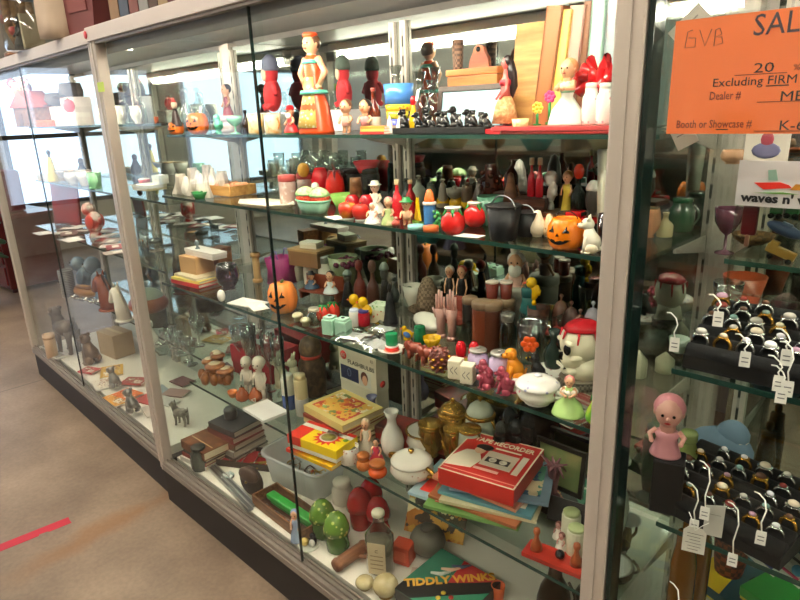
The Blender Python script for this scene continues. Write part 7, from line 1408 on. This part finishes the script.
def price_tag(p, ln, lb, rz=0, sw=.0, grp='little white price tags', s=1.25):
    t = T('price_tag', lb, 'price tag', p, rz, grp); G().tube([(0, 0, 0), (sw * .3 + .003, -.003, -ln * .3), (sw * .8 - .002, -.004, -ln * .7), (sw, -.004, -ln)], .0011, 5).tube([(0, 0, 0), (-.008, .004, .006), (-.014, .01, .004)], .0011, 5).obj('string', TAGW, t)
    o = [(-.0052 * s, 0), (.0052 * s, 0), (.0056 * s, -.004 * s), (.0056 * s, -.019 * s), (-.0056 * s, -.019 * s), (-.0056 * s, -.004 * s)][::-1]
    G().prism([(sw + x, -ln + .002 + z) for x, z in o], -.0052, -.0044).obj('tag', TAGW, t)
    for k in range(2): G().box((sw, -.0054, -ln - .006 * s - .005 * s * k), (.007 * s, .0003, .0012 * s)).obj('written_price', m('6a6a70', .6), t)
    return t
pA, pB = at(655, .09, zc3 + .001), at(775, .085, zc3 + .001)
DA = ring_display(Vector((-.215, .155, zc3 + .0008)), .20, .14, .022, .075, .03, 'upper black velvet ring display left of the toy bag, full of rings')
DB = ring_display(Vector((-.035, .135, zc3 + .0008)), .15, .14, .022, .07, 0, 'upper right black velvet ring display cut by the photo edge')
kinds = ['silver band ring with %s stone', 'ornate ring with %s stone']
nm = {'c9c4bc': 'grey', '8a3a34': 'red', 'e8e4f0': 'pale lilac', '7a9a94': 'teal', 'b08aa0': 'pink', 'e9d9c0': 'cream', '6a4a3a': 'brown', 'f0f0f0': 'clear'}
rows = ['front', 'second', 'third', 'fourth', 'rearmost']; i = 0
cols_ = ['leftmost', 'second from left', 'third from left', 'third from right', 'second from right', 'rightmost']
for row in range(5):
    for c in range(6):
        if (row * 5 + c) % 9 == 5: continue
        gem = GEMS[(row * 3 + c * 5) % 8]; ring_at(DA, -.84 + .32 * c + .07 * (row % 2), row, f'ring with {nm[gem]} stone, {cols_[c]} in the {rows[row]} row, upper velvet display', gem, (i % 4 == 1), big=1.0 + .5 * (i % 3 == 0)); i += 1
for row in range(5):
    for c in range(3):
        gem = GEMS[(row * 5 + c * 3 + 1) % 8]; ring_at(DB, -.7 + .6 * c, row, f'ring with {nm[gem]} stone, {["leftmost", "middle", "rightmost"][c]}, {rows[row]} row, rightmost upper display', gem, (i % 3 == 1), 'rings on the upper right display', 1 + .4 * (i % 2)); i += 1
pq, w_, d_, rzq = quad((648, 484), (800, 560), (760, 420), zc4 + .03)
A, B = on_z(648, 482, zc4 + .012), on_z(790, 552, zc4 + .012); v = B - A; rzq = math.atan2(v.y, v.x)
DC = ring_display(Vector((-.232, .175, zc4 + .0008)), .22, .17, .02, .06, max(-.35, min(.2, rzq)), 'lower black velvet ring display with tangled tags, right case')
DD = ring_display(Vector((-.02, .16, zc4 + .0008)), .16, .16, .02, .06, -.15, 'lower right black velvet ring display at the photo edge')
for row in range(5):
    for c in range(6):
        if (row + c * 3) % 7 == 4: continue
        gem = GEMS[(row * 7 + c * 3) % 8]; ring_at(DC, -.82 + .32 * c + .06 * (row % 2), row, f'ring with {nm[gem]} stone, {cols_[c]} in the {rows[row]} row, lower velvet display', gem, i % 3 == 0, 'rings on the lower black display', 1 + .5 * (i % 4 == 0)); i += 1
for row in range(5):
    for c in range(2):
        gem = GEMS[(row * 3 + c * 5 + 2) % 8]; ring_at(DD, -.55 + .7 * c, row, f'ring with {nm[gem]} stone, {["left", "right"][c]} one in the {rows[row]} row of the lower right display', gem, i % 3 == 0, 'rings on the lower right display', 1.2); i += 1
for (px, p0, p1, y, lb) in ((676, 318, 338, .075, 'price tag hanging furthest left, from the upper ring display'), (746, 340, 352, .07, 'price tag hanging below the middle of the upper ring display'), (780, 362, 376, .055, 'left price tag of the bunch of three below the upper displays'), (783, 372, 388, .052, 'lowest price tag of the bunch of three below the upper displays'), (792, 348, 382, .055, 'right price tag of the bunch of three below the upper displays'), (719, 300, 312, .09, 'price tag lying up among the rings of the upper display'), (788, 335, 350, .06, 'stubby price tag near the gap between the upper displays'), (697, 490, 520, .07, 'left price tag on a long looped string, lower ring display'), (709, 468, 508, .07, 'right price tag on a long looped string, lower ring display'), (738, 510, 555, .06, 'left dangling price tag of the long pair at the lower display'), (765, 500, 532, .06, 'right dangling price tag of the long pair at the lower display'), (678, 590, 625, .05, 'price tag string cut by the lower edge of the photo')):
    a = on_y(px, p0, y); b = on_y(px, p1, y); price_tag(a, max(.006, a.z - b.z), lb, .25, .002)
# paper cards on the display
for px, py, lb in ((656, 470, 'clear acrylic upright holder at the left corner of the lower ring display'),):
    p = on_y(px, 500, .09); t = T('acrylic_holder', lb, 'holder', Vector((p.x, .1, zc4 + .0006)), .1); G().box((0, 0, .045), (.018, .006, .09), .001).obj('sheet', m('77777a', .2), t); G().box((0, .008, .003), (.018, .022, .006), .001).obj('foot', m('66666a', .2), t)
p = on_y(694, 540, .06); t = T('hang_tag', 'large cream price tag with handwriting hanging in the right case', 'price tag', p, .3)
o = [(-.017, -.024), (.017, -.024), (.017, .016), (.01, .024), (-.01, .024), (-.017, .016)]; G().prism(o, -.0004, .0004).obj('tag', m('d6d2c6', .6), t); G().tube([(0, -.001, .019), (-.004, -.002, .034), (-.012, 0, .05)], .0006, 5).tube([(0, -.001, .019), (.01, -.002, .032), (.018, 0, .038)], .0006, 5).obj('string', TAGW, t)
for k in range(6): G().box((-.001 if k % 2 else .001, -.0006, .012 - .006 * k), (.024 - .004 * (k % 3), .0003, .0009)).obj('handwriting', m('6a6862', .6), t)
p = on_y(714, 520, .075); t = T('paper_slip', 'blank grey white card behind the large cream price tag', 'slip', p, .3); G().prism([(-.014, -.03), (.014, -.03), (.014, .03), (-.014, .024)], -.0005, .0005).obj('paper', m('bdbab2', .6), t); G().box((0, -.0008, .01), (.018, .0003, .001)).obj('printed_line', m('8a8880', .6), t)
# boxes at lower right
p, w_, d_, rz = quad((712, 586), (800, 628), (830, 575), zc5 + .11)
for i, (px, py, z, sz, rz, cv, lb) in enumerate(((758, 590, .06, (.22, .16, .03), -.35, many(['2c5a68', '2c5a68', 'c9b93a', '1f4450'], 8), 'teal lidded game box with yellow corner at the bottom right'), (785, 596, .10, (.12, .10, .03), -.35, m('2f8a3a', .3), 'bright green plastic box on the teal game box'))):
    P = on_z(px, py, zc5 + z); t = T('game_box', lb, 'game box', P + Vector((0, 0, -.03)), rz); G().box((0, 0, sz[2] * .4), (sz[0] * .97, sz[1] * .97, sz[2] * .8), .001).obj('tray', m('c9b93a', .4), t); G().box((0, 0, sz[2] * .62), (sz[0], sz[1], sz[2] * .76), .0015).obj('lid', m('27525f', .4) if i == 0 else cv, t)
    if i == 0: text('lettering', 'KING of', .026, m('14262c', .5), t, (-.03, .01, sz[2] + .0003), width=.10); G().slab([(-.11, -.08), (-.03, -.08), (-.05, 0), (-.11, .01)], sz[2], sz[2] + .0006).obj('yellow_corner', m('d8b82a', .4), t)
P = on_z(745, 560, zc5 + .12)
for i, (px, py, hx, c2, lb) in enumerate(((765, 553, 'd9d6cc', '3a4a8a', 'left blister card of pens with blue spot at the lower right'), (790, 564, 'd3d0c4', 'c83a6a', 'right blister card of pens with pink stripe at the lower right'))):
    p = on_y(px, py, .16); t = T('pen_card', lb, 'card', p, -.2); M = Matrix.Rotation(.3, 4, 'Y') @ Matrix.Rotation(-.6, 4, 'X'); G().box((0, 0, 0), (.06, .0012, .045), 0).xf(M).obj('card', m(hx, .35), t)
    for k in range(3): G().tube([(-.026, -.003, -.012 + .012 * k), (.022, -.003, -.012 + .012 * k)], .0025, 8).xf(M).obj('pen', m((c2, 'e9e6de', '4a4a4c')[k], .3), t)
    G().lathe([(0, 0), (.009, 0), (.009, .0008), (0, .0008)], 14).xf(M @ Matrix.Translation((.014, -.006, 0)) @ Matrix.Rotation(PI / 2, 4, 'X')).obj('spot', m('4a94b8', .4), t)

# ================================================================ ON TOP OF THE CASES
zt_ = 1.7815
t = T('wicker_figure', 'tan bent wicker branch sculpture on top of the left case', 'sculpture', Vector((-3.32, .14, zt_)), 0); g = G()
for k in range(9): a = k * .7; g.tube([(0, 0, 0), (.06 * math.cos(a), .05 * math.sin(a), .12), (.12 * math.cos(a + 1), .08 * math.sin(a), .24), (.06 * math.cos(a + 2), .08 * math.sin(a + 1), .36)], [.022, .018, .012, .006], 8)
g.obj('branches', two('b5854a', '7d5424', 'wood', 40, .4, .6), t); G().lathe(prof('lid', .09, .02), 18).obj('base', WOOD, t)
for k in range(4): G().ball((.08 * math.cos(k * 1.9), -.06, .1 + .06 * k), .02, 8, 6).obj('berry', m('c02a2a', .3), t)
fig((23, 46, 17, 16, zt_, .05), 'statuette', 'black statuette of a robed person on top of left case', 'statuette', m('161418', .4), m('1c1a1e', .4), skin=m('2a2426', .4), head=.22)
p = at(40, .10, zt_); t = T('storage_jar', 'large clear plastic jar with blue lid on top of left case', 'jar', p); G().lathe([(0, 0), (.12, 0), (.125, .02), (.125, .19), (.1, .21), (0, .21)], 24).obj('body', glass('e8ece8', 2.5, .08, 'plastic jar'), t); G().lathe(prof('lid', .13, .035), 24, (0, 0, .205)).obj('lid', m('33557f', .4), t)
for k in range(4): G().box((-.05 + .032 * k, -.01 * k, .07), (.022, .08, .13), .002).obj('packet', m(('d8d2ca', 'c9a8a8', 'e6e2d8', 'b8a88c')[k], .5), t)
p = at(65, .04, zt_); t = T('paper_bag', 'plain beige paper bag standing on top of the left case', 'bag', p, .1); G().lathe([(0, 0), (.085, 0), (.087, .05), (.083, .14), (.09, .22), (.086, .22), (.08, .14), (.082, .004), (0, .004)], 4, sy=.5).xf(Matrix.Rotation(PI / 4, 4, 'Z') @ Matrix.Identity(4)).obj('bag', m('c3b09a', .7), t); G().box((0, -.02, .2), (.07, .002, .02)).obj('fold', m('b5a28c', .7), t)
p = at(92, .09, zt_); t = T('leather_bag', 'dark maroon leather handbag on top of the middle case', 'handbag', p, .15); G().prism([(-.08, 0), (.08, 0), (.1, .11), (.06, .16), (-.06, .16), (-.1, .11)], -.035, .035).obj('body', m('6f3534', .5), t); G().tube([(-.05, 0, .15), (-.04, 0, .22), (.04, 0, .22), (.05, 0, .15)], .006, 8).obj('strap', m('5a2a2a', .5), t); G().box((0, -.037, .1), (.12, .004, .05), .001).obj('flap', m('7d3f3c', .5), t)
x = 112; TB = [('8a6a48', 'tan'), ('3f4a5a', 'slate'), ('6f3a32', 'rust'), ('8a8a86', 'grey'), ('4a3424', 'dark brown'), ('a08a60', 'straw'), ('5a2a24', 'maroon'), ('2e2e30', 'charcoal'), ('7a5a3a', 'brown'), ('a8a294', 'stone')]
for k, (hx, nmx) in enumerate(TB): upright(x, x + 9, .06, .16 + .03 * (k % 3), .12, 'book', f'{nmx} spined old book in the row on top of the middle case', m(hx, .5), 0, zb=zt_, grp='old books on top of the middle case'); x += 9.5

# ================================================================ AISLE, WINDOW SIDE AND OPPOSITE SHELVES
A, B = on_z(-20, 556, .0), on_z(70, 520, 0); v = B - A; L = v.length
t = T('floor_tape', 'strip of red tape stuck on the concrete aisle floor', 'tape', Vector(((A.x + B.x) / 2, (A.y + B.y) / 2, .0003)), math.atan2(v.y, v.x)); hw = .024
G().slab([(-L / 2, -hw), (L * .12, -hw), (L * .13, -hw * .6), (L * .22, -hw * .7), (L * .24, -hw), (L / 2, -hw), (L * .495, hw * .2), (L * .5, hw), (-L / 2, hw)], 0, .0006).obj('tape', m('c8213a', .5), t)
t = T('dresser', 'dark red lacquered dresser standing by the bright window', 'dresser', Vector((-6.9, .75, 0)), .1); G().box((0, 0, .36), (1.0, .5, .64), .01).obj('body', m('5a1c1e', .25), t)
for k in range(3):
    d_ = G().box((0, -.252, .16 + .2 * k), (.92, .014, .17), .004).obj('drawer', m('6a2224', .25), t)
    for s in (-1, 1): G().ball((s * .25, -.27, .16 + .2 * k), .014, 10, 7).obj('knob', BRASS, d_)
G().box((0, 0, .695), (1.06, .56, .03), .006).obj('top', m('6a2426', .22), t)
for sx in (-1, 1):
    for sy in (-1, 1): G().lathe(prof('cyl', .025, .05), 12, (sx * .45, sy * .2, 0)).obj('leg', m('3a1416', .3), t)
t = T('suitcase', 'maroon carrying case with arched handle on the red dresser', 'case', Vector((-6.9, .7, .7105)), .1); G().box((0, 0, .19), (.62, .3, .38), .03).obj('body', m('7d3540', .5), t); G().tube([(-.12, 0, .37), (-.1, 0, .44), (.1, 0, .44), (.12, 0, .37)], .012, 8).obj('handle', m('3a2a2a', .4), t); G().box((0, -.152, .2), (.3, .006, .16), .002).obj('front_panel', m('a88a94', .5), t)
t = T('potted_plant', 'leafy potted plant on the floor before the red dresser', 'plant', Vector((-6.1, .25, .0004))); G().lathe(prof('cup', .16, .26), 20).obj('pot', m('8a8a92', .4), t); g = G(); random.seed(3)
for k in range(70): a = random.random() * 6.28; r = random.random() * .28; g.ball((r * math.cos(a), r * math.sin(a), .3 + random.random() * .5), (.05, .03, .012), 8, 5, (random.random(), random.random(), a))
for k in range(7): g.tube([(0, 0, .22), (.15 * math.cos(k), .15 * math.sin(k), .7)], .006, 5)
g.obj('foliage', m('2f4f34', .5), t); G().lathe(prof('lid', .14, .02), 18, (0, 0, .235)).obj('soil', m('2a2018', .9), t)
# shelving across the aisle (reflected in the mirrors)
t = T('shelving_unit', 'dark brown open shelving unit across the aisle from the showcases', 'shelving', Vector((-1.2, -1.78, 0)), PI); BW = two('6d5842', '4d3c2c', 'wood', 20, .4, .5); Wd = 4.4; HS = 1.32
G().box((0, .24, HS / 2), (Wd, .02, HS), .002).obj('back_panel', m('a3aca0', .7), t)
for x in (-Wd / 2, -Wd / 6, Wd / 6, Wd / 2): G().box((x, 0, HS / 2), (.03, .48, HS), .002).obj('upright', BW, t)
OPZ = (.10, .10, .48, .86, 1.22)
for z in OPZ[1:]: G().box((0, -.01, z - .0125), (Wd - .03, .46, .025), .002).obj('shelf', BW, t)
lt_k = [('bowl', '3f9a9c', .26, .13), ('bowl', 'd9d2a8', .28, .14), ('vase', '8a4a34', .14, .26), ('jar', '4a6a54', .18, .22), ('urn', 'b9a070', .2, .2), ('bottle', '2f3f34', .1, .28), ('cup', 'a8503a', .16, .14), ('bell', '6a5a7a', .18, .2), ('pear', '7a5c3c', .16, .2), ('jar', '8d8a80', .16, .2)]
OPN = {'bowl': 'bowl', 'vase': 'vase', 'jar': 'jar', 'urn': 'urn', 'bottle': 'bottle', 'cup': 'pot', 'bell': 'bell', 'pear': 'gourd'}
cn = {'3f9a9c': 'aqua', 'd9d2a8': 'cream', '8a4a34': 'terracotta', '4a6a54': 'sage green', 'b9a070': 'sand coloured', '2f3f34': 'dark green', 'a8503a': 'brick red', '6a5a7a': 'dusky violet', '7a5c3c': 'brown', '8d8a80': 'grey'}
NTH = ['first', 'second', 'third', 'fourth', 'fifth', 'sixth', 'seventh', 'eighth', 'ninth', 'tenth', 'eleventh', 'twelfth']
j = 0
for zi, z in enumerate(OPZ[1:5]):
    for c in range(12):
        kk, hx, dw, hh = lt_k[(c * 3 + zi * 7) % 10]
        if zi == 3 and c in (7, 8): continue
        x = (.75, .4, .05, -.22, -.75, -1.1, -1.42, -1.66, -2.2, -2.55, -2.9, -3.17)[c]; bz = ['lowest', 'second lowest', 'third', 'top'][zi]
        o = T(OPN[kk], f'{cn[hx]} {OPN[kk]} standing {NTH[c]} on the {bz} board across the aisle', OPN[kk], Vector((x, -1.70, z + .001)), 0)
        G().lathe(prof(kk, dw / 2, hh), 20).obj('body', m(hx, .3), o); G().lathe(prof('lid', dw * .2, .006), 16, (0, 0, 0)).obj('foot', m(hx, .35), o)
for px, hx, lb, y, dw, hh in ((0, '2f8f94', 'large aqua mixing bowl on the top board of the shelving across the aisle', -1.62, .24, .13), (1, 'd6cfa6', 'large cream mixing bowl beside the aqua one across the aisle', -1.66, .25, .135)):
    o = T('mixing_bowl', lb, 'bowl', Vector(((-2.16, -1.72)[px], y, 1.221)), 0, 'mixing bowls across the aisle'); G().lathe(prof('bowl', dw / 2, hh), 24).obj('body', m(hx, .25), o); G().lathe(prof('lid', dw * .24, .006), 18).obj('foot', m(hx, .3), o)
